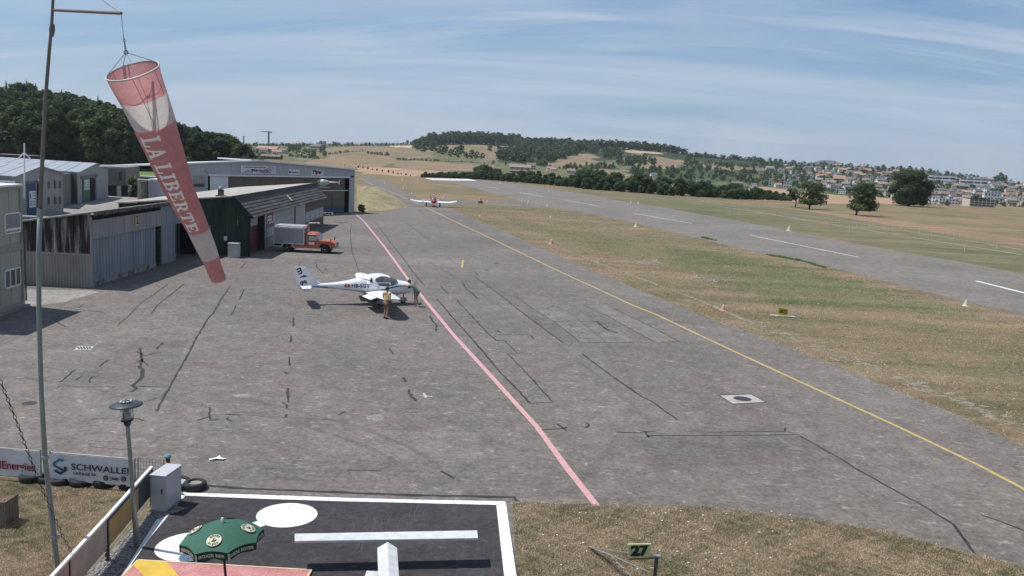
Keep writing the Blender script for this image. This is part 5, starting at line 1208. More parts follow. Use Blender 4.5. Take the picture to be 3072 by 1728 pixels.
# scale so that the visible letters reach the picture's edge as in the photograph
vx = [v.co.x for v in tm.data.vertices]; full = max(vx) - min(vx); want = (xe_ - xs1) / .66; kx_ = want / full
for v in tm.data.vertices: v.co.x *= kx_
t2, bo2, w2 = banner(xP2, xP3, 'white banner fence panel with blue square logo and SCHWALLER GARAGE SA lettering')
def on2(px, py): x, z = fwall(px, py); return x - xP2, z
xa, za = on2(215, 1402); xb, zb_ = on2(402, 1412); to = text_on('SCHWALLER', .24, M_navy, bo2, ((xa + xb) / 2, -.03, (za + zb_) / 2), (1, 0, 0), (0, 0, 1), bold=.004, lift=.012, width=xb - xa)
xa, za = on2(220, 1418); xb, _ = on2(292, 1424); text_on('GARAGE SA', .10, M_navy, bo2, ((xa + xb) / 2, -.03, za), (1, 0, 0), (0, 0, 1), bold=.003, lift=.012, width=xb - xa)
xa, za = on2(346, 1434); text_on('Jeep', .125, M_navy, bo2, (xa, -.03, za), (1, 0, 0), (0, 0, 1), bold=.004, lift=.012)
for px, M_ in ((319, M_navy), (372, mat('maroon_print', (.12, .02, .05), .5)), (397, M_redt)):
    xa, za = on2(px, 1433 if px < 350 else 1436); r_ = .072
    mb = MB(); mb.poly([(xa + r_ * cos(-2 * pi * k / 20), -.03, za + r_ * sin(-2 * pi * k / 20)) for k in range(20)][::-1]); lo = mb.build('round_logo', M_, bo2)
    mb = MB()
    mb.poly([(xa + r_ * .62 * cos(2 * pi * k / 16), -.036, za + r_ * .62 * sin(2 * pi * k / 16)) for k in range(16)]); mb.build('logo_ring', mat('pale_print', (.35, .33, .38), .5), bo2)
    MB().box(xa - r_ * .4, -.041, za - .016, xa + r_ * .4, -.038, za + .016).build('logo_bar', M_, bo2)
xa, za = on2(181, 1397); h_ = .26; mb = MB(); mb2 = MB()
def S_(pts, m_): m_.add([(xa + p[0] * h_, -.034, za + p[1] * h_) for p in pts], [tuple(range(len(pts)))])
S_([(-.75, .25), (.0, .85), (.55, .62), (.30, .48), (.02, .58), (-.48, .22)], mb2)
S_([(-.75, .25), (-.48, .22), (-.44, .02), (-.72, -.02)], mb2)
S_([(-.72, -.02), (-.44, .02), (.42, -.30), (.48, -.55)], mb)
S_([(.42, .0), (.75, -.02), (.75, -.42), (.46, -.36)], mb); S_([(.75, -.42), (.05, -.92), (-.68, -.55), (-.40, -.40), (.03, -.62), (.46, -.36)], mb)
S_([(-.46, .0), (.42, .0), (.46, -.34), (.2, -.20)], mb) if False else None
mb2.build('logo_upper_half', M_teal, bo2); mb.build('logo_lower_half', M_navy, bo2)
# short mesh panel at the end of the banner fence
me_ = thing('mesh_fence', 'short grey wire mesh panel between the banners and the meter cabinet', 'fence', F0 + uF * (xP3 + .10), angF); wm = fx(493, 1480) - xP3 - .1
_, zt5 = fwall(450, 1376)
for k in range(10): MB().tube([(wm * k / 9, .02, .08), (wm * k / 9, .02, zt5)], .006 if 0 < k < 9 else .02, 5).build('upright', M_galv, me_)
for k in range(9): MB().tube([(0, .02, .1 + (zt5 - .1) * k / 8), (wm, .02, .1 + (zt5 - .1) * k / 8)], .005 if 0 < k < 8 else .013, 5).build('crossbar', M_galv, me_)
for px in (407, 416, 424): x, _ = fwall(px, 1400); p = F0 + uF * x; MB(F0 + uF * (xP3 + .1)).tube([p, p + Vector((0, 0, ztop + .05))], .018, 6) if False else None

# ---------------------------------------------------------------- side fence with boards running towards the camera
H0 = G(497, 1482); H0 = G(492, 1488); H1 = G(150, 1830)
H0.z = H1.z = 0
gA = G(500, 1500); 
base_pts = [(478, 1512), (185, 1900)]
# top edge of the boards in the picture: (455,1393) ... (155,1728)
def top_at(px, py, h): return G(px, py, h)
ht = 1.02
J0 = G(455, 1398, ht); J1 = G(320, 1548, ht); J2 = G(205, 1672, ht); J3 = G(120, 1765, ht); J4 = G(20, 1880, ht)
J = [Vector((p.x, p.y, 0)) for p in (J0, J1, J2, J3, J4)]
M_bd_y = mat('ochre_board', (.44, .30, .12), .7, (.36, .25, .11), 2, fine=.06); M_bd_b = mat('dark_board', (.08, .085, .10), .7); M_bd_w = mat('dirty_translucent_board', (.36, .335, .31), .5, (.26, .235, .21), 2.5, fine=.1); M_bd_o = mat('pale_orange_board', (.42, .28, .19), .7)
sf = thing('board_fence', 'low boarded fence with white top rail, ochre and grey panels running towards the camera', 'fence', J[0]); SO = J[0]
Jn = []
for i, (a, b) in enumerate(zip(J, J[1:])):
    uu = (b - a).normalized(); nn = Vector((uu.y, -uu.x, 0)); th = nn * .02
    def seg(f0, f1, z0, z1, name, M, off=0.0, thk=.02, parent=sf):
        p = a.lerp(b, f0) + nn * off; q = a.lerp(b, f1) + nn * off; mb = MB(SO); tv = nn * thk
        mb.hexa([p + Vector((0, 0, z0)) - tv, q + Vector((0, 0, z0)) - tv, q + Vector((0, 0, z0)) + tv, p + Vector((0, 0, z0)) + tv], [p + Vector((0, 0, z1)) - tv, q + Vector((0, 0, z1)) - tv, q + Vector((0, 0, z1)) + tv, p + Vector((0, 0, z1)) + tv]); return mb.build(name, M, parent)
    seg(0, 1, ht - .05, ht, 'top_rail', M_whitep, 0, .035)
    Mb_ = (M_bd_b, M_bd_w, M_bd_w, M_bd_o)[i]
    seg(.02, .97, .30, ht - .06, 'board', Mb_, 0, .015)
    if i == 0:
        seg(.36, .98, .34, ht - .14, 'ochre_sheet', M_bd_y, .024, .006); seg(.36, .98, .34, ht - .14, 'ochre_sheet', M_bd_y, -.024, .006)
    if i == 1:
        for f0 in (.06, .48): seg(f0, f0 + .38, .38, ht - .16, 'faded_poster', mat('faded_poster_print', (.30, .24, .20), .6, (.42, .38, .33), 3), .022, .004)
    for f0 in (0.0, .985): seg(f0, f0 + .02, 0, ht - .05, 'post', M_chain, 0, .035)
    for z_ in (.10, .22): seg(0, 1, z_, z_ + .012, 'low_wire', M_galv, 0, .006)
gravel = sheet('gravel_strip', [(J[0].x + .1, J[0].y + .1), (J[0].x + .95, J[0].y - .1), (G(470, 1560).x, G(470, 1560).y), (G(300, 1830).x, G(300, 1830).y), (G(120, 2000).x, G(120, 2000).y), (J[4].x - .2, J[4].y), (J[2].x - .25, J[2].y)], .0155, mat('grey_gravel_ground', (.30, .28, .26), .95, (.07, .065, .06), 22, lo=.42, hi=.58, fine=.5, fscale=60, bump=.8), kind='structure')

# ---------------------------------------------------------------- cabinet
cA = G(452, 1536); cB = G(496, 1540.5); cC = G(519, 1501); uC = (cB - cA).normalized(); wC = (cB - cA).length; nC = Vector((-uC.y, uC.x, 0)); dC = (cC - cB).dot(nC)
hC = (P(442, 1423, cA.y) - cA).z
cab = thing('meter_cabinet', 'tall pale grey electric cabinet standing at the fence corner', 'cabinet', cA, atan2(uC.y, uC.x))
M_cab = mat('pale_grey_cabinet', (.46, .48, .50), .5, (.41, .43, .45), 2)
MB().box(0, 0, .06, wC, dC, hC - .03).build('body', M_cab, cab); MB().box(-.015, -.02, hC - .03, wC + .015, dC + .02, hC).build('lid', M_cab, cab)
MB().box(.02, -.012, .10, wC - .02, -.002, hC - .06).build('door', M_cab, cab); MB().box(wC + .002, .03, .10, wC + .014, dC - .03, hC - .06).build('side_panel', M_cab, cab); MB().box(-.02, -.02, 0, wC + .02, dC + .02, .06).build('plinth', M_edge, cab)
MB().box(wC - .09, -.03, .5, wC - .06, -.012, .62).build('handle', M_black, cab)
# ---------------------------------------------------------------- tyres
M_rub = mat('black_rubber', (.018, .018, .020), .75, (.035, .034, .034), 6)
def tyre_mesh(r=.30, w=.20):
    pr = [(r * .60, .01), (r * .66, .0), (r * .94, .01), (r, .05), (r, w - .05), (r * .94, w - .01), (r * .66, w), (r * .60, w - .01), (r * .60, .01)]
    mb = MB(); n = 30; vs = [(a_ * cos(2 * pi * k / n), a_ * sin(2 * pi * k / n), h) for a_, h in pr for k in range(n)]
    fs = [(i * n + k, i * n + (k + 1) % n, (i + 1) * n + (k + 1) % n, (i + 1) * n + k) for i in range(len(pr) - 1) for k in range(n)]
    return mb.add(vs, fs).mesh('tyre', M_rub, True)
tyme = tyre_mesh()
def tyre(px, py, label, rot=(0, 0, 0), s=1.0, z=.0, grp=None, rim=None):
    t_ = thing('tyre_weight', label, 'tyre', G(px, py) + Vector((0, 0, z)), group=grp, rot=rot); t_.scale = (s, s, s)
    link('tread', tyme, t_)
    if rim: MB().lathe([(.05, .06), (.185, .05), (.185, .16), (.05, .14)], (0, 0, 0), 18).build('filling', rim, t_)
    return t_
tyre(585, 1466, 'black tyre lying flat on the apron, the farther right of the pair by the cabinet', s=1.0, rim=mat('grey_filling', (.28, .27, .25), .9))
tyre(537, 1462, 'black tyre with bare wheel disc right behind the meter cabinet', rot=(.15, 0, .4), s=1.02, rim=M_galv)
for (px, py), w_ in zip(((90, 1452), (145, 1453), (187, 1459), (240, 1464), (310, 1466), (385, 1470)), ('at its left end under the red lettering', 'just right of the mast foot gap', 'under the blue square logo', 'under the GARAGE SA lettering', 'under the middle of the SCHWALLER panel', 'nearest the lamp post')):
    tyre(px, py - 9, 'black tyre lying below the banner fence, ' + w_, rot=(.1, .05, px), s=R.uniform(.85, .95), grp='tyres weighing down the banner fence')
# bollard behind the cabinet
bp_ = G(504, 1402); bol = thing('marker_post', 'little post with teal cap over a yellow and red body behind the cabinet', 'post', bp_)
MB().lathe([(.07, 0), (.07, .16)], n=14).build('base', mat('yellow_base', (.45, .28, .04), .6), bol); MB().lathe([(.055, .16), (.06, .28)], n=14).build('band', mat('dark_red_band', (.16, .03, .03), .6), bol); MB().lathe([(.085, .28), (.085, .33), (.05, .37), (.0, .375)], n=16).build('cap', mat('teal_cap', (.06, .30, .33), .5), bol)
rg_ = G(651, 1380); o = MB().add([(-.24, 0, .02), (-.05, .10, .05), (.02, .16, .09), (.10, .08, .05), (.26, .10, .03), (.18, -.04, .05), (-.02, -.05, .06), (-.2, -.09, .02)], [(0, 7, 6, 1), (1, 6, 3, 2), (3, 6, 5, 4)]).build('cloth_scrap', M_whitep); o.location = rg_; tag(o, 'crumpled white scrap lying on the apron near the banner fence', 'scrap')
# wooden planter at the left edge
pg = G(5, 1583); o = thing('planter', 'dark wooden planter box cut off by the left edge of the grass', 'planter', pg)
for k in range(7): MB().box(-.9 + k * .14, 0, .02, -.9 + k * .14 + .125, .03, .62).build('slat', M_poleb, o)
for k in range(4): MB().box(.07, .03 + k * .13, .02, .10, .03 + k * .13 + .115, .62).build('slat', M_poleb, o)

# ---------------------------------------------------------------- parasol
zr = 1.75; cu = G(667, 1611, zr); Rr = 1.5 / 2 * 1.02
um = thing('parasol', 'dark green beer parasol with round cream emblems and lettered valance', 'parasol', (cu.x, cu.y, 0))
M_cloth = mat('dark_green_cloth', (.030, .100, .070), .8, (.042, .125, .090), 2, fine=.1, fscale=40, bump=.15); M_clothd = mat('valance_green', (.016, .048, .036), .8); M_cream2 = mat('cream_print', (.62, .60, .45), .7); M_dkp = mat('dark_green_print', (.03, .06, .04), .7)
hA_ = .30; off8 = radians(22.5 + 3)
def umb_pt(k, f, sag=0.0):
    """point on the canopy: k corner number (may be fractional), f from top to rim"""
    i = math.floor(k); fr_ = k - i
    def cor(i_): a = off8 + i_ * pi / 4; return Vector((Rr * cos(a), Rr * sin(a), 0))
    a = cor(i); b = cor(i + 1); q = a.lerp(b, fr_) * f
    bow = sin(pi * fr_) * f * f * .045
    z = zr + hA_ * (1 - f) + .045 * sin(pi * f) + bow * .8; q = q * (1 - bow * .9); return Vector((q.x, q.y, z))
tiltq = Matrix.Rotation(radians(-4), 4, 'Y')
def U(v): w = Matrix.Translation((0, 0, zr)) @ tiltq @ Matrix.Translation((0, 0, -zr)) @ Vector(v); return w
for k in range(8):
    mb = MB(); nf, nk = 10, 8; vs = [U(umb_pt(k + j / nk, max(i / nf, .015))) for i in range(nf + 1) for j in range(nk + 1)]
    fs = [(i * 9 + j, (i + 1) * 9 + j, (i + 1) * 9 + j + 1, i * 9 + j + 1) for i in range(nf) for j in range(nk)]
    go = mb.add(vs, fs).build('canopy_gore', M_cloth, um, smooth=True)
    mb = MB(); vs = []
    for j in range(nk + 1):
        p = umb_pt(k + j / nk, 1.0); q = Vector((p.x * 1.0, p.y * 1.0, p.z - .15 - .012 * sin(j * 1.4 + k))); vs += [U(p), U(q)]
    va = mb.add(vs, [(2 * j, 2 * j + 1, 2 * j + 3, 2 * j + 2) for j in range(nk)]).build('valance', M_clothd, um, smooth=True)
    # lettering on the valance
    mid = (umb_pt(k, 1) + umb_pt(k + 1, 1)) / 2; xd = (umb_pt(k + 1, 1) - umb_pt(k, 1)).normalized(); mid.z -= .085; outn = Vector((mid.x, mid.y, 0)).normalized()
    s_ = 'BIERE BOXER' if k % 2 == 0 else 'BOXER BIER'
    me5 = text_mesh(s_, .085, M_cream2, 0, 'valance_lettering', .002); xs = [v.co.x for v in me5.vertices]; kk = .47 / (max(xs) - min(xs))
    for v in me5.vertices:
        t_ = (v.co.x * kk) / (umb_pt(k + 1, 1) - umb_pt(k, 1)).length + .5; p = umb_pt(k + t_, 1.0); v.co = U(Vector((p.x, p.y, p.z - .085 + v.co.y)) + outn * .008)
    link('valance_lettering', me5, um)
    a8 = off8 + k * pi / 4; p = umb_pt(k, 1); MB().add([U(p + Vector((0, 0, -.01))), U(p + Vector((0, 0, -.15))), U(p * 1.0 + Vector((cos(a8 + 1.57) * .045, sin(a8 + 1.57) * .045, -.15))), U(p + Vector((cos(a8 + 1.57) * .045, sin(a8 + 1.57) * .045, -.02)))], [(0, 1, 2, 3)]).build('valance_trim', mat('pale_trim', (.45, .46, .42), .7), um) if k % 1 == 0 else None
    MB().tube([U(Vector((0, 0, zr + hA_ - .02))), U(umb_pt(k, .98) - Vector((0, 0, .02)))], .006, 5).build('rib', M_galv, um)
# emblems on every other gore (facing camera is k with direction -y)
def emblem(k):
    cc = umb_pt(k + .5, .70); c2 = umb_pt(k + .5, .74); rr_ = .135
    rad = (umb_pt(k + .5, .9) - umb_pt(k + .5, .5)).normalized(); tang = Vector((-cc.y, cc.x, 0)).normalized(); nn = tang.cross(-rad).normalized()
    if nn.z < 0: nn = -nn
    def surf(u_, v_, l):
        q = cc + tang * u_ + rad * v_ + nn * l; return U(q)
    mb = MB(); mb.poly([surf(rr_ * cos(2 * pi * j / 28), rr_ * sin(2 * pi * j / 28), .022) for j in range(28)]); mb.poly([surf(rr_ * cos(2 * pi * j / 28), rr_ * sin(2 * pi * j / 28), .006) for j in range(28)][::-1]); e = mb.build('emblem', M_cream2, um)
    for s_, sign_ in (('BOXER', 1), ('BIERE', -1)):
        for i, chh in enumerate(s_):
            me6 = text_mesh(chh, .058, M_dkp, 0, 'emblem_letter', .002); a = (i - 2) * .42; 
            for v in me6.vertices:
                x, y = v.co.x, v.co.y + (rr_ * .74)
                if sign_ > 0: uu_, vv_ = x * cos(-a) - y * sin(-a), x * sin(-a) + y * cos(-a)
                else:
                    y2 = v.co.y - rr_ * .74; uu_, vv_ = x * cos(a) - y2 * sin(a), x * sin(a) + y2 * cos(a)
                v.co = surf(uu_, -vv_, .027)
            link('emblem_letter', me6, e)
    mb = MB(); 
    for pl_ in ([(-.05, .035), (-.02, .0), (-.035, -.03), (-.01, -.035), (.01, .0), (.045, -.02), (.05, .01), (.02, .03), (.03, .055), (-.005, .04)], [(-.01, -.05), (.01, -.06), (.015, -.04), (-.005, -.036)]): mb.poly([surf(x, y, .027) for x, y in pl_])
    mb.build('emblem_figure', M_dkp, e)
kf = [k for k in range(8) if umb_pt(k + .5, 1).y < -.6 * Rr and abs(umb_pt(k + .5, 1).x) < .3]
k0 = kf[0] if kf else 5
for q in (0, 2, 4, 6): emblem((k0 + q) % 8)
MB().lathe([(.03, zr + hA_ - .01), (.03, zr + hA_ + .05), (.02, zr + hA_ + .08), (.0, zr + hA_ + .085)], n=12).build('finial', M_whitep, um)
MB().tube([U((0, 0, zr + hA_)), U((0, 0, zr - .3)), (.07, .0, .9), (.16, 0, 0)], .024, 10).build('pole', mat('dark_brown_pole', (.05, .022, .028), .5), um)
MB().lathe([(.25, 0), (.25, .06), (.06, .10), (.04, .3)], (.16, 0, 0), 18).build('foot', M_galv, um)

# ---------------------------------------------------------------- landing T
hT = .66; M_T = mat('white_painted_T', (.60, .615, .62), .6, (.47, .485, .50), 5, fine=.1)
a = G(884, 1601, hT); b_ = G(1431, 1591, hT); c_ = G(1434, 1614, hT); d_ = G(884, 1623, hT)
tt = thing('landing_tee', 'big white landing T on a low stand in the dark signal square', 'landing T', (a.x, a.y, 0)); TO = Vector(tt.location)
def lift(p, z): return Vector((p.x, p.y, z))
MB(TO).hexa([lift(d_, hT - .05), lift(c_, hT - .05), lift(b_, hT - .05), lift(a, hT - .05)], [d_, c_, b_, a]).build('cross_bar', M_T, tt)
ax = (c_ - d_).normalized(); ay = Vector((-ax.y, ax.x, 0)); mid = G(1163, 1632, hT + .05); mid.z = 0
sl = 3.6; sw_ = .225
s0 = G(1132, 1641, hT); s1 = G(1191, 1641, hT); rg0 = G(1163, 1626, hT + .06); L_ = (s0 - G(1135, 1728, hT)).length
bk = -ay * sl
s0 = lift(s0, hT - .02); s1 = lift(s1, hT - .02); rg0 = lift(rg0, hT + .06)
e0_ = G(1135, 1728, hT); e1_ = G(1197, 1728, hT); er_ = G(1166, 1728, hT + .10)
k_len = 2.6
def ext(p, q, k): v = q - p; return p + v * k
q0, q1, qr = ext(s0, lift(e0_, hT - .02), 4.5), ext(s1, lift(e1_, hT - .02), 4.5), ext(rg0, lift(er_, hT + .06), 4.5)
MB(TO).add([s0, s1, rg0, q0, q1, qr], [(0, 1, 2), (0, 2, 5, 3), (2, 1, 4, 5), (0, 3, 4, 1)]).build('stem', M_T, tt)
pst = G(1165, 1705); MB(TO).box(pst.x - .04, pst.y - .5, 0, pst.x + .04, pst.y - .42, hT - .03).build('stand', M_galv, tt)
bxa = G(1100, 1712, .45); MB(TO).box(bxa.x, bxa.y - .9, .0, bxa.x + .26, bxa.y, .45).build('pivot_box', M_T, tt)
for px in (930, 1390): p = G(px, 1610, hT); MB(TO).box(p.x - .02, p.y - .02, 0, p.x + .02, p.y + .02, hT - .05).build('leg', M_black, tt) if False else None

# ---------------------------------------------------------------- board 27 on its frame
Yp = 16.9
sg = thing('runway_number_board', 'yellow green board with black 27 on a post with slanting white struts', 'sign', (P(1965, 1728, Yp).x, Yp, 0)); SGO = Vector(sg.location)
pa, pb_, pc_, pd_ = P(1885, 1673, Yp), P(1951, 1671, Yp), P(1953, 1632, Yp), P(1883, 1633, Yp)
back = Vector((0, .03, 0)); bd = MB(SGO).hexa([pa, pb_, pb_ + back, pa + back], [pd_, pc_, pc_ + back, pd_ + back]).build('board', mat('yellow_green_board', (.62, .66, .38), .6, (.52, .57, .32), 7, fine=.15, fscale=120), sg)
ctr = (pa + pb_ + pc_ + pd_) / 4; xd = (pb_ - pa).normalized(); text_on('27', .29, M_black, bd, ctr - SGO + Vector((0, -.005, 0)), xd, upv, bold=.018, lift=.012, width=(pb_ - pa).length * .84)
MB(SGO).tube([P(1883, 1678, Yp), P(1962, 1674, Yp)], .016, 6).build('rust_rail', mat('rusty_rail', (.16, .07, .05), .8), sg)
ptop = P(1971, 1668, Yp); pbt = Vector((P(1963, 1728, Yp).x - .02, Yp, 0)); MB(SGO).tube([pbt, ptop], .042, 12).build('post', mat('dark_blue_post', (.10, .12, .15), .35, metal=.5), sg); MB(SGO).box(ptop.x - .09, ptop.y - .05, ptop.z - .01, ptop.x + .08, ptop.y + .05, ptop.z + .02).build('cap', M_galv, sg)
gt_ = G(1765, 1640, .05); pL = P(1950, 1717, Yp); MB(SGO).tube([gt_, P(1955, 1670, Yp)], .012, 6).build('strut', M_galv, sg)
MB(SGO).tube([gt_, P(1828, 1664, Yp + 1.5), pL], .012, 6).build('strut', M_galv, sg)
MB(SGO).tube([P(1983, 1672, Yp), G(2075, 1780, .0)], .012, 6).build('strut', M_galv, sg)
MB(SGO).tube([gt_, G(1810, 1668, .05), G(1900, 1750, .05)], .014, 6).build('ground_bar', mat('dark_bar', (.09, .07, .07), .7), sg)
MB(SGO).tube([gt_ + Vector((.03, -.05, 0)), G(1825, 1660, .2), G(1905, 1740, .3)], .010, 6).build('strut', M_galv, sg)
sb_ = P(1956, 1712, Yp - .05); MB(SGO).box(sb_.x - .05, sb_.y - .02, sb_.z - .3, sb_.x + .03, sb_.y + .02, sb_.z + .07).build('junction_plate', M_cream, sg)

# ---------------------------------------------------------------- yellow taxi sign
ys = G(2348, 950); yt = thing('taxiway_sign', 'small yellow board with 09-27 on a concrete footing in the grass', 'sign', ys, radians(-6))
k_ = ys.y / FPX; MB().box(-.75, -.25, 0, .75, .25, .07).build('footing', M_conc, yt)
o = MB().hexa([(-15 * k_, -.04, .10), (14 * k_, -.04, .0 + .10), (14 * k_, .04, .10), (-15 * k_, .04, .10)], [(-15 * k_, -.04, 26 * k_ + .05), (14 * k_, -.04, 24 * k_), (14 * k_, .04, 24 * k_), (-15 * k_, .04, 26 * k_ + .05)]).build('board', mat('bright_yellow', (.62, .50, .05), .5, (.5, .40, .05), 4), yt)
text_on('-09-27-', .32, M_black, o, (0, -.045, 15 * k_), (1, 0, -.03), (.03, 0, 1), bold=.01, lift=.006, width=24 * k_)
# ---------------------------------------------------------------- edge markers
def marker(px, py, w, M, label, name='edge_marker', grp=None):
    g = hit(px, py); k = g.y / FPX; r = w * k / 2; t_ = thing(name, label, 'marker', g, group=grp)
    MB().lathe([(r * 1.35, 0), (r * 1.35, r * .12), (r * .95, r * .2), (r * .45, r * 1.5), (r * .3, r * 1.55)], n=12).build('cone', M, t_, smooth=False)
    MB().lathe([(r * .3, r * 1.55), (r * .34, r * 2.0), (r * .12, r * 2.15)], n=8).build('lamp_head', M_whitep, t_); return t_
M_mw2 = mat('cream_marker', (.62, .58, .42), .6, (.5, .46, .34), 6); M_mor = mat('pale_orange_marker', (.58, .36, .24), .6, (.48, .28, .18), 5)
marker(1654, 733, 14, M_mor, 'orange and white cone at the near edge of the grass strip beside the taxiway'); marker(2169, 931, 16, M_mor, 'orange cone nearest the small yellow board on the grass'); marker(2897, 918, 17, M_mw2, 'cream cone at the near runway edge on a pale patch, right side')
marker(1908, 681, 12, M_mw2, 'cream cone at the near runway edge beside the third dash'); marker(2367, 692, 13, M_mw2, 'cream cone on the far runway edge near the fence posts')
for px, py in ((1440, 650), (1652, 652), (1566, 604), (1585, 608), (1461, 607), (1642, 619), (1647, 574), (1501, 551), (1236, 580), (1208, 542), (1253, 543), (1210, 566), (1238, 601), (1332, 593), (1155, 551), (1893, 608), (1915, 611)):
    marker(px, py, 5.5, M_mw2, 'small pale marker cone dotted along the far runway and taxiway edges', grp='small far edge markers')
rw = thing('orange_marker_stand', 'red and white marker stand on the link between taxiway and runway', 'marker', G(1441, 610)); MB().prism([(-.5, -.2), (.5, -.2), (.5, .2), (-.5, .2)], 0, .45).build('base', mat('red_marker', (.45, .09, .07), .6), rw); MB().lathe([(.28, .45), (.16, 1.1)], n=10).build('cone', M_mor, rw)
# fence posts across the meadow
M_post = mat('white_fence_post', (.55, .56, .50), .6)
POSTS1 = [(2113, 616, 10), (2170, 624, 12), (2227, 632, 12), (2235, 633, 10), (2291, 640, 12), (2362, 649, 12), (2396, 654, 12), (2497, 664, 11), (2519, 669, 13), (2571, 679, 14), (2609, 683, 14), (2666, 692, 15), (2704, 697, 15), (2758, 707, 15), (2795, 712, 16), (2862, 722, 16), (2991, 748, 18)]
POSTS2 = [(2104, 622, 11), (2192, 637, 12), (2355, 661, 13), (2483, 683, 15), (2550, 697, 17), (2894, 757, 20)]
for lst, lab in ((POSTS1, 'thin white post in the farther row across the meadow'), (POSTS2, 'thin white post in the nearer row beyond the runway')):
    for px, py, h in lst:
        g = hit(px, py); hh = h * g.y / FPX; o = MB().box(-.05, -.05, -.05, .05, .05, hh).build('fence_post', M_post); o.location = g; tag(o, lab, 'post', 'posts of the ' + ('farther' if lst is POSTS1 else 'nearer') + ' meadow fence')
# ================================================================== aircraft, vehicles, people
M_gel = mat('white_gelcoat', (.78, .79, .80), .25, (.75, .76, .77), 2, spec=.5)
M_can = mat('dark_canopy_glass', (.06, .065, .07), .06, (.16, .16, .15), 1.6, spec=.8, lo=.4, hi=.7)
M_bstr = mat('blue_stripe_paint', (.03, .17, .36), .35); M_navyp = mat('navy_paint', (.012, .018, .055), .45); M_bltx = mat('black_paint', (.015, .015, .018), .5)
M_grf = mat('grey_fairing', (.36, .37, .39), .45)
# ---------------------------------------------------------------- white two-seat trainer
AC = Vector((-8.07, 51.7, 0)); HD = radians(20)
ac = thing('trainer_aircraft', 'white low wing trainer aircraft with registration HB-SGT, blue stripe and mfg letters on its fin', 'airplane', AC, HD)
ST = [(2.34, .985, 1.0, .01), (2.28, .93, 1.05, .06), (2.17, .87, 1.12, .13), (2.10, .76, 1.20, .30), (1.9, .66, 1.30, .44), (1.6, .61, 1.37, .51), (1.3, .59, 1.42, .55), (1.05, .58, 1.49, .58), (.8, .57, 1.62, .60), (.5, .57, 1.75, .61), (.2, .57, 1.83, .61), (-.1, .58, 1.85, .60), (-.4, .60, 1.82, .585), (-.7, .63, 1.75, .55), (-1.0, .67, 1.66, .50), (-1.4, .74, 1.53, .42), (-1.8, .80, 1.42, .34), (-2.4, .88, 1.32, .245), (-3.0, .93, 1.25, .18), (-3.6, .965, 1.21, .13), (-4.15, .98, 1.16, .09), (-4.4, 1.02, 1.12, .04)]
NS = 36
def fus_row(x):
    xs = [s[0] for s in ST][::-1]; f = lambda i: float(np.interp(x, xs, [s[i] for s in ST][::-1])); return f(1), f(2), f(3)
def fus_pt(x, a, lift=0.0):
    zb_, zt, hw = fus_row(x); zc_ = zb_ + (zt - zb_) * .45; c, s = cos(a), sin(a)
    up_ = zt - zc_; dn = zc_ - zb_; ex = .85
    y = (hw + lift) * math.copysign(abs(s) ** ex, s)
    if c > 0:
        cab = max(0, min(1, (zt - 1.5) / .3)); y *= 1 - .28 * cab * c ** 1.6
    z = zc_ + ((up_ + lift) if c > 0 else (dn + lift)) * math.copysign(abs(c) ** ex, c); return (x, y, z)
xs_f = sorted(set([s[0] for s in ST] + list(np.arange(-4.3, 2.1, .12))), reverse=True)
vs = [fus_pt(x, 2 * pi * k / NS) for x in xs_f for k in range(NS)]
fs = [(i * NS + k, i * NS + (k + 1) % NS, (i + 1) * NS + (k + 1) % NS, (i + 1) * NS + k) for i in range(len(xs_f) - 1) for k in range(NS)]
fus = fixn(MB().add(vs, fs).build('fuselage', M_gel, ac, smooth=True))
def win(name, pts, M, side, lift=.008, n=7):
    """patch on the fuselage side bounded by an outline in x,z"""
    bm = bmesh.new(); vv = [bm.verts.new((p[0], 0, p[1])) for p in pts]; bm.faces.new(vv); bmesh.ops.triangulate(bm, faces=bm.faces)
    for _ in range(4): bmesh.ops.subdivide_edges(bm, edges=[e for e in bm.edges if e.calc_length() > .12], cuts=1, use_grid_fill=True)
    for v in bm.verts: v.co.y = side * (side_y(v.co.x, v.co.z) + lift)
    me = bpy.data.meshes.new(name); bm.to_mesh(me); bm.free(); me.materials.append(M); me.polygons.foreach_set('use_smooth', [True] * len(me.polygons)); return link(name, me, ac)
def side_y(x, z):
    best = None; lo, hi = 0.02, pi - .02
    for _ in range(26):
        m_ = (lo + hi) / 2
        if fus_pt(x, m_)[2] > z: lo = m_
        else: hi = m_
    return abs(fus_pt(x, (lo + hi) / 2)[1])
canopy_out = [(1.02, 1.30), (.95, 1.47), (.70, 1.60), (.40, 1.70), (.10, 1.72), (-.22, 1.62), (-.30, 1.48), (-.16, 1.36), (-.02, 1.17), (.45, 1.15), (.80, 1.20)]
for sd_ in (-1, 1): win('canopy_window', canopy_out, M_can, sd_)
for sd_ in (-1, 1): win('canopy_brace', [(-.14, 1.335), (.52, 1.335), (.60, 1.22), (.66, 1.22), (.60, 1.37), (-.16, 1.37)], M_gel, sd_, .014)
# windscreen across the front
vs = []; a_n = 14
for i, x in enumerate((1.10, .98, .84, .66)):
    for k in range(a_n + 1): vs.append(fus_pt(x, (-.95 + 1.9 * k / a_n), .009))
MB().add(vs, [(i * (a_n + 1) + k, i * (a_n + 1) + k + 1, (i + 1) * (a_n + 1) + k + 1, (i + 1) * (a_n + 1) + k) for i in range(3) for k in range(a_n)]).build('windscreen', M_can, ac, smooth=True)
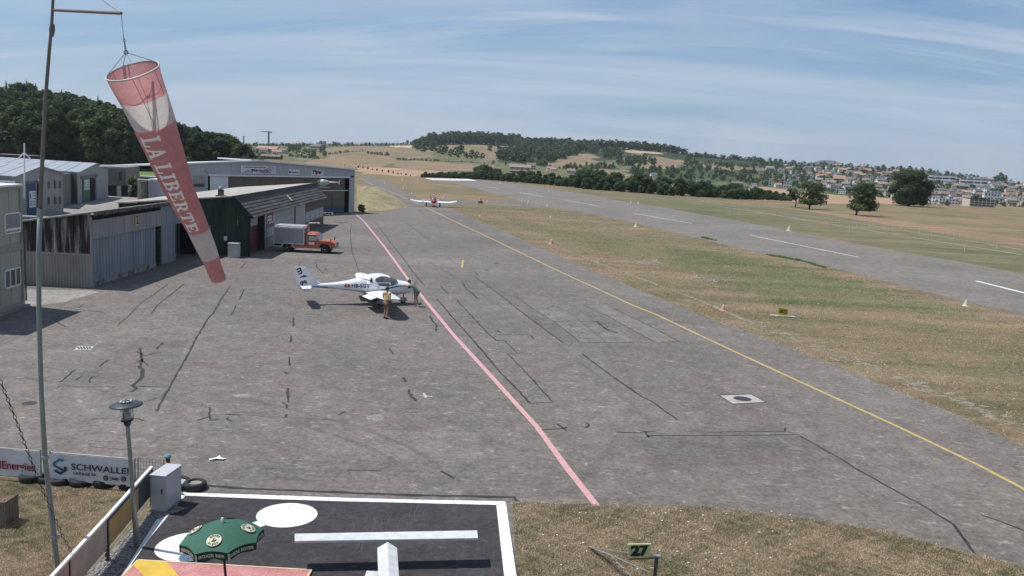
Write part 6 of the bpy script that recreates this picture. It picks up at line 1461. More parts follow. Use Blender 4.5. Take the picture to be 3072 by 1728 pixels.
# blue stripe
def stripe(pts, w, M, name, side=-1):
    mb = MB(); P_ = densify([Vector((p[0], 0, p[1])) for p in pts], .08); vs = []; n_p = len(P_)
    for i, p in enumerate(P_):
        ww = w * (.35 + .65 * sin(pi * min(1, (i + 1) / n_p * 1.02)))
        for dz in (-ww / 2, ww / 2): vs.append((p.x, side * (side_y(p.x, p.z + dz) + .010), p.z + dz))
    return mb.add(vs, [(2 * i, 2 * i + 1, 2 * i + 3, 2 * i + 2) for i in range(n_p - 1)]).build(name, M, ac, smooth=True)
for sd_ in (-1, 1):
    stripe([(-3.9, 1.08), (-3.2, 1.02), (-2.4, .93), (-1.7, .84), (-1.1, .76), (-.5, .74), (-.1, .80), (.3, .92), (.7, 1.07), (1.1, 1.15), (1.6, 1.16), (1.95, 1.15)], .12, M_bstr, 'blue_stripe', sd_)
    stripe([(-2.2, .94), (-1.2, .82), (-.5, .80), (-.1, .88), (.3, 1.0), (.7, 1.12), (1.1, 1.19)], .03, mat('pale_blue_stripe', (.20, .42, .55), .35), 'blue_stripe', sd_)
def fus_text(s, size, x0, x1, z, M, side=-1):
    me = text_mesh(s, size, M, 0, 'registration', .006); xs = [v.co.x for v in me.vertices]; a, b = min(xs), max(xs)
    for v in me.vertices:
        x = x0 + (v.co.x - a) / (b - a) * (x1 - x0); zz_ = z + v.co.y; v.co = (x, side * (side_y(x, zz_) + .014), zz_)
    return link('registration', me, ac)
fus_text('HB-SGT', .30, -1.66, -.62, 1.14, M_navyp)
win('flag', [(-2.06, 1.05), (-1.76, 1.05), (-1.76, 1.23), (-2.06, 1.23)], mat('flag_red', (.42, .015, .03), .4), -1, .010)
win('flag_cross', [(-1.93, 1.08), (-1.89, 1.08), (-1.89, 1.12), (-1.85, 1.12), (-1.85, 1.16), (-1.89, 1.16), (-1.89, 1.20), (-1.93, 1.20), (-1.93, 1.16), (-1.97, 1.16), (-1.97, 1.12), (-1.93, 1.12)], M_whitep, -1, .016)
# fin and rudder
FIN = [(-3.30, 1.20), (-3.62, 1.38), (-3.95, 1.75), (-4.28, 2.22), (-4.36, 2.25), (-4.98, 2.26), (-5.0, 2.20), (-4.88, 1.5), (-4.74, .98), (-4.45, .76), (-4.15, .74), (-3.95, .90), (-3.7, 1.02)]
mb = MB(); nf_ = len(FIN); cx = sum(p[0] for p in FIN) / nf_; cz = sum(p[1] for p in FIN) / nf_
vs = [(p[0], .0, p[1]) for p in FIN] + [(cx + (p[0] - cx) * .78, s_ * .055, cz + (p[1] - cz) * .80) for s_ in (-1, 1) for p in FIN]
fs = [(i, (i + 1) % nf_, nf_ + (i + 1) % nf_, nf_ + i) for i in range(nf_)] + [(i, 2 * nf_ + i, 2 * nf_ + (i + 1) % nf_, (i + 1) % nf_) for i in range(nf_)] + [tuple(range(nf_, 2 * nf_)), tuple(range(3 * nf_ - 1, 2 * nf_ - 1, -1))]
fixn(mb.add(vs, fs).build('fin', M_gel, ac))
for chh, x, z in (('m', -4.62, 1.98), ('f', -4.46, 1.64), ('g', -4.33, 1.33), ('t', -4.26, 1.02)):
    me = text_mesh(chh, .52, M_navyp, 0, 'fin_letter', .012)
    for v in me.vertices:     # letters lie on their side, reading down
        vx, vy = v.co.x * 1.0, v.co.y; a = radians(-68); v.co = (x + vx * cos(a) - vy * sin(a), -.068, z + vx * sin(a) + vy * cos(a))
    link('fin_letter', me, ac)
# wings
def wing(side, name='wing'):
    secs = [(0.50, .62, 1.50, .20, .78), (1.2, .60, 1.42, .17, .80), (3.2, .52, 1.25, .14, .93), (4.5, .40, 1.02, .10, 1.03), (4.95, .22, .78, .07, 1.08), (5.16, -.02, .45, .035, 1.14)]
    prof = [(0, 0), (.04, .45), (.15, .85), (.35, 1.0), (.6, .75), (.85, .28), (1, .02), (1, -.02), (.7, -.18), (.35, -.42), (.12, -.42), (.02, -.22)]
    vs = []; npf = len(prof)
    for y, xle, ch_, th, z in secs: vs += [(xle - p[0] * ch_, side * y, z + p[1] * th * .62) for p in prof]
    fs = [(i * npf + k, i * npf + (k + 1) % npf, (i + 1) * npf + (k + 1) % npf, (i + 1) * npf + k) for i in range(len(secs) - 1) for k in range(npf)] + [tuple(range(npf)), tuple(range((len(secs) - 1) * npf, len(secs) * npf))]
    w = fixn(MB().add(vs, fs).build(name, M_gel, ac, smooth=False)); return w
for sd_ in (-1, 1):
    w = wing(sd_)
    MB().box(-.63, sd_ * 1.2 if sd_ > 0 else -3.0, .80, -.615, sd_ * 3.0 if sd_ > 0 else -1.2, .86).build('flap_line', M_grf, w)
    fl = MB(); y0, y1 = (1.0, 3.1); fl.hexa([(-.70, sd_ * y0, .72), (-1.12, sd_ * y0, .60), (-1.02, sd_ * y1, .74), (-.64, sd_ * y1, .86)], [(-.70, sd_ * y0, .80), (-1.14, sd_ * y0, .63), (-1.04, sd_ * y1, .77), (-.64, sd_ * y1, .92)]); fixn(fl.build('flap', M_gel, ac))
# tailplane
for sd_ in (-1, 1):
    vs = [(-3.95, sd_ * .05, 1.08), (-4.62, sd_ * .05, 1.08), (-4.60, sd_ * 1.5, 1.12), (-4.12, sd_ * 1.5, 1.12), (-3.97, sd_ * .05, 1.15), (-4.6, sd_ * .05, 1.11), (-4.58, sd_ * 1.5, 1.14), (-4.14, sd_ * 1.5, 1.16)]
    fixn(MB().add(vs, [(0, 1, 2, 3), (4, 7, 6, 5), (0, 4, 5, 1), (1, 5, 6, 2), (2, 6, 7, 3), (3, 7, 4, 0)]).build('tailplane', M_gel, ac))
# landing gear
def ac_wheel(x, y, r, leg_top, name='wheel'):
    w = MB(); w.lathe([(.03, -.055), (r * .6, -.06), (r, -.04), (r, .04), (r * .6, .06), (.03, .055)], (x, y, r), 20, axis='y'); wo = fixn(w.build(name, M_rub, ac, smooth=True))
    MB().lathe([(.0, -.064), (r * .45, -.064), (r * .45, .064), (0, .064)], (x, y, r), 12, axis='y').build('hub', M_galv, wo)
    f = MB(); f.hexa([(x - .26, y - .085, r * .9), (x + .26, y - .085, r * .9), (x + .26, y + .085, r * .9), (x - .26, y + .085, r * .9)], [(x - .16, y - .06, r * 2.15), (x + .18, y - .06, r * 2.2), (x + .18, y + .06, r * 2.2), (x - .16, y + .06, r * 2.15)]); f.build('fairing', M_grf, ac)
    MB().tube([leg_top, (x, y, r * 1.6)], [.045, .03], 8).build('gear_leg', M_grf, ac)
ac_wheel(0, -.97, .19, (-.1, -.45, .75)); ac_wheel(0, .97, .19, (-.1, .45, .75)); ac_wheel(1.55, 0, .17, (1.62, 0, .75))
# propeller: hub spinner with three blades at rest
sp_ = MB().lathe([(.0, 2.36), (.07, 2.30), (.13, 2.18), (.15, 2.08), (.15, 2.05)], (0, 0, 1.0), 16, axis='x').build('spinner', M_gel, ac, smooth=True)
for k in range(3):
    a = radians(30 + 120 * k); d2 = Vector((0, cos(a), sin(a))); e2 = Vector((0, -sin(a), cos(a))); pb2 = Vector((2.14, 0, 1.0)); mb = MB()
    vs = []
    for r_, w_, tw_ in ((.12, .05, .8), (.3, .075, .6), (.6, .07, .35), (.84, .035, .2)):
        for s_ in (-1, 1): vs.append(pb2 + d2 * r_ + (e2 * cos(tw_) + Vector((1, 0, 0)) * sin(tw_)) * w_ * s_)
    mb.add(vs, [(0, 1, 3, 2), (2, 3, 5, 4), (4, 5, 7, 6)]); mb.build('propeller_blade', M_grf, ac)
# open engine hatch, exhaust, antenna, steps
win('oil_hatch', [(1.72, 1.0), (1.90, 1.0), (1.90, 1.2), (1.72, 1.2)], M_bltx, -1, .012)
MB().tube([(1.2, -.2, .62), (1.1, -.22, .52)], .035, 8).build('exhaust_pipe', M_iron, ac)
MB().tube([(-.9, 0, 1.68), (-1.05, 0, 1.95)], .012, 6).build('antenna', M_bltx, ac); MB().tube([(-.75, -.5, .78), (-.95, -.62, .45), (-.80, -.64, .42)], .02, 6).build('boarding_step', M_galv, ac)
win('cabin_badge', [(-.62, 1.44), (-.52, 1.62), (-.46, 1.62), (-.5, 1.42), (-.44, 1.36), (-.58, 1.38)], M_navyp, -1, .011)
win('roof_seam', [(-1.12, 1.60), (-.60, 1.50), (-.60, 1.475), (-1.12, 1.575)], M_bltx, -1, .011)

# ---------------------------------------------------------------- red and white taxiing airplane
rp = G(1299, 620); rd = thing('red_airplane', 'red fuselage airplane with long white cranked wings taxiing towards us on the yellow line', 'airplane', rp, radians(-78))
M_rfus = mat('red_aircraft_paint', (.36, .030, .045), .3, (.30, .02, .035), 3)
def loft(secs, n, M, name, parent, smooth=True):
    vs = []
    for x, zb_, zt, hw in secs:
        zc_ = (zb_ + zt) / 2
        for k in range(n): a = 2 * pi * k / n; vs.append((x, hw * sin(a), zc_ + (zt - zb_) / 2 * cos(a)))
    fs = [(i * n + k, i * n + (k + 1) % n, (i + 1) * n + (k + 1) % n, (i + 1) * n + k) for i in range(len(secs) - 1) for k in range(n)] + [tuple(range(n)), tuple((len(secs) - 1) * n + k for k in range(n))]
    return fixn(MB().add(vs, fs).build(name, M, parent, smooth))
loft([(1.95, .95, 1.1, .06), (1.8, .78, 1.25, .32), (1.4, .68, 1.35, .42), (.6, .62, 1.42, .5), (-.4, .62, 1.4, .5), (-1.6, .70, 1.25, .38), (-3.2, .82, 1.1, .2), (-4.7, .9, 1.05, .08)], 16, M_rfus, 'fuselage', rd)
loft([(.9, 1.25, 1.42, .30), (.5, 1.25, 1.72, .42), (-.1, 1.25, 1.85, .42), (-.8, 1.22, 1.70, .36), (-1.5, 1.15, 1.30, .2)], 14, M_can, 'canopy', rd)
MB().lathe([(0, 2.12), (.12, 2.0), (.15, 1.9)], (0, 0, 1.03), 12, axis='x').build('spinner', M_rfus, rd)
for s_ in (-1, 1):
    a = radians(60) if s_ > 0 else radians(240); MB().tube([(1.95, 0, 1.03), (1.95, .85 * cos(a), 1.03 + .85 * sin(a))], [.05, .03], 6).build('propeller_blade', M_bltx, rd)
    pts = [(0, .45, .78, 1.7, .20), (0, 2.9, .82, 1.65, .18), (-.15, 4.15, 1.12, 1.05, .10)]
    mb = MB(); vs = []
    for dx_, y, z, c_, th in pts: vs += [(.75 + dx_, s_ * y, z), (.75 + dx_ - c_ * .4, s_ * y, z + th), (.75 + dx_ - c_, s_ * y, z), (.75 + dx_ - c_ * .4, s_ * y, z - th * .4)]
    fixn(mb.add(vs, [(i * 4 + k, i * 4 + (k + 1) % 4, (i + 1) * 4 + (k + 1) % 4, (i + 1) * 4 + k) for i in range(2) for k in range(4)] + [(0, 1, 2, 3), (8, 9, 10, 11)]).build('wing', M_gel, rd))
    mb = MB(); mb.hexa([(.6, s_ * 4.15, 1.07), (-.45, s_ * 4.15, 1.07), (-.35, s_ * 4.55, 1.17), (.4, s_ * 4.55, 1.17)], [(.6, s_ * 4.15, 1.2), (-.45, s_ * 4.15, 1.15), (-.35, s_ * 4.55, 1.22), (.4, s_ * 4.55, 1.24)]); fixn(mb.build('wing_tip', mat('orange_red_tip', (.45, .08, .05), .4), rd))
    mb = MB(); mb.box(-4.8, min(.05 * s_, 1.6 * s_), .98, -4.1, max(.05 * s_, 1.6 * s_), 1.05); mb.build('tailplane', M_gel, rd)
    w = MB().lathe([(.03, -.07), (.24, -.07), (.24, .07), (.03, .07)], (.0, s_ * 1.2, .24), 14, axis='y').build('wheel', M_rub, rd); MB().hexa([(-.3, s_ * 1.2 - .1, .2), (.32, s_ * 1.2 - .1, .2), (.32, s_ * 1.2 + .1, .2), (-.3, s_ * 1.2 + .1, .2)], [(-.12, s_ * 1.2 - .06, .8), (.14, s_ * 1.2 - .06, .8), (.14, s_ * 1.2 + .06, .8), (-.12, s_ * 1.2 + .06, .8)]).build('spat', mat('dark_spat', (.07, .03, .04), .5), rd)
MB().lathe([(.03, -.06), (.2, -.06), (.2, .06), (.03, .06)], (1.5, 0, .2), 12, axis='y').build('wheel', M_rub, rd); MB().tube([(1.5, 0, .3), (1.5, 0, .8)], .04, 6).build('gear_leg', M_galv, rd)
MB().sideprism([(-3.7, 1.05), (-4.5, 1.9), (-4.95, 1.9), (-4.85, 1.0)], -.04, .04).build('fin', M_rfus, rd)
MB().lathe([(0, -.02), (.12, -.01), (.12, .03)], (.82, -1.9, .86), 10, axis='x').build('landing_light', M_whitep, rd)

# ---------------------------------------------------------------- old fire truck
tr0 = G(862, 755.5); tk = thing('fire_truck', 'old orange red fire truck with grey shutter box body beside the FEU hangar', 'fire truck', tr0, radians(0.5))
TS = tr0.y / FPX
def T(px, py): return ((px - 862) * TS, (755.5 + (px - 862) * .052 - py) * TS)     # pixel -> local x,z
M_tred = mat('faded_orange_red', (.47, .135, .078), .45, (.38, .10, .06), 2, fine=.05); M_alu = mat('aluminium_shutter', (.37, .38, .40), .45, (.33, .34, .36), 3, metal=.4); M_alul = mat('bright_aluminium', (.62, .63, .64), .4, metal=.3); M_chr = mat('chrome', (.62, .63, .66), .25, metal=.7)
wy = 2.0     # width, towards +y
xb0, xb1 = T(821, 720)[0], T(912, 720)[0]; zb0 = .72; zb1 = 2.12
MB().box(xb0, .02, zb0, xb1, wy, zb1).build('box_body', M_alu, tk)
for x0, x1 in ((xb0 + .10, xb0 + 1.28), (xb0 + 1.40, xb1 - .12)):
    s_ = MB().box(x0, -.02, zb0 + .10, x1, .02, zb1 - .12).build('roller_shutter', M_alu, tk)
    for j in range(12): MB().box(x0 + .01, -.032, zb0 + .12 + j * .096, x1 - .01, -.02, zb0 + .20 + j * .096).build('slat', M_alu, s_)
    MB().box((x0 + x1) / 2 - .12, -.045, zb0 + .11, (x0 + x1) / 2 + .12, -.03, zb0 + .15).build('handle', M_bltx, s_)
fr = MB(); fr.box(xb0 - .02, -.05, zb0 - .02, xb1 + .02, .0, zb0 + .08); fr.box(xb0 - .02, -.05, zb1 - .10, xb1 + .02, .0, zb1 + .04); fr.box(xb0 - .05, -.05, zb0, xb0 + .07, .02, zb1); fr.box(xb1 - .08, -.05, zb0, xb1 + .04, .02, zb1); fr.build('body_frame', M_alul, tk)
MB().box(xb0, 0, zb1, xb1, wy, zb1 + .05).build('roof', M_alu, tk)
for j in range(4): MB().tube([(xb0 + .05, .15 + j * .5, zb1 + .15), (xb1 - .05, .15 + j * .5, zb1 + .15)], .045, 8).build('roof_tube', M_alul, tk)
for xx in (xb0 + .2, xb1 - .2): MB().box(xx, .05, zb1 + .05, xx + .08, wy - .05, zb1 + .13).build('roof_bearer', M_alul, tk)
MB().box(xb0, .1, .52, T(1000, 720)[0] - .2, wy - .1, .66).build('chassis', M_bltx, tk)
MB().box(xb1 - 1.15, .02, .40, xb1, .3, .72).build('side_locker', M_tred, tk)
MB().sideprism([(-.62, .45), (-.40, .72), (-.34, .72), (-.54, .42)], -.04, .35).build('mudguard_edge', M_alul, tk); MB().sideprism([(.36, .72), (.42, .72), (.68, .34), (.60, .34)], -.04, .35).build('mudguard_edge', M_alul, tk)
MB().box(xb0 - .02, .0, .44, -.50, .1, .52).build('rear_skirt', M_alul, tk)
def truck_wheel(x):
    for y in (.02, wy - .26):
        w = fixn(MB().lathe([(.05, 0), (.26, -.01), (.36, .02), (.37, .10), (.36, .22), (.05, .24)], (x, y, .37), 24, axis='y').build('wheel', M_rub, tk, smooth=True)); MB().lathe([(.0, -.01), (.05, -.02), (.08, .04), (.19, .02), (.22, -.02), (.21, .05)], (x, y, .37), 18, axis='y').build('rim', M_alul, w)
xf = T(974, 753)[0]
truck_wheel(0); truck_wheel(xf)
# cab and bonnet (profile extruded, narrowing at the top)
cx0 = T(916, 720)[0]; cx1 = T(951, 700)[0]; nose = T(1004, 720)[0]
low = [(cx0, .42), (cx0, 1.12), (cx1 + .18, 1.12), (nose - .55, 1.10), (nose - .12, 1.02), (nose - .02, .92), (nose - .02, .50), (xf + .50, .46), (xf + .44, .70), (xf + .22, .86), (xf - .20, .86), (xf - .42, .70), (xf - .50, .40)]
MB().sideprism(low, 0.04, wy - .04).build('cab_body', M_tred, tk)
b4 = [(cx0, .05, 1.12), (cx1 + .16, .05, 1.12), (cx1 + .16, wy - .05, 1.12), (cx0, wy - .05, 1.12)]; t4 = [(cx0 + .03, .20, 1.62), (cx1 - .12, .20, 1.62), (cx1 - .12, wy - .2, 1.62), (cx0 + .03, wy - .2, 1.62)]
MB().hexa(b4, t4).build('cab_glass', M_can, tk)
MB().hexa([(cx0 - .02, .15, 1.60), (cx1 - .06, .15, 1.60), (cx1 - .06, wy - .15, 1.60), (cx0 - .02, wy - .15, 1.60)], [(cx0 + .03, .28, 1.74), (cx1 - .22, .28, 1.74), (cx1 - .22, wy - .28, 1.74), (cx0 + .03, wy - .28, 1.74)]).build('cab_roof', M_tred, tk)
for xa, xb_, ta, tb in ((cx0 - .01, cx0 + .16, cx0 + .02, cx0 + .16), (cx1 + .06, cx1 + .13, cx1 - .20, cx1 - .13)):
    MB().hexa([(xa, .02, 1.1), (xb_, .02, 1.1), (xb_, .08, 1.1), (xa, .08, 1.1)], [(ta, .17, 1.62), (tb, .17, 1.62), (tb, .23, 1.62), (ta, .23, 1.62)]).build('pillar', M_tred, tk)
MB().box(cx0 + .30, .03, 1.12, cx0 + .95, .10, 1.42).build('side_curtain', mat('pale_curtain', (.5, .5, .52), .8), tk)
MB().box(cx0 + .22, .015, .50, cx1 + .10, .04, 1.10).build('door', M_tred, tk); xsg = T(924, 727)[0]
MB().box(xsg, .0, .74, xsg + .55, .015, .96).build('door_sign', M_whitep, tk); MB().box(xsg - .0, -.005, .76, xsg + .10, .0, .94).build('door_sign_emblem', mat('grey_print', (.3, .3, .38), .6), tk)
MB().sideprism([(xf - .50, .40), (xf - .60, .40), (xf - .48, .78), (xf - .24, .95), (xf + .26, .95), (xf + .52, .76), (xf + .60, .46), (xf + .50, .46), (xf + .44, .70), (xf + .22, .86), (xf - .20, .86), (xf - .42, .70)], -.02, .10).build('wheel_arch', M_tred, tk)
MB().box(nose - .05, .12, .50, nose + .03, wy - .12, .98).build('grille', M_chr, tk)
for j in range(3): MB().box(nose + .03, .35, .60 + j * .12, nose + .045, wy - .35, .65 + j * .12).build('grille_bar', M_bltx, tk)
for y in (.28, wy - .28): MB().lathe([(0, nose + .06), (.10, nose + .05), (.11, nose)], (0, y, .80), 14, axis='x').build('headlight', M_clear, tk)
MB().box(nose - .02, .0, .42, nose + .12, wy, .54).build('bumper', M_alul, tk)
for y in (.18, wy - .2): m_ = MB().box(nose - .42, y, 1.08, nose - .34, y + .05, 1.30).build('wing_mirror', mat('dark_red_mirror', (.12, .03, .03), .5), tk)
# monitor crane behind the cab and lamps
mn = MB().tube([(xb1 + .08, .3, 1.3), (xb1 + .15, .35, 1.7), (xb1 + .08, .4, 2.0), (xb1 + .22, .4, 2.3), (xb1 + .30, .45, 2.55)], [.07, .06, .08, .09, .06], 8).build('water_cannon_arm', mat('dull_orange_arm', (.34, .12, .08), .6), tk)
MB().tube([(xb1 + .28, .45, 2.58), (xb1 + 1.0, .7, 2.62)], [.07, .05], 8).build('nozzle', M_alul, mn); MB().lathe([(0, -.02), (.10, 0), (.10, .1), (0, .12)], (xb1 + 1.1, .7, 2.55), 10).build('search_light', M_whitep, tk); MB().lathe([(0, 0), (.09, .02), (.09, .12), (0, .14)], (xb1 - .15, .1, 2.2), 10).build('beacon', M_whitep, tk)

# ---------------------------------------------------------------- parked cars
def car(name, label, loc, rz, M, L_=4.3, van=False):
    t_ = thing(name, label, 'car', loc, rz); W = 1.7; h1 = .86; h2 = 1.46 if not van else 1.85
    pr = [(-L_ / 2, .32), (-L_ / 2, h1), (-L_ / 2 + .1, h1 + .05), (L_ / 2 - 1.15, h1 + .02), (L_ / 2 - .15, h1 - .14), (L_ / 2, .6), (L_ / 2, .32)]
    MB().sideprism(pr, -W / 2, W / 2).build('body', M, t_)
    x0, x1, x2, x3 = (-L_ / 2 + .15, -L_ / 2 + .45, L_ / 2 - 1.75, L_ / 2 - 1.05)
    MB().hexa([(x0, -W / 2 + .06, h1), (x3, -W / 2 + .06, h1), (x3, W / 2 - .06, h1), (x0, W / 2 - .06, h1)], [(x1, -W / 2 + .2, h2), (x2, -W / 2 + .2, h2), (x2, W / 2 - .2, h2), (x1, W / 2 - .2, h2)]).build('windows', M_can, t_)
    MB().box(x1, -W / 2 + .18, h2, x2, W / 2 - .18, h2 + .05).build('roof', M, t_)
    for x in (-L_ / 2 + .8, L_ / 2 - .8):
        for y in (-W / 2, W / 2 - .2): MB().lathe([(.04, 0), (.31, 0), (.31, .2), (.04, .2)], (x, y, .31), 16, axis='y').build('wheel', M_rub, t_)
    for y in (-.6, .6): MB().box(L_ / 2 - .02, y - .16, .58, L_ / 2 + .02, y + .16, .72).build('headlight', M_clear, t_)
    MB().box(L_ / 2, -.35, .40, L_ / 2 + .02, .35, .54).build('number_plate', M_whitep, t_)
    return t_
M_wcar = mat('white_car_paint', (.70, .72, .74), .3); M_scar = mat('silver_car_paint', (.36, .38, .40), .3, metal=.4)
car('white_car', 'white car poking its front out of the dark bay between the grey and green hangars', G(520, 757) + Vector((-1.3, .8, 0)), radians(-8), M_wcar, 4.2)
wt = thing('ground_trolley', 'low white ground trolley with two dark boxes at the far end of the green hangar', 'trolley', G(969, 646), radians(4))
MB().box(0, 0, .12, 1.25, .9, .42).build('bed', M_whitep, wt)
for x in (.42, .86): MB().box(x, -.02, .22, x + .30, .0, .38).build('dark_box', M_navyp, wt)
for x in (.15, 1.0): MB().lathe([(.03, 0), (.12, 0), (.12, .08), (.03, .08)], (x, .0, .12), 12, axis='y').build('wheel', M_rub, wt)
cs = car('silver_pickup', 'silver pickup parked behind the stained board wall of the low hangar', P(118, 668, 74) * 1.0, radians(2), M_scar, 4.8); cs.location.z = 0
# raise: its yard is level with the road behind the hangar
cs.location = (G(118, 692).x * .98, G(118, 692).y * .98, .0)
# railing next to it
rl = thing('yard_railing', 'low dark railing with posts behind the stained board wall', 'railing', (P(82, 668, 70).x, 70, 0)); 
for k in range(9): MB().box(k * .35, 0, 0, k * .35 + .05, .05, 1.5).build('upright', M_mossy, rl)
MB().box(0, 0, 1.45, 3.0, .05, 1.55).build('rail', M_mossy, rl); MB().box(-1.2, .1, 0, 2.9, .2, 1.25).build('infill', mat('dark_fence_infill', (.07, .07, .065), .8), rl)
# helicopter hovering past the hangar's far end
hp_ = P(972, 548, 110); he = thing('helicopter', 'small pale green and white helicopter just above the far end of the green hangar', 'helicopter', hp_, radians(172)); hs = .46; he.scale = (hs,) * 3
M_hgr = mat('pale_green_heli', (.42, .50, .46), .35)
loft([(1.9, -.3, .1, .1), (1.5, -.7, .5, .5), (.8, -.85, .85, .7), (0, -.85, .9, .72), (-.8, -.6, .75, .5), (-1.5, -.1, .45, .2)], 14, M_hgr, 'cabin', he)
loft([(2.0, -.3, .1, .12), (1.6, -.62, .5, .50), (1.0, -.6, .86, .68), (.9, -.6, .88, .68)], 14, M_can, 'windshield', he)
loft([(-1.3, 0, .4, .16), (-4.2, .2, .42, .08)], 8, M_gel, 'tail_boom', he); MB().sideprism([(-4.0, .2), (-4.6, 1.1), (-4.4, .1), (-4.5, -.4)], -.04, .04).build('tail_fin', M_gel, he)
MB().tube([(0, 0, .8), (0, 0, 1.35)], .07, 8).build('mast', M_bltx, he)
for s_ in (-1, 1):
    MB().box(-.1 if s_ < 0 else -.1, 0 if s_ > 0 else -3.6, 1.33, .1, 3.6 if s_ > 0 else 0, 1.36).build('rotor_blade', M_grf, he); MB().tube([(1.4, s_ * .8, -1.25), (-1.2, s_ * .8, -1.25)], .05, 6).build('skid', M_galv, he); MB().tube([(.5, s_ * .5, -.7), (.5, s_ * .8, -1.25)], .04, 6).build('skid_strut', M_galv, he)

# ---------------------------------------------------------------- people
M_skin = mat('skin', (.42, .25, .17), .6, (.36, .21, .14), 8); M_hair = mat('dark_hair', (.030, .018, .016), .6); M_yel2 = mat('yellow_tshirt', (.60, .48, .24), .8, (.50, .39, .19), 6); M_tan = mat('tan_shorts', (.24, .175, .12), .8, (.18, .13, .09), 6); M_grn2 = mat('grey_green_tshirt', (.22, .27, .245), .8, (.17, .215, .195), 5); M_grs = mat('grey_green_shorts', (.20, .22, .18), .8, (.16, .18, .145), 5); M_shoe = mat('dark_shoes', (.04, .04, .045), .6); M_shoe2 = mat('pale_shoes', (.5, .48, .45), .7)
def skin(name, J, E, rad, M, parent, root, lv=2):
    names = list(J); ix = {n: i for i, n in enumerate(names)}
    me = bpy.data.meshes.new(name); me.from_pydata([J[n] for n in names], [(ix[a], ix[b]) for a, b in E], []); me.update()
    o = link(name, me, parent); md = o.modifiers.new('skin', 'SKIN'); md.use_smooth_shade = True
    if not me.skin_vertices: 
        bm = bmesh.new(); bm.from_mesh(me); bm.verts.layers.skin.verify(); bm.to_mesh(me); bm.free()
    sv = me.skin_vertices[0].data
    for n in names:
        r = rad[n]; sv[ix[n]].radius = r if isinstance(r, tuple) else (r, r); sv[ix[n]].use_root = (n == root)
    s = o.modifiers.new('sub', 'SUBSURF'); s.levels = lv; s.render_levels = lv; me.materials.append(M)
    dg = bpy.context.evaluated_depsgraph_get(); nm = bpy.data.meshes.new_from_object(o.evaluated_get(dg)); nm.name = name; nm.materials.clear(); nm.materials.append(M); bpy.data.objects.remove(o)
    nm.polygons.foreach_set('use_smooth', [True] * len(nm.polygons)); return link(name, nm, parent)
def V(*a): return Vector(a)
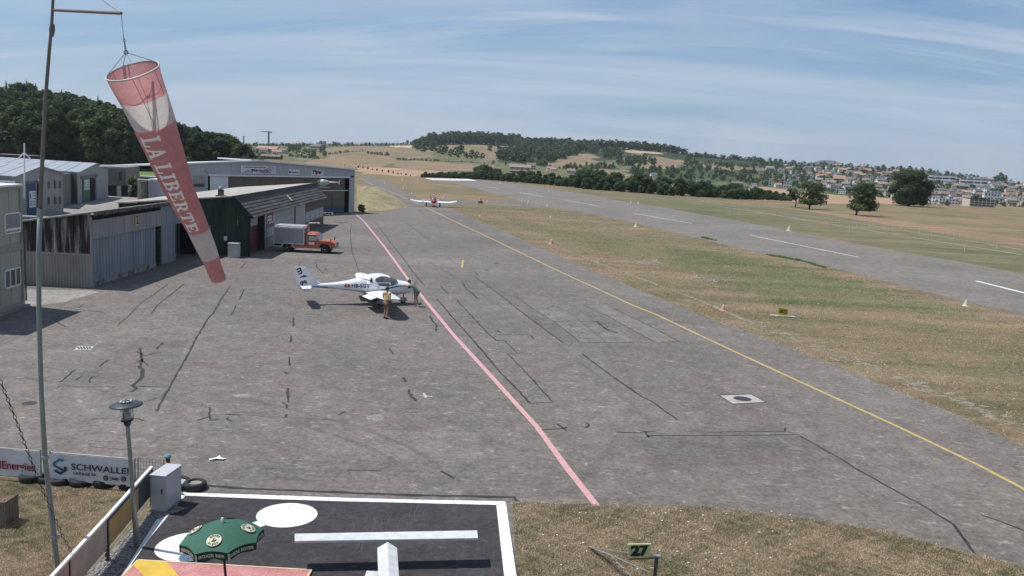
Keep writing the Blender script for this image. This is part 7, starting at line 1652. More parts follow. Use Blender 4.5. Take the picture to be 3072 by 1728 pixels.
def person(label, loc, rz, J, shirt, shorts, shoe):
    """J: joints in metres, x to the person's left... +x is the way the person faces"""
    t_ = thing('person', label, 'person', loc, rz)
    rad = {'pel': (.14, .10), 'wai': (.125, .095), 'che': (.155, .11), 'nec': .055, 'hed': (.075, .085), 'top': (.06, .07)}
    E = [('pel', 'wai'), ('wai', 'che'), ('che', 'nec'), ('nec', 'hed'), ('hed', 'top')]
    for s in 'lr':
        rad.update({s + 'hip': .085, s + 'kne': .055, s + 'cal': .052, s + 'ank': .036, s + 'toe': .034, s + 'sho': .055, s + 'elb': .038, s + 'wri': .026, s + 'pal': .034})
        E += [('pel', s + 'hip'), (s + 'hip', s + 'kne'), (s + 'kne', s + 'cal'), (s + 'cal', s + 'ank'), (s + 'ank', s + 'toe'), ('che', s + 'sho'), (s + 'sho', s + 'elb'), (s + 'elb', s + 'wri'), (s + 'wri', s + 'pal')]
        J[s + 'cal'] = J[s + 'kne'].lerp(J[s + 'ank'], .35) + V(-.015, 0, 0); d_ = (J[s + 'wri'] - J[s + 'elb']).normalized(); J[s + 'pal'] = J[s + 'wri'] + d_ * .07
    look = J.pop('look')
    body = skin('body', J, E, rad, M_skin, t_, 'pel')
    # fingers on each palm
    for s in 'lr':
        d_ = (J[s + 'wri'] - J[s + 'elb']).normalized(); sd_ = d_.cross(V(1, 0, .2)).normalized(); nn = d_.cross(sd_)
        for k in range(4):
            b0 = J[s + 'pal'] + sd_ * (.012 * (k - 1.5) * 1.6) + d_ * .015; l_ = (.07, .08, .075, .06)[k]
            MB().tube([b0, b0 + d_ * l_ * .5 + nn * .006, b0 + d_ * l_ * .9 + nn * .025], [.010, .009, .007], 6).build('finger', M_skin, body)
        b0 = J[s + 'wri'] + sd_ * .03 + d_ * .03; MB().tube([b0, b0 + d_ * .04 + sd_ * .025, b0 + d_ * .065 + sd_ * .02], [.011, .010, .008], 6).build('thumb', M_skin, body)
    # face
    hc = J['hed'].lerp(J['top'], .45); f = look.normalized(); up_ = (J['top'] - J['nec']).normalized(); sd_ = up_.cross(f).normalized()
    hd_ = MB(); n1, n2 = 10, 14; vs = []
    for i in range(n1 + 1):
        th = pi * i / n1
        for k in range(n2): a = 2 * pi * k / n2; vs.append(hc + up_ * (cos(th) * .118) + f * (sin(th) * cos(a) * .098) + sd_ * (sin(th) * sin(a) * .078))
    hd_.add(vs, [(i * n2 + k, i * n2 + (k + 1) % n2, (i + 1) * n2 + (k + 1) % n2, (i + 1) * n2 + k) for i in range(n1) for k in range(n2)]).build('head', M_skin, body, smooth=True)
    MB().tube([hc + f * .09 + up_ * .015, hc + f * .118 - up_ * .02, hc + f * .092 - up_ * .03], [.008, .014, .010], 6).build('nose', M_skin, body)
    for q in (-1, 1):
        MB().lathe([(0, -.008), (.009, 0), (0, .008)], hc + f * .09 + sd_ * q * .03 + up_ * .015, 6).build('eye', M_bltx, body); MB().lathe([(0, -.02), (.014, 0), (0, .02)], hc + sd_ * q * .08, 6).build('ear', M_skin, body)
    MB().tube([hc + f * .09 - up_ * .055 - sd_ * .02, hc + f * .094 - up_ * .055 + sd_ * .02], .005, 5).build('mouth', M_darkred, body)
    hr = MB(); vs = []
    for i in range(7):
        th = pi * .62 * i / 6
        for k in range(n2):
            a = 2 * pi * k / n2; lim = 1.0 if cos(a) < .3 else .62; t2_ = th * lim; vs.append(hc + up_ * (cos(t2_) * .135) + f * (sin(t2_) * cos(a) * .112 - .008) + sd_ * (sin(t2_) * sin(a) * .092))
    hr.add(vs, [(i * n2 + k, i * n2 + (k + 1) % n2, (i + 1) * n2 + (k + 1) % n2, (i + 1) * n2 + k) for i in range(6) for k in range(n2)]).build('hair', M_hair, t_, smooth=True)
    # shirt and shorts follow the body
    sj = {'pel': J['pel'] + V(0, 0, -.02), 'wai': J['wai'], 'che': J['che'], 'nc': J['che'].lerp(J['nec'], .65)}; sr = {'pel': (.165, .135), 'wai': (.16, .13), 'che': (.18, .135), 'nc': .065}; se = [('pel', 'wai'), ('wai', 'che'), ('che', 'nc')]
    for s in 'lr': sj[s + 's'] = J[s + 'sho']; sj[s + 'e'] = J[s + 'sho'].lerp(J[s + 'elb'], .72); sr[s + 's'] = .075; sr[s + 'e'] = .062; se += [('che', s + 's'), (s + 's', s + 'e')]
    skin('tshirt', sj, se, sr, shirt, t_, 'pel')
    sj = {'p': J['pel'] + V(0, 0, .0)}; sr = {'p': (.155, .125)}; se = []
    for s in 'lr': sj[s + 'h'] = J[s + 'hip']; sj[s + 'k'] = J[s + 'hip'].lerp(J[s + 'kne'], .86); sr[s + 'h'] = .108; sr[s + 'k'] = .088; se += [('p', s + 'h'), (s + 'h', s + 'k')]
    skin('shorts', sj, se, sr, shorts, t_, 'p')
    for s in 'lr':
        a = J[s + 'ank']; tt_ = J[s + 'toe']; dd_ = (V(tt_.x - a.x, tt_.y - a.y, 0)).normalized(); sdv = V(-dd_.y, dd_.x, 0); mb = MB(); b0 = V(a.x, a.y, 0) - dd_ * .07; b1 = b0 + dd_ * .27
        mb.hexa([b0 - sdv * .042, b1 - sdv * .035, b1 + sdv * .035, b0 + sdv * .042], [b0 - sdv * .036 + V(0, 0, .09), b1 - sdv * .03 + V(0, 0, .045), b1 + sdv * .03 + V(0, 0, .045), b0 + sdv * .036 + V(0, 0, .09)]); mb.build('shoe', shoe, t_)
    return t_
pa_ = G(1158, 956)
person('person in a yellow t-shirt and tan shorts standing beside the wing of the white aircraft', pa_, radians(62), {
    'pel': V(0, 0, .92), 'wai': V(.01, 0, 1.10), 'che': V(.0, 0, 1.34), 'nec': V(.02, 0, 1.50), 'hed': V(.05, 0, 1.60), 'top': V(.06, 0, 1.74), 'look': V(1, .1, -.15),
    'lhip': V(0, .09, .88), 'lkne': V(.06, .11, .48), 'lank': V(.02, .12, .08), 'ltoe': V(.17, .13, .035), 'rhip': V(0, -.09, .88), 'rkne': V(-.02, -.10, .48), 'rank': V(-.09, -.10, .08), 'rtoe': V(.06, -.12, .035),
    'lsho': V(0, .19, 1.42), 'lelb': V(.06, .27, 1.14), 'lwri': V(.26, .22, 1.02), 'rsho': V(0, -.19, 1.42), 'relb': V(-.02, -.27, 1.13), 'rwri': V(.14, -.24, .95)}, M_yel2, M_tan, M_shoe)
pb0 = G(1247, 919)
person('person in a grey green t-shirt and shorts bending over the nose of the white aircraft', pb0, radians(172), {
    'pel': V(-.04, 0, .90), 'wai': V(.06, 0, 1.06), 'che': V(.22, 0, 1.24), 'nec': V(.34, 0, 1.36), 'hed': V(.41, .0, 1.43), 'top': V(.47, .0, 1.54), 'look': V(.8, .0, -.6),
    'lhip': V(-.04, .09, .87), 'lkne': V(.05, .13, .48), 'lank': V(-.03, .16, .08), 'ltoe': V(.11, .18, .035), 'rhip': V(-.04, -.09, .87), 'rkne': V(.0, -.12, .47), 'rank': V(-.12, -.14, .08), 'rtoe': V(.02, -.17, .035),
    'lsho': V(.28, .18, 1.29), 'lelb': V(.50, .18, 1.22), 'lwri': V(.70, .10, 1.22), 'rsho': V(.28, -.18, 1.29), 'relb': V(.48, -.24, 1.19), 'rwri': V(.68, -.14, 1.21)}, M_grn2, M_grs, M_shoe2)
# the cable reel / dark cap held at the cowling
# ================================================================== trees, hedges, villages
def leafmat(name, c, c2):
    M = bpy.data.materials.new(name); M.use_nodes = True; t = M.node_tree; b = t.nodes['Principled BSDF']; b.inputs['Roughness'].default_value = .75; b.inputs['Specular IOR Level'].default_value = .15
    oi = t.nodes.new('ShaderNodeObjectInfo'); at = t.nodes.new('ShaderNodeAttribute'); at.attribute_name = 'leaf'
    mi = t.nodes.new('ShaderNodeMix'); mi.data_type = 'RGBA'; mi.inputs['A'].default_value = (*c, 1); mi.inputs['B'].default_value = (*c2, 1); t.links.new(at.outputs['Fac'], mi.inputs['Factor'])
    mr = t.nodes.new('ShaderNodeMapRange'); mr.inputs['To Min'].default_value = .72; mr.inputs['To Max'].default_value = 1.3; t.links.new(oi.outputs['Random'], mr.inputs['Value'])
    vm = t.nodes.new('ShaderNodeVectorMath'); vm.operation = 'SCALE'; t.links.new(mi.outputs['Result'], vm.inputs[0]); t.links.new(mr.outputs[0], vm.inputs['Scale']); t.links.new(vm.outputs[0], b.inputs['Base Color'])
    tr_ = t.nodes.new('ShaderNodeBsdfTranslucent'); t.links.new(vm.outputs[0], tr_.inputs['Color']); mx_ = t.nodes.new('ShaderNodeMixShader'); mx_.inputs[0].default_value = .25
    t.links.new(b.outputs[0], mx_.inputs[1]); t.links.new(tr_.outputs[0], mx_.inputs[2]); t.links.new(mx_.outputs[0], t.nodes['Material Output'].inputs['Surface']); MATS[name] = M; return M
LF_dark = leafmat('dark_broadleaf', (0.030, 0.055, 0.025), (0.075, 0.107, 0.041)); LF_mid = leafmat('mid_broadleaf', (0.060, 0.105, 0.042), (0.137, 0.184, 0.070))
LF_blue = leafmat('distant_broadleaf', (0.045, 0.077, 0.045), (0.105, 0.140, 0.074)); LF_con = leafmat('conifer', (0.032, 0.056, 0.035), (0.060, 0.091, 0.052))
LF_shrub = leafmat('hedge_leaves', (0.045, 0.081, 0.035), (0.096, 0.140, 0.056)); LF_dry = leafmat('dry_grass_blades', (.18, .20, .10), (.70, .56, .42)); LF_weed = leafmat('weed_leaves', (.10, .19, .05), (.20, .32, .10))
M_bark = mat('bark', (.085, .068, .052), .9, (.05, .04, .03), 6, (1, 1, .3), bump=.3)
def crown_arrays(rs, lobes, n, size, flat=1.0):
    """leaf clumps spread on and in a set of lobes; returns vertices and a tint per vertex"""
    lob = np.array([l[:3] for l in lobes]); rad = np.array([l[3:6] for l in lobes]); w = (rad.prod(1)) ** (2 / 3); w /= w.sum()
    k = rs.choice(len(lob), n, p=w); d = rs.normal(size=(n, 3)); d /= np.linalg.norm(d, axis=1)[:, None]; d[:, 2] = np.where(d[:, 2] < -.5, -d[:, 2] * .5, d[:, 2])
    rr_ = rs.uniform(.72, 1.08, n) ** .7; c = lob[k] + d * rad[k] * rr_[:, None]
    nrm = d + rs.normal(size=(n, 3)) * .55; nrm /= np.linalg.norm(nrm, axis=1)[:, None]
    a = np.cross(nrm, rs.normal(size=(n, 3))); a /= np.linalg.norm(a, axis=1)[:, None]; b = np.cross(nrm, a)
    s = size * rs.uniform(.55, 1.35, n)[:, None]; el = rs.uniform(.6, 1.0, n)[:, None]
    p = np.stack([c - a * s - b * s * el * .4, c + a * s * .25 - b * s * el, c + a * s + b * s * .3 * el, c - a * s * .2 + b * s * el], 1)
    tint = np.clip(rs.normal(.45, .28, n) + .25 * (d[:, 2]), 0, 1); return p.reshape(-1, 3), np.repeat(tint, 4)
def leaf_mesh(name, P_, tint, mats, extra=None):
    n = len(P_) // 4; me = bpy.data.meshes.new(name); ev = extra.v if extra else []; ef = extra.f if extra else []
    allv = np.concatenate([P_, np.array(ev).reshape(-1, 3)]) if ev else P_
    loops = list(range(4 * n)); starts = list(range(0, 4 * n, 4)); tot = [4] * n; mi = [0] * n
    for f, m_ in zip(ef, extra.m if extra else []): starts.append(len(loops)); loops += [i + 4 * n for i in f]; tot.append(len(f)); mi.append(m_)
    me.vertices.add(len(allv)); me.vertices.foreach_set('co', np.asarray(allv, float).ravel()); me.loops.add(len(loops)); me.loops.foreach_set('vertex_index', loops)
    me.polygons.add(len(starts)); me.polygons.foreach_set('loop_start', starts); me.polygons.foreach_set('loop_total', tot)
    for M in mats: me.materials.append(M)
    me.polygons.foreach_set('material_index', mi); at = me.attributes.new('leaf', 'FLOAT', 'POINT'); tt_ = np.zeros(len(allv)); tt_[:len(tint)] = tint; at.data.foreach_set('value', tt_); me.update(); me.validate(); return me
def core(mb, lobes, k=.80, mi=0):
    """dense inner twig mass so that a crown is not see-through in its middle"""
    for l in lobes:
        n1, n2 = 5, 7; vs = []
        for i in range(n1 + 1):
            th = pi * i / n1
            for j in range(n2): a = 2 * pi * j / n2 + i * .4; q = k * R.uniform(.82, 1.1); vs.append((l[0] + l[3] * q * sin(th) * cos(a), l[1] + l[4] * q * sin(th) * sin(a), l[2] + l[5] * q * cos(th)))
        mb.add(vs, [(i * n2 + j, i * n2 + (j + 1) % n2, (i + 1) * n2 + (j + 1) % n2, (i + 1) * n2 + j) for i in range(n1) for j in range(n2)], mi)
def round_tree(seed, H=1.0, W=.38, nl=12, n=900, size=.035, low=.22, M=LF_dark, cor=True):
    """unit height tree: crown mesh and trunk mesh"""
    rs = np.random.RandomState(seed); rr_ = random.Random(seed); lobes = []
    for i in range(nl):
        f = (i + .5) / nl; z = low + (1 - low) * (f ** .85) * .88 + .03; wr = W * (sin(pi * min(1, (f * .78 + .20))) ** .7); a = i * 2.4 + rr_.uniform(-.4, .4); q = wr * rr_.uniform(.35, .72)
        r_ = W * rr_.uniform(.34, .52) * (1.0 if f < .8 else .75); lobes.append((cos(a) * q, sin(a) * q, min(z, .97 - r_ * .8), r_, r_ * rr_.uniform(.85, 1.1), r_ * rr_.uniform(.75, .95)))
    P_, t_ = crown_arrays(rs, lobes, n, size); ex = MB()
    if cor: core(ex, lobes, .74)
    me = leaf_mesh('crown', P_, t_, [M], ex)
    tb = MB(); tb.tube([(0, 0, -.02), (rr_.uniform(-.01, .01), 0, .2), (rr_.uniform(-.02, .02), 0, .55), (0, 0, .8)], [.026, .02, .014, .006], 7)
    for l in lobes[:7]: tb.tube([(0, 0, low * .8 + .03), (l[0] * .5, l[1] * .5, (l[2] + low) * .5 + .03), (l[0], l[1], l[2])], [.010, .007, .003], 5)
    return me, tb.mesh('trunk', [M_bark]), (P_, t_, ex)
def conifer(seed, n=500, size=.03, M=LF_con):
    rs = np.random.RandomState(seed); f = rs.uniform(0, 1, n); z = .08 + .92 * f; r_ = .24 * (1 - f) ** .75 * rs.uniform(.45, 1.1, n) + .005; a = rs.uniform(0, 2 * pi, n); c = np.stack([r_ * np.cos(a), r_ * np.sin(a), z], 1)
    d = np.stack([np.cos(a), np.sin(a), -.35 + 0 * a], 1); b = np.stack([-np.sin(a), np.cos(a), 0 * a], 1); s = size * (1.25 - f)[:, None]
    p = np.stack([c - d * s * .3 - b * s * .6, c + d * s - b * s * .3, c + d * s * .9 + b * s * .4, c - d * s * .3 + b * s * .6], 1).reshape(-1, 3)
    ex = MB(); ex.lathe([(.10, .1), (.06, .5), (.005, .97)], n=7); me = leaf_mesh('crown', p, np.repeat(rs.uniform(0, 1, n), 4), [M], ex); tb = MB(); tb.tube([(0, 0, -.02), (0, 0, .3)], [.02, .015], 6); return me, tb.mesh('trunk', [M_bark]), (p, np.repeat(rs.uniform(0, 1, n), 4), ex)
VAR = {}
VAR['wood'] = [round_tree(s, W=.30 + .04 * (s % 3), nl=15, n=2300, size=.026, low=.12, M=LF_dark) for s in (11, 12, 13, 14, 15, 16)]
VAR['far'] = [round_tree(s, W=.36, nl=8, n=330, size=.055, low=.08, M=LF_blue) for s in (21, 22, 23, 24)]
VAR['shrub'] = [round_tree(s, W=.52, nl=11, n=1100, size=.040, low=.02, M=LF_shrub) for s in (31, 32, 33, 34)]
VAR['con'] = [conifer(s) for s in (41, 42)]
NT = 0
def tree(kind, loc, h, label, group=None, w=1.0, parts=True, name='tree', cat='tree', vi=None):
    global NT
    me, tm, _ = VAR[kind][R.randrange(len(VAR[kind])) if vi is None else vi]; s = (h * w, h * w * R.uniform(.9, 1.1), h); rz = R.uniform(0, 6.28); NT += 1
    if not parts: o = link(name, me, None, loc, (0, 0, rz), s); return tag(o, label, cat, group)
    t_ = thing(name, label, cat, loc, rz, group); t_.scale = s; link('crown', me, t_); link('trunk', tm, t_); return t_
# ---- the wood behind the sheds, tree by tree
TOPL = ([-200, 0, 50, 100, 160, 250, 366, 440, 528, 621, 699, 745, 765], [262, 262, 254, 258, 275, 292, 318, 340, 368, 396, 408, 445, 478])
cnt = 0
for row, (Yr, dy) in enumerate(((262, 0), (285, 0), (312, 0), (345, 0), (385, 0), (425, 0))):
    px = -160 + row * 9
    while px < 752:
        a_ = (px - 1536) / FPX * 1.01; y = Yr * R.uniform(.97, 1.03)
        # keep rows behind the crest line out where the wood thins towards the right
        x = a_ * y; z = gz(x, y); u_, v_ = proj((x, y, z)); topy = float(np.interp(u_, *TOPL)); hmax = (v_ - topy) * y / FPX
        if u_ > 620 and row > 3: px += 30; continue
        h = min(hmax * R.uniform(.93, 1.10), R.uniform(15, 21)) if hmax > 4 else 0
        if row == 0: h = min(h, R.uniform(12, 19))
        if h > 4:
            con = R.random() < .06 and row > 2
            tree('con' if con else 'wood', (x, y, z - .3), h * (1.12 if con else 1), 'pointed conifer rising out of the dark wood behind the sheds' if con else ('broad dark tree in the front row of the wood behind the sheds' if row == 0 else 'dark broadleaf tree inside the wood on the slope behind the sheds'), 'conifers in the wood' if con else ('front row trees of the wood' if row == 0 else 'trees of the wood on the left'), w=R.uniform(.9, 1.2), parts=(row < 2)); cnt += 1
        px += R.uniform(26, 38) * (1.0 if row < 2 else 1.25)
for px, ph in ((92, 34), (118, 24), (194, 26), (300, 30)):
    y = 400; a_ = (px - 1536) / FPX * 1.01; x = a_ * y; z = gz(x, y); u_, v_ = proj((x, y, z)); h = (v_ - (float(np.interp(px, *TOPL)) - ph * .5)) * y / FPX; tree('con', (x, y, z), h, 'pointed conifer rising out of the dark wood behind the sheds', 'conifers in the wood', parts=False)
print('left wood', cnt)
# ---- free-standing trees in the right-hand meadow
def field_tree(label, bx, by, x0, x1, ytop, ybot, seed, M, nl, n, size, dense):
    g = hit(bx, by); k = g.y / FPX; H = (by - ytop) * k; rs = np.random.RandomState(seed); rr_ = random.Random(seed); lobes = []
    cxp = ((x0 + x1) / 2 - bx) * k; W = (x1 - x0) / 2 * k; lowz = (by - ybot) * k
    for i in range(nl):
        f = rr_.uniform(0, 1); a = rr_.uniform(0, 2 * pi); z = lowz + (H - lowz) * f; wr = W * (sin(pi * (.30 + .56 * f)) ** .5) ; q = wr * rr_.uniform(.1, .78); r_ = W * rr_.uniform(.20, .34) * (1.1 if dense else 1)
        lobes.append((cxp + cos(a) * q, sin(a) * q * .9, max(lowz + r_ * .6, min(z, H - r_ * .9)), r_, r_, r_ * .85))
    P_, t_ = crown_arrays(rs, lobes, n, size); ex = MB()
    if dense: core(ex, lobes, .62)
    t0 = thing('tree', label, 'tree', g); link('crown', leaf_mesh('crown', P_, t_, [M], ex), t0)
    tb = MB(); tr = .035 * H; tb.tube([(0, 0, -.2), (.02 * H, 0, lowz + .1), (cxp * .5, 0, H * .6), (cxp, 0, H * .9)], [tr, tr * .7, tr * .4, tr * .1], 9)
    for l in lobes[::2]: tb.tube([(0, 0, lowz * .9), ((l[0]) * .5, l[1] * .5, (l[2] + lowz) * .5 + .1), (l[0], l[1], l[2])], [tr * .38, tr * .22, tr * .07], 5)
    tb.build('trunk', M_bark, t0); return t0
LF_tr = leafmat('meadow_tree_leaves', (0.052, 0.077, 0.035), (0.131, 0.166, 0.070))
field_tree('thin sparse tree with leaning crown left of the rounder tree in the right meadow', 2386, 622, 2342, 2402, 566, 602, 5, LF_tr, 22, 2200, .16, False)
field_tree('round tree right beside the thin sparse tree in the right meadow', 2427, 627, 2384, 2480, 544, 616, 6, LF_tr, 46, 7500, .17, False)
field_tree('spreading lone tree with a bare trunk in the middle of the right meadow', 2568, 646, 2537, 2637, 547, 634, 19, LF_tr, 80, 11000, .17, False)
field_tree('very large dense dark tree in front of the hillside town', 2722, 618, 2653, 2795, 510, 617, 8, LF_dark, 70, 15000, .22, True)
# ---- belt of shrubs along the far side of the airfield
BELT = [(1268, 533, 14), (1340, 535, 14), (1420, 538, 18), (1450, 540, 28), (1550, 548, 32), (1620, 553, 38), (1700, 561, 46), (1760, 568, 56), (1850, 575, 52), (1930, 581, 52), (2000, 587, 58), (2060, 590, 50), (2130, 594, 42), (2200, 598, 44), (2260, 600, 36), (2320, 602, 28), (2372, 604, 14)]
bx_ = [b[0] for b in BELT]; nb_ = 0
for row in range(3):
    px = 1266 + row * 5
    while px < 2376:
        py = float(np.interp(px, bx_, [b[1] for b in BELT])) - .6; hh = float(np.interp(px, bx_, [b[2] for b in BELT])); g = hit(px, py); y = g.y + row * 6; x = g.x * y / g.y; z = gz(x, y); h = (hh + 5) * y / FPX * R.uniform(.55, 1.10) * (1 if row else .8)
        tree('wood' if R.random() < .3 else 'shrub', (x, y, z - .2), h, 'dense dark green shrub in the long belt beyond the runway', 'shrubs in the belt beyond the runway', w=R.uniform(.85, 1.25), parts=False, name='shrub', cat='shrub'); nb_ += 1
        px += max(9, hh * R.uniform(.45, .75)) * (1 if row < 2 else 1.3)
print('belt', nb_)
# low hedge at the near edge of the meadow hillside, individual bushes
for (xa, xb, ya, yb, h_, st) in ((1075, 1240, 503, 530, 5, 16), (1430, 1500, 520, 538, 22, 16)):
    px = xa
    while px < xb:
        g = hit(px, ya + (yb - ya) * (px - xa) / (xb - xa)); tree('shrub', g, h_ * 1.3 * g.y / FPX * R.uniform(.7, 1.2), 'low dark bush at the foot of the pale field past the taxiway end', 'bushes at the foot of the pale field', parts=False, name='shrub', cat='shrub'); px += st * R.uniform(.6, 1.2)
# ---- far trees: each placed by kind; the biggest are things, the rest one woodland
FAR = []   # (location, height, kind)
def add_far(px, py, hpx, kind='far', w=1.0):
    g = hit(px, py); FAR.append((g, hpx * g.y / FPX, kind, w))
def fill(poly, n, hlo, hhi, kind='far', con=.05):
    xs = [p[0] for p in poly]; ys = [p[1] for p in poly]; k = 0; tries = 0
    while k < n and tries < n * 60:
        tries += 1; x = R.uniform(min(xs), max(xs)); y = R.uniform(min(ys), max(ys))
        if inpoly(np.array([x]), np.array([y]), poly)[0]: add_far(x, y, R.uniform(hlo, hhi), 'con' if R.random() < con else kind, R.uniform(.85, 1.25)); k += 1
# ridge wood
for row in range(4):
    px = 1248 + row * 4
    while px < 1560: add_far(px, float(np.interp(px, [1248, 1300, 1417, 1550], [446, 436, 433.5, 437])) - row * .6, R.uniform(28, 41) * float(np.interp(px, [1240, 1290, 1400, 1560], [.75, 1.0, 1.05, .95])), 'con' if R.random() < .08 else 'far', R.uniform(.8, 1.1)); px += R.uniform(8, 14)
fill([(1540, 438), (1800, 448), (1795, 466), (1740, 466), (1650, 488), (1600, 492), (1540, 488), (1500, 482), (1480, 478), (1510, 465), (1532, 452)], 165, 22, 36, con=.06)
for row in range(3):
    px = 1560
    while px < 2060: add_far(px, float(np.interp(px, [1560, 1883, 1976, 2060], [441, 450, 456, 466])), R.uniform(24, 34) * float(np.interp(px, [1560, 1900, 2060], [1, .95, .8])), 'con' if R.random() < .1 else 'far', R.uniform(.8, 1.1)); px += R.uniform(10, 16)
for row in range(2):
    px = 2060
    while px < 2420: add_far(px, float(np.interp(px, [2060, 2156, 2300, 2460], [468, 478, 487, 496])), R.uniform(8, 20) * float(np.interp(px, [2060, 2200, 2420], [1, .95, .6])), 'con' if R.random() < .1 else 'far', R.uniform(.9, 1.4)); px += R.uniform(7, 12)
for x, y, h in ((1240, 440, 20), (1245, 452, 34), (1258, 457, 36), (1275, 459, 38), (1292, 457, 36), (1306, 455, 34), (1322, 466, 32), (1335, 463, 30), (1352, 471, 26), (1368, 474, 34), (1382, 466, 34), (1398, 476, 22), (1415, 477, 30), (1430, 478, 26), (1447, 479, 22), (1470, 455, 24), (1492, 449, 32), (1532, 452, 26), (1562, 460, 28), (1480, 493, 14), (1518, 496, 14), (1462, 511, 6), (1375, 514, 5), (1365, 514, 5), (1754, 518, 9)): add_far(x, y, h)
fill([(1500, 478), (1640, 490), (1640, 500), (1600, 498), (1510, 484)], 26, 14, 22)
fill([(1785, 466), (1855, 466), (1862, 482), (1790, 488)], 12, 28, 36); fill([(1862, 482), (1962, 480), (1970, 498), (1935, 502), (1850, 496)], 34, 18, 26)
fill([(1690, 502), (1760, 497), (1850, 500), (1845, 509), (1700, 508)], 34, 10, 18); fill([(1880, 508), (2030, 506), (2060, 494), (2076, 482), (2095, 482), (2090, 500), (2200, 512), (2240, 512), (2255, 547), (2200, 550), (2060, 543), (1900, 526)], 150, 10, 20)
fill([(2090, 489), (2240, 499), (2236, 504), (2160, 502), (2100, 493)], 26, 9, 16); fill([(1640, 500), (1690, 504), (1690, 514), (1640, 508)], 8, 8, 12)
for x, y, h in ((2060, 486, 20), (2068, 482, 24), (2180, 505, 22), (2192, 507, 20), (2086, 480, 14), (2315, 478, 0)): h and add_far(x, y, h)
# small hedges on the brown slope
for (xa, ya, xb, yb, h_, st) in ((985, 464, 1050, 457, 8, 6), (1050, 457, 1100, 454, 5, 6), (1105, 462, 1175, 468, 10, 7), (1190, 479, 1325, 484, 7, 6), (1325, 484, 1440, 489, 5, 7), (1455, 492, 1500, 500, 5, 9), (870, 470, 960, 478, 12, 8), (950, 440, 1240, 437, 8, 12), (700, 437, 950, 440, 9, 10), (1240, 425 + 10, 1250, 436, 10, 6)):
    n = int(abs(xb - xa) / st)
    for k in range(n): add_far(xa + (xb - xa) * k / n + R.uniform(-2, 2), ya + (yb - ya) * k / n, h_ * R.uniform(.7, 1.3), 'far', 1.2)
fill([(865, 440), (910, 442), (900, 462), (870, 458)], 16, 12, 18); fill([(900, 452), (950, 456), (945, 478), (905, 476)], 22, 10, 16); fill([(700, 452), (800, 458), (795, 476), (735, 478)], 26, 9, 15); fill([(960, 450), (982, 450), (975, 470), (958, 470)], 8, 14, 20)
for x, h in ((716, 22), (762, 10), (770, 12), (818, 10), (846, 12), (897, 20), (912, 10), (962, 16), (1001, 14), (1008, 13), (1016, 11), (1043, 12), (1056, 13), (1100, 12), (1108, 12), (1147, 18), (1160, 11), (1176, 8), (1210, 12), (1222, 18), (1232, 14)): add_far(x, 437, h, 'con' if h > 18 or x == 1147 else 'far')
# town trees
TOWN = [(2240, 500), (2300, 492), (2380, 497), (2460, 499), (2600, 506), (2800, 524), (2950, 541), (3072, 558), (3140, 570), (3140, 640), (3072, 622), (2800, 614), (2700, 612), (2640, 590), (2500, 580), (2370, 566), (2260, 556), (2200, 545)]
fill(TOWN, 560, 9, 19, con=.10)
for x, y, h in ((2461, 497, 22), (2597, 505, 22), (2630, 509, 18), (2648, 511, 20), (2702, 515, 20), (2728, 518, 22), (2765, 522, 22), (3000, 552, 36), (3012, 554, 30), (2988, 552, 28), (2898, 535, 16), (2912, 538, 18), (2840, 530, 20), (2788, 526, 22), (2800, 527, 18), (2860, 534, 14), (2905, 583, 18), (3000, 580, 22), (2985, 583, 20), (2842, 617, 18), (2290, 480, 12), (2310, 484, 16)): add_far(x, y, h, 'con' if x in (2461, 2597, 2630) else 'far')
for k in range(60): px = 2460 + k * 11; add_far(px, float(np.interp(px, [2460, 2600, 2800, 2950, 3120], [497, 503, 522, 539, 562])), R.uniform(7, 16), 'con' if R.random() < .2 else 'far')
fill(TOWN, 560, 8, 15)
fill([(700, 440), (900, 444), (890, 470), (720, 474)], 40, 8, 15)
left = 300 - NT
FAR.sort(key=lambda f: -f[1] / f[0].y); print('far trees', len(FAR), 'things left', left)
def far_label(g, kind):
    u_, v_ = proj(g)
    if kind == 'con': return 'far dark conifer standing out above the distant hills and roofs', 'distant conifers'
    if u_ < 1240: return 'far small round tree around the hamlet on the left skyline', 'trees of the skyline hamlet'
    if u_ < 1570 and v_ < 448: return 'far dark tree in the wood on top of the central hill', 'trees on the hilltop wood'
    if u_ < 2240: return 'far dark green tree in the woods on the slopes of the central hill', 'trees on the hill slopes'
    return 'far green tree between the houses of the hillside town', 'trees of the hillside town'
for g, h, kind, w in FAR[:max(0, left)]:
    lb_, gr = far_label(g, kind); tree(kind, g - Vector((0, 0, .4)), h, lb_, gr, w=w, parts=False)
# everything smaller joins one distant woodland mesh
PP = []; TT = []; 
for g, h, kind, w in FAR[max(0, left):]:
    _, _, (p, t_, ex) = VAR[kind][R.randrange(len(VAR[kind]))]; n = len(p) // 4; ns_ = min(n, 170); sel = np.random.RandomState(NT).choice(n, ns_, replace=False); NT += 1; idx_ = (sel[:, None] * 4 + np.arange(4)).ravel()
    a = R.uniform(0, 6.28); rot = np.array([[cos(a), -sin(a), 0], [sin(a), cos(a), 0], [0, 0, 1]]); q = p[idx_].reshape(-1, 4, 3); c = q.mean(1, keepdims=True); q = (c + (q - c) * 1.45).reshape(-1, 3)
    q = q @ rot.T * np.array([h * w, h * w, h]) + np.array(g) - np.array([0, 0, .4]); PP.append(q); TT.append(t_[idx_])
if PP:
    o = link('distant_woodland', leaf_mesh('distant_woodland', np.concatenate(PP), np.concatenate(TT), [LF_blue])); tag(o, 'small far trees and hedges scattered over the hills and through the town', 'woodland', kind='stuff')

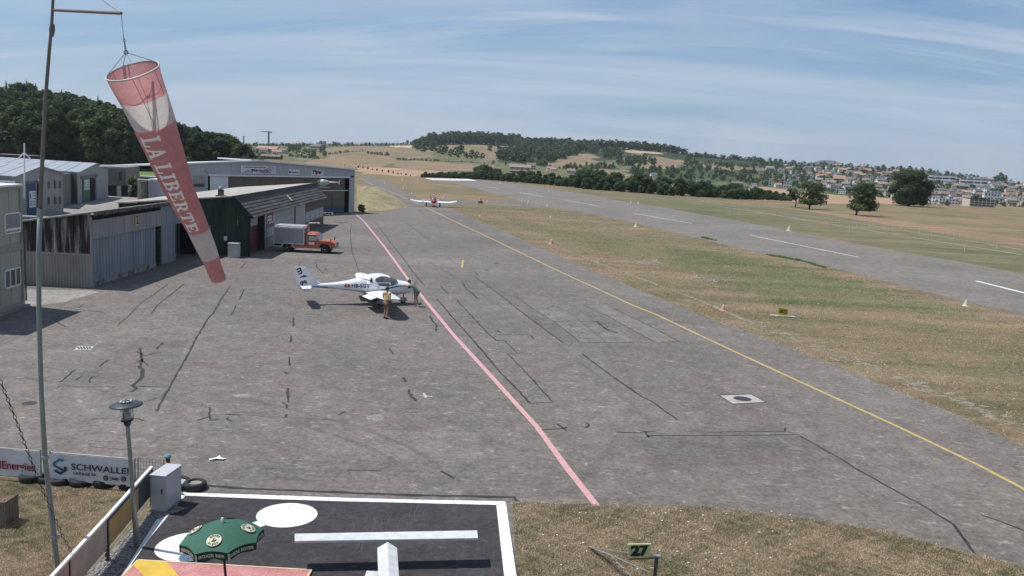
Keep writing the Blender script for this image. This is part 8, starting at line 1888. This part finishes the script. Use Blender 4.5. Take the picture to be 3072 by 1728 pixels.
# ---------------------------------------------------------------- houses
RF = {'red': mat('orange_red_tiles', (.40, .235, .18), .85, (.33, .20, .16), .3), 'brown': mat('brown_tiles', (.21, .155, .135), .85, (.16, .12, .11), .3), 'grey': mat('grey_tiles', (.17, .165, .17), .85, (.13, .13, .135), .3), 'tan': mat('weathered_tiles', (.30, .23, .20), .85, (.24, .19, .17), .3), 'white': mat('pale_flat_roof', (.42, .41, .40), .8)}
WL = {'white': mat('white_render', (.80, .79, .77), .8, (.74, .73, .71), .5), 'cream': mat('cream_render', (.55, .50, .42), .8, (.5, .46, .39), .5), 'wood': mat('brown_timber', (.13, .085, .06), .85, (.10, .07, .05), .6), 'grey': mat('grey_render', (.36, .35, .34), .8)}
M_win = mat('dark_window', (.045, .05, .06), .2, spec=.5)
def house_parts(L_, W, He, Hr, roof, wall, flat=False, floors=2, nw=4):
    """meshes for a house: walls, roof, windows on all sides"""
    w = MB()
    if flat: w.box(-L_ / 2, -W / 2, -4, L_ / 2, W / 2, He)
    else:
        w.box(-L_ / 2, -W / 2, -4, L_ / 2, W / 2, He)
        for s in (-1, 1): x = s * L_ / 2; w.add([(x, -W / 2, He), (x, W / 2, He), (x, 0, Hr - .15)], [(0, 1, 2)])
    r_ = MB()
    if flat: r_.box(-L_ / 2 - .3, -W / 2 - .3, He, L_ / 2 + .3, W / 2 + .3, He + .35)
    else:
        for s in (-1, 1):
            e_ = Vector((0, s * (W / 2 + .7), He - .35)); rg_ = Vector((0, 0, Hr)); x0, x1 = -L_ / 2 - .6, L_ / 2 + .6
            r_.hexa([(x0, e_.y, e_.z), (x1, e_.y, e_.z), (x1, 0, rg_.z), (x0, 0, rg_.z)], [(x0, e_.y, e_.z + .25), (x1, e_.y, e_.z + .25), (x1, 0, rg_.z + .25), (x0, 0, rg_.z + .25)])
    wins = []
    fh = He / floors
    for f in range(floors):
        for i in range(nw):
            x = -L_ / 2 + L_ * (i + .5) / nw; ww = L_ / nw * .45
            for s in (-1, 1): m = MB(); y0 = s * W / 2; m.box(x - ww / 2, min(y0, y0 + s * .08), f * fh + fh * .3, x + ww / 2, max(y0, y0 + s * .08), f * fh + fh * .8); wins.append(m)
        for i in range(2):
            y = -W / 2 + W * (i + .5) / 2
            for s in (-1, 1): m = MB(); x0 = s * L_ / 2; m.box(min(x0, x0 + s * .08), y - .8, f * fh + fh * .3, max(x0, x0 + s * .08), y + .8, f * fh + fh * .8); wins.append(m)
    return w, r_, wins
def one_mesh(L_, W, He, Hr, roof, wall, flat=False, floors=2, nw=4):
    w, r_, wins = house_parts(L_, W, He, Hr, roof, wall, flat, floors, nw); m = MB(); m.add(w.v, w.f, 0); m.add(r_.v, r_.f, 1)
    for q in wins: m.add(q.v, q.f, 2)
    m.box(L_ * .2, -.4, Hr - 1 if not flat else He, L_ * .2 + .8, .4, (Hr if not flat else He) + .9, 0)
    me = m.mesh('house', [WL[wall], RF[roof], M_win]); return me
HV = {}
for key, a in {'red': (12, 9, 5, 8.2, 'red', 'white'), 'red2': (14, 10, 4.5, 8.5, 'red', 'cream'), 'brown': (12, 9.5, 5, 8.4, 'brown', 'cream'), 'brown2': (13, 10, 4.6, 8.6, 'brown', 'white'), 'grey': (12, 9, 5.2, 8, 'grey', 'white'), 'tan': (13, 9, 5, 8.4, 'tan', 'cream')}.items(): HV[key] = one_mesh(*a)
HV['cube'] = one_mesh(10, 8, 6.2, 6.2, 'white', 'white', True, 2, 3); HV['long'] = one_mesh(22, 9, 6, 6, 'white', 'white', True, 2, 6); HV['shed'] = one_mesh(20, 12, 4, 7, 'brown', 'wood', False, 1, 3)
HL = {'red': ('pale gabled house with orange red roof in the hillside town', 'red roofed houses of the town'), 'red2': ('cream house under a broad orange red roof in the hillside town', 'red roofed cream houses of the town'), 'brown': ('cream house with brown roof in the hillside town', 'brown roofed houses of the town'), 'brown2': ('white house with brown roof in the hillside town', 'brown roofed white houses of the town'), 'grey': ('white house with dark grey roof in the hillside town', 'grey roofed houses of the town'), 'tan': ('cream house with weathered pinkish roof in the hillside town', 'pinkish roofed houses of the town'), 'cube': ('small white flat roofed house in the hillside town', 'white cube houses of the town'), 'long': ('long white flat roofed house in the hillside town', 'long white houses of the town'), 'shed': ('brown timber barn', None)}
used_pos = []
def put_house(kind, px, py, wpx, rz=None, label=None, group=None, hz_=1.0):
    g = hit(px, py); L0 = {'cube': 10, 'long': 22, 'shed': 20}.get(kind, 12.5); s = wpx * g.y / FPX / L0; o = link('house', HV[kind], None, g, (0, 0, R.uniform(-.7, .5) if rz is None else rz), (s, s, s * hz_)); used_pos.append((px, py, wpx)); lb_, gr = HL[kind]
    return tag(o, label or lb_, 'house', group if label else gr)
# the ones that stand out
put_house('cube', 2261, 561, 18, -.25, 'white cube house at the left end of the row above the wheat field'); put_house('cube', 2302, 557, 24, -.3, 'second white cube house of the row above the wheat field'); put_house('red', 2333, 562, 20, .2, 'white house with orange gable in the row above the wheat field'); put_house('cube', 2362, 566, 24, -.3, 'tall white cube house at the right end of the row above the wheat field', hz_=1.3)
put_house('cube', 2362, 536, 16, -.2, 'small white box house upslope of the white row'); put_house('long', 2406, 541, 26, -.1, 'low white bar building in the lower town left of the meadow trees'); put_house('long', 2108, 547, 36, -.15, 'white two storey farmhouse beyond the shrub belt'); put_house('shed', 2210, 556, 32, -.1, 'wide low barn with grey roof beside the dark green field')
put_house('red', 2461, 540, 27, -.1, 'bright orange roofed house above the rounder meadow tree'); put_house('red2', 2516, 547, 30, -.2, 'bright orange roofed house just upslope of the lone meadow tree'); put_house('red', 2525, 518, 22, -.1, 'orange roofed house high in the town centre'); put_house('red', 2514, 502, 18, .2, 'orange roofed house on the upper rim of the town'); put_house('red2', 2600, 519, 20, .1, 'red roofed house beside the large dark tree'); put_house('red', 2573, 530, 22, -.3, 'pink roofed house left of the large dark tree')
put_house('brown', 2245, 518, 22, .3, 'yellowish gabled house at the left end of the town'); put_house('brown2', 2278, 521, 24, -.2, 'white house with brown roof at the left end of the town'); put_house('tan', 2308, 514, 22, 0, 'house with pinkish roof left of the town centre'); put_house('grey', 2342, 520, 20, 0, 'grey roofed house left of the town centre'); put_house('grey', 1960, 532, 20, .2, 'white house with slate roof behind the shrub belt'); put_house('tan', 1712, 521, 22, 0, 'small house hidden in the shrub belt by the pale field')
put_house('long', 2500, 573, 34, -.1, 'white villa row behind the lone meadow tree'); put_house('long', 2545, 578, 26, .1, 'white villa with dark windows just left of the large dark tree'); put_house('grey', 2640, 551, 26, .1, 'grey roofed house at the edge of the large dark tree')
# terraced apartment blocks
def terrace(label, x0, y0, x1, y1, rows, steps):
    g0 = hit(x0, y0 + 14); k = g0.y / FPX; t_ = thing('apartment_block', label, 'building', g0, radians(-12)); Lw = (x1 - x0) * k * 1.02
    MB().box(0, 0, -6, Lw, 12, 14 * k + 3).build('wall', M_win, t_); zt = 14 * k + 3
    for j in range(rows): MB().box(-.5, -.7, zt - 2.2 - j * 3.1, Lw + .5, -.1, zt - .6 - j * 3.1).build('balcony_band', WL['white'], t_)
    MB().box(-.6, -.8, zt, Lw + .6, 12.4, zt + .6).build('roof', RF['white'], t_)
    for q in range(5): MB().box(Lw * q / 4 - .3, -.9, -1, Lw * q / 4 + .3, -.7, zt).build('pier', WL['white'], t_)
    for j in range(steps):
        sx = Lw * (.45 - .05 * j); yy_ = -8 - j * 8.5; zz_ = gz(g0.x + sx, g0.y + yy_) - g0.z
        m = MB().box(sx, yy_, zz_ - 4, sx + Lw * .42, yy_ + 8, zz_ + 3.0).build('terrace_step', WL['grey'], t_); MB().box(sx - .3, yy_ - .5, zz_ + 1.4, sx + Lw * .42 + .3, yy_ - .1, zz_ + 2.6).build('parapet', WL['white'], m); MB().box(sx + .4, yy_ - .08, zz_ - 1.5, sx + Lw * .40, yy_ - .02, zz_ + 1.1).build('window_band', M_win, m)
    for j in range(max(0, steps - 1)):
        sx = -Lw * .18 - Lw * .04 * j; yy_ = -7 - j * 8.5; zz_ = gz(g0.x + sx, g0.y + yy_) - g0.z
        m = MB().box(sx, yy_, zz_ - 4, sx + Lw * .34, yy_ + 8, zz_ + 3.0).build('terrace_step', WL['cream'], t_); MB().box(sx - .3, yy_ - .5, zz_ + 1.4, sx + Lw * .34 + .3, yy_ - .1, zz_ + 2.6).build('parapet', WL['white'], m); MB().box(sx + .4, yy_ - .08, zz_ - 1.5, sx + Lw * .32, yy_ - .02, zz_ + 1.1).build('window_band', M_win, m)
    used_pos.extend([((x0 + x1) / 2 + q, (y0 + y1) / 2 + r__, 45) for q in (-25, 0, 25) for r__ in (0, 15)])
terrace('long banded white apartment block with stepped terraces right of the large dark tree', 2783, 533, 2858, 548, 3, 4)
terrace('second long banded apartment block with stepped terraces nearer the right edge', 2877, 546, 2952, 560, 3, 4)
g = hit(2945, 621); k = g.y / FPX; t_ = thing('apartment_block', 'white block with three rows of dark window bands at the right foot of the town', 'building', g, radians(-14))
MB().box(-34 * k, 0, -2, 34 * k, 12, 22 * k).build('wall', WL['cream'], t_); MB().box(-35 * k, -.4, 24 * k, 35 * k, 12, 24 * k).build('roof', RF['white'], t_)
for j in range(3):
    for q in range(6): MB().box((-31 + q * 10.8) * k, -.15, (3 + j * 7) * k, (-23 + q * 10.8) * k, -.03, (7 + j * 7) * k).build('window', M_win, t_)
used_pos += [(2945 + q, 608, 40) for q in (-20, 0, 20)]
put_house('cube', 2962, 602, 26, -.2, 'white cube apartment house above the banded white block', hz_=1.5); put_house('long', 3000, 612, 30, -.1, 'low white row house right of the banded white block'); put_house('tan', 3030, 612, 28, 0, 'white house with pale brown roof at the right foot of the town'); put_house('long', 2840, 612, 56, -.05, 'long white row along the meadow edge below the apartment blocks'); put_house('long', 2820, 600, 40, -.05, 'white terraced row below the left apartment block'); put_house('red', 2896, 601, 22, 0, 'red roofed house between the two white rows'); put_house('red2', 3058, 592, 22, .1, 'red roofed house near the right edge of the photo'); put_house('tan', 2992, 548, 18, 0, 'pinkish square house beside the round skyline tree'); put_house('brown', 2949, 545, 20, 0, 'dark roofed chalet on the skyline'); put_house('grey', 3010, 555, 16, 0, 'grey roofed house right of the round skyline tree'); put_house('red', 3056, 565, 18, 0, 'red roofed house under the skyline at the right edge')
# the rest of the town
kinds = ['red', 'grey', 'brown', 'brown2', 'grey', 'tan', 'cube', 'brown2', 'grey', 'cube', 'long', 'cube', 'grey', 'tan']
placed = 0; tries = 0
while placed < 205 and tries < 14000:
    tries += 1; x = R.uniform(2350, 3110); y = R.uniform(498, 618)
    if not inpoly(np.array([x]), np.array([y]), TOWN)[0]: continue
    if x < 2420 and y > 545: continue
    w = float(np.interp(y, [498, 540, 615], [13, 19, 26])) * R.uniform(.8, 1.15)
    if any(abs(x - a) < (w + c) * .38 and abs(y - b) < 6.5 for a, b, c in used_pos): continue
    put_house(R.choice(kinds), x, y, w); placed += 1
print('houses', placed)
# hamlet on the left skyline
put_house('red2', 806, 456, 50, -.05, 'long farmhouse with broad orange roof in the skyline hamlet', hz_=.5); put_house('red', 830, 463, 28, .3, 'red roofed farmhouse in front of the long farmhouse', hz_=.7); put_house('brown', 850, 461, 24, -.3, 'dark gabled barn house beside the red farmhouse'); put_house('shed', 815, 477, 56, -.03, 'long dark open barn at the foot of the hamlet', hz_=.7)
put_house('grey', 790, 461, 24, .3, 'grey roofed house in the hamlet'); put_house('grey', 750, 459, 18, -.2, 'small grey house at the left of the hamlet')
put_house('tan', 1560, 512, 58, -.03, 'long farm with broad pinkish roof at the foot of the central hill', hz_=.45); put_house('brown', 1592, 508, 28, .1, 'pinkish roofed wing of the farm at the foot of the central hill'); put_house('shed', 1473, 513, 46, -.02, 'brown timber barn left of the long pink roofed farm', hz_=.75); put_house('red', 1650, 513, 20, .1, 'small red roofed house right of the long farm'); put_house('red', 1662, 514, 16, -.4, 'smallest red gabled house right of the long farm'); put_house('shed', 1555, 518, 50, -.02, 'low dark stable in front of the long pink roofed farm', hz_=.45)
g = hit(952, 444); k = g.y / FPX; ch_ = thing('church', 'village church with long grey roof and square tower on the left skyline', 'church', g, radians(-20)); MB().box(-16 * k, -5, -1, 16 * k, 5, 5 * k).build('nave', WL['cream'], ch_); r_ = MB(); r_.add([(-18 * k, -7, 4.5 * k), (20 * k, -7, 4.5 * k), (14 * k, 0, 13 * k), (-18 * k, 0, 9 * k), (-18 * k, 7, 4.5 * k), (20 * k, 7, 4.5 * k)], [(0, 1, 2, 3), (3, 2, 5, 4), (0, 3, 4), (1, 5, 2)]); r_.build('roof', RF['grey'], ch_); MB().box(21 * k, -2.6, 0, 27 * k, 2.6, 21 * k).build('tower', WL['grey'], ch_)
for k_i in range(26):
    px = 728 + k_i * 19 + R.uniform(-5, 5)
    if px < 1230: put_house(R.choice(['grey', 'tan', 'brown2', 'red', 'grey']), px, 436.5, R.uniform(9, 14), None, 'tiny far house along the left skyline', 'houses along the left skyline')
# cranes
g = hit(806, 438); k = g.y / FPX
cr = thing('tower_crane', 'tall tower crane with a horizontal jib above the skyline hamlet', 'crane', g); M_cr = mat('grey_crane_steel', (.16, .17, .19), .6)
MB().box(-.9 * 1, -.9, 0, .9, .9, 42 * k).build('tower', M_cr, cr); MB().box(-27 * k, -.6, 40 * k, 9 * k, .6, 41.3 * k).build('jib', M_cr, cr); MB().box(6 * k, -.8, 37.5 * k, 9 * k, .8, 40 * k).build('counterweight', M_cr, cr); MB().tube([(-20 * k, 0, 41 * k), (0, 0, 44 * k), (8 * k, 0, 41 * k)], .35, 5).build('tie_rod', M_cr, cr)
g = hit(731, 437); cr = thing('tower_crane', 'small far crane mast at the left end of the skyline hamlet', 'crane', g); MB().box(-.6, -.6, 0, .6, .6, 28 * k).build('tower', M_cr, cr); MB().box(-3 * k, -.5, 26 * k, 2.5 * k, .5, 27.2 * k).build('jib', M_cr, cr)
# marker posts beside the big hangar's far corner
for px, py in ((1020, 490), (1032, 493), (1045, 496), (1066, 500)): g = hit(px, py + 4); o = MB().lathe([(.6, 0), (.4, 4.5 * g.y / FPX), (.1, 5 * g.y / FPX)], n=8).build('approach_post', M_cream2); o.location = g; tag(o, 'pale stake standing in the field behind the corner of the metal hangar', 'stake', 'row of pale stakes behind the metal hangar')
# power line pylons on the slope
for px, py, h in ((2010, 462, 22), (2264, 481, 18)): g = hit(px, py); k = g.y / FPX; o = MB().tube([(0, 0, 0), (0, 0, h * k)], [.5, .25], 5); o.box(-2, -.2, h * k * .86, 2, .2, h * k * .9); o = o.build('power_pole', M_cr); o.location = g; tag(o, ('left' if px < 2100 else 'right') + ' power line pole on the slope of the central hill', 'pole')
# far hills, distance haze put into their pale blue colour
mb = MB(); vs = []
for i in range(41):
    px = 2425 + i * 3; yy_ = 480 + 22 * abs((i - 18) / 22) ** 2; p = P(px, yy_, 6500); q = P(px, 560, 6500); vs += [tuple(q), tuple(p), (p.x, p.y + 900, p.z - 60)]
mb.add(vs, [(3 * i, 3 * i + 3, 3 * i + 4, 3 * i + 1) for i in range(40)] + [(3 * i + 1, 3 * i + 4, 3 * i + 5, 3 * i + 2) for i in range(40)]); tag(mb.build('distant_hills', mat('hazed_hill', (.20, .27, .29), .9, (.18, .25, .27), .002)), kind='structure')

# ---------------------------------------------------------------- mound and shadow stand-in bush beside the metal hangar
gm = G(1130, 622); 
def mound():
    pts = [(1069, 636), (1130, 634), (1190, 628), (1236, 620), (1180, 594), (1128, 573), (1092, 560), (1070, 555)]
    g = [G(*p) for p in pts]; cxy = sum((Vector((p.x, p.y, 0)) for p in g), Vector()) / len(g); mb = MB(); n = len(g); ring = 7; vs = []
    for r_ in range(ring + 1):
        f = r_ / ring
        for p in g:
            q = Vector((p.x, p.y, 0)).lerp(cxy, f); vs.append((q.x, q.y, .012 + 1.9 * (sin(f * pi / 2) ** 1.5) + (R.uniform(-.12, .12) if 0 < r_ < ring else 0)))
    mb.add(vs, [(i * n + k, i * n + (k + 1) % n, (i + 1) * n + (k + 1) % n, (i + 1) * n + k) for i in range(ring) for k in range(n)]); return mb.build('grass_mound', M_mound, smooth=True)
M_mound = mat('dry_tall_grass', (.28, .225, .135), .95, (.15, .145, .075), .35, lo=.4, hi=.62, fine=.35, fscale=3.0, bump=.8, bscale=4); fixn(tag(mound(), kind='structure'))
g = G(1084, 636); tree('shrub', g, 1.2, 'low bush standing in for shade at the corner of the metal hangar', None, w=1.3, parts=False, name='bush', cat='bush')  # shrub kept as a stand-in for the hangar's shadow on the mound
g = P(410, 590, 138); tree('shrub', Vector((g.x, g.y, 0)), 3.2, 'yellowish bush beside the wall with the number 33', None, w=.9, parts=False, name='bush', cat='bush')

# ---------------------------------------------------------------- grass tufts close by and on the edges
def tufts(name, pts, hlo, hhi, M, label, seed, blades=5, wb=.012):
    rs = np.random.RandomState(seed); n = len(pts); P_ = []; T_ = []
    base = np.array([[p[0], p[1], 0] for p in pts]); X_, Y_ = base[:, 0], base[:, 1]
    sp_n = np.sin(X_ * 1.7 + 2 * np.sin(Y_ * .9)) + np.sin(Y_ * 2.3 + 1.5 * np.sin(X_ * 1.3 + 1)) + .8 * np.sin(X_ * 4.1 - Y_ * 3.3) + .5 * np.sin(X_ * .45 + Y_ * .3)
    sp_n = sp_n * .6 + np.sin(X_ * 9.1 + 3 * np.sin(Y_ * 5.3)) * .7 + np.sin(Y_ * 11.7 + 2 * np.sin(X_ * 6.1)) * .5
    tone = np.clip(.60 + .20 * sp_n, 0, 1)
    for b in range(blades):
        a = rs.uniform(0, 2 * pi, n); h = rs.uniform(hlo, hhi, n); ln = rs.uniform(.2, .9, n) * h; off = rs.normal(0, .03, (n, 2)); c = base.copy(); c[:, :2] += off
        sd_ = np.stack([-np.sin(a), np.cos(a), 0 * a], 1) * wb * rs.uniform(.7, 1.6, n)[:, None]; tip = c + np.stack([np.cos(a) * ln, np.sin(a) * ln, h], 1); mid = c * .5 + tip * .5 + np.stack([0 * a, 0 * a, h * .15], 1)
        P_.append(np.stack([c - sd_, c + sd_, tip + sd_ * .15, mid - sd_ * .8], 1).reshape(-1, 3)); T_.append(np.repeat(np.clip(tone + rs.normal(0, .22, n), 0, 1), 4))
    o = link(name, leaf_mesh(name, np.concatenate(P_), np.concatenate(T_), [M])); return tag(o, label, 'grass', kind='stuff')
def region(poly, n, seed, clump=.0):
    rs = np.random.RandomState(seed); q = np.array([[G(*p).x, G(*p).y] for p in poly]); lo_, hi_ = q.min(0), q.max(0); out_ = []
    while len(out_) < n:
        c = rs.uniform(lo_, hi_, (n, 2)); m_ = inpoly(c[:, 0], c[:, 1], [tuple(v) for v in q]); out_ += list(c[m_])
    return out_[:n]
BR_ = [(1537, 1509), (1805, 1515), (2140, 1524), (2415, 1557), (2659, 1597), (2842, 1646), (2964, 1673), (3072, 1704), (3200, 1800), (3200, 1900), (1565, 1900)]
tufts('dry_grass', region(BR_, 52000, 3), .012, .042, LF_dry, 'short dry grass in the foreground on the right', 3, wb=.007)
BL_ = [(0, 1446), (120, 1452), (400, 1482), (452, 1492), (180, 1800), (-200, 1800), (-200, 1440)]
tufts('dry_grass', region(BL_, 18000, 4), .012, .042, LF_dry, 'short dry grass behind the banner fence on the left', 4, wb=.007)
BE_ = [(1342, 622), (1402, 648), (1489, 683), (1559, 714), (1771, 808), (1966, 888), (2286, 1010), (2491, 1088), (2686, 1168), (2886, 1248), (3072, 1339), (3200, 1380), (3200, 990), (2914, 912), (2514, 809), (2257, 755), (1911, 672), (1728, 635), (1560, 618)]
tufts('meadow_grass', region(BE_, 50000, 5), .015, .05, LF_dry, 'rough grass between the taxiway and the runway', 5, blades=3, wb=.02)
wd_ = []
for k in range(900):
    f = R.random(); px = float(np.interp(f, [0, .25, .5, 1], [2105, 2130, 2300, 2480])); py = float(np.interp(px, [2105, 2140, 2300, 2400, 2480], [713, 720, 764, 782, 805])); 
    if 2150 < px < 2300 or R.random() < .3: continue
    g = G(px, py + R.uniform(-3, 2)); wd_.append((g.x, g.y))
tufts('weeds', wd_, .04, .13, LF_weed, 'bright green weeds along the near edge of the runway', 6, blades=6, wb=.05)
ed = []
for poly in ([(1537, 1508), (1805, 1514), (2140, 1523), (2415, 1556), (2659, 1596), (2842, 1645), (3072, 1703)], [(1342, 623), (1402, 649), (1489, 684), (1559, 715), (1771, 809), (1966, 889), (2286, 1011), (2686, 1169), (3072, 1340)]):
    q = densify([Vector((G(*p).x, G(*p).y, 0)) for p in poly], .06, .05); ed += [(p.x + R.uniform(-.08, .08), p.y + R.uniform(-.08, .08)) for p in q]
tufts('edge_grass', ed, .015, .05, LF_dry, 'grass fringe along the apron edges', 7, blades=5, wb=.010)
# white clover patches
fl = MB(); rr = random.Random(9)
for cx_, cy_, n in ((1965, 786, 46), (2095, 836, 20), (2140, 846, 20), (1930, 790, 20), (1900, 783, 14)):
    for k in range(n): g = G(cx_ + rr.gauss(0, 14), cy_ + rr.gauss(0, 4)); s = rr.uniform(.02, .05); fl.box(g.x - s, g.y - s, .05, g.x + s, g.y + s, .10)
for k in range(60): g = G(rr.uniform(1600, 2400), rr.uniform(1530, 1720)); s = rr.uniform(.010, .022); fl.box(g.x - s, g.y - s, .01, g.x + s, g.y + s, .03)
tag(fl.build('white_clover', M_whitep), 'small white blossoms scattered in the grass', 'flowers', kind='stuff')

# ---------------------------------------------------------------- air: thin summer haze over the whole valley
hz = MB(); hz.box(-9400, -60, -330, 9400, 9300, 230); M = bpy.data.materials.new('thin_haze'); M.use_nodes = True; t = M.node_tree; t.nodes.clear()
o_ = t.nodes.new('ShaderNodeOutputMaterial'); pv = t.nodes.new('ShaderNodeVolumePrincipled'); pv.inputs['Color'].default_value = (.86, .93, 1, 1); pv.inputs['Density'].default_value = .00008; pv.inputs['Anisotropy'].default_value = .2
t.links.new(pv.outputs[0], o_.inputs['Volume']); hz_o = hz.build('haze', M); hz_o['kind'] = 'stuff'; hz_o['label'] = 'thin summer haze over the valley'
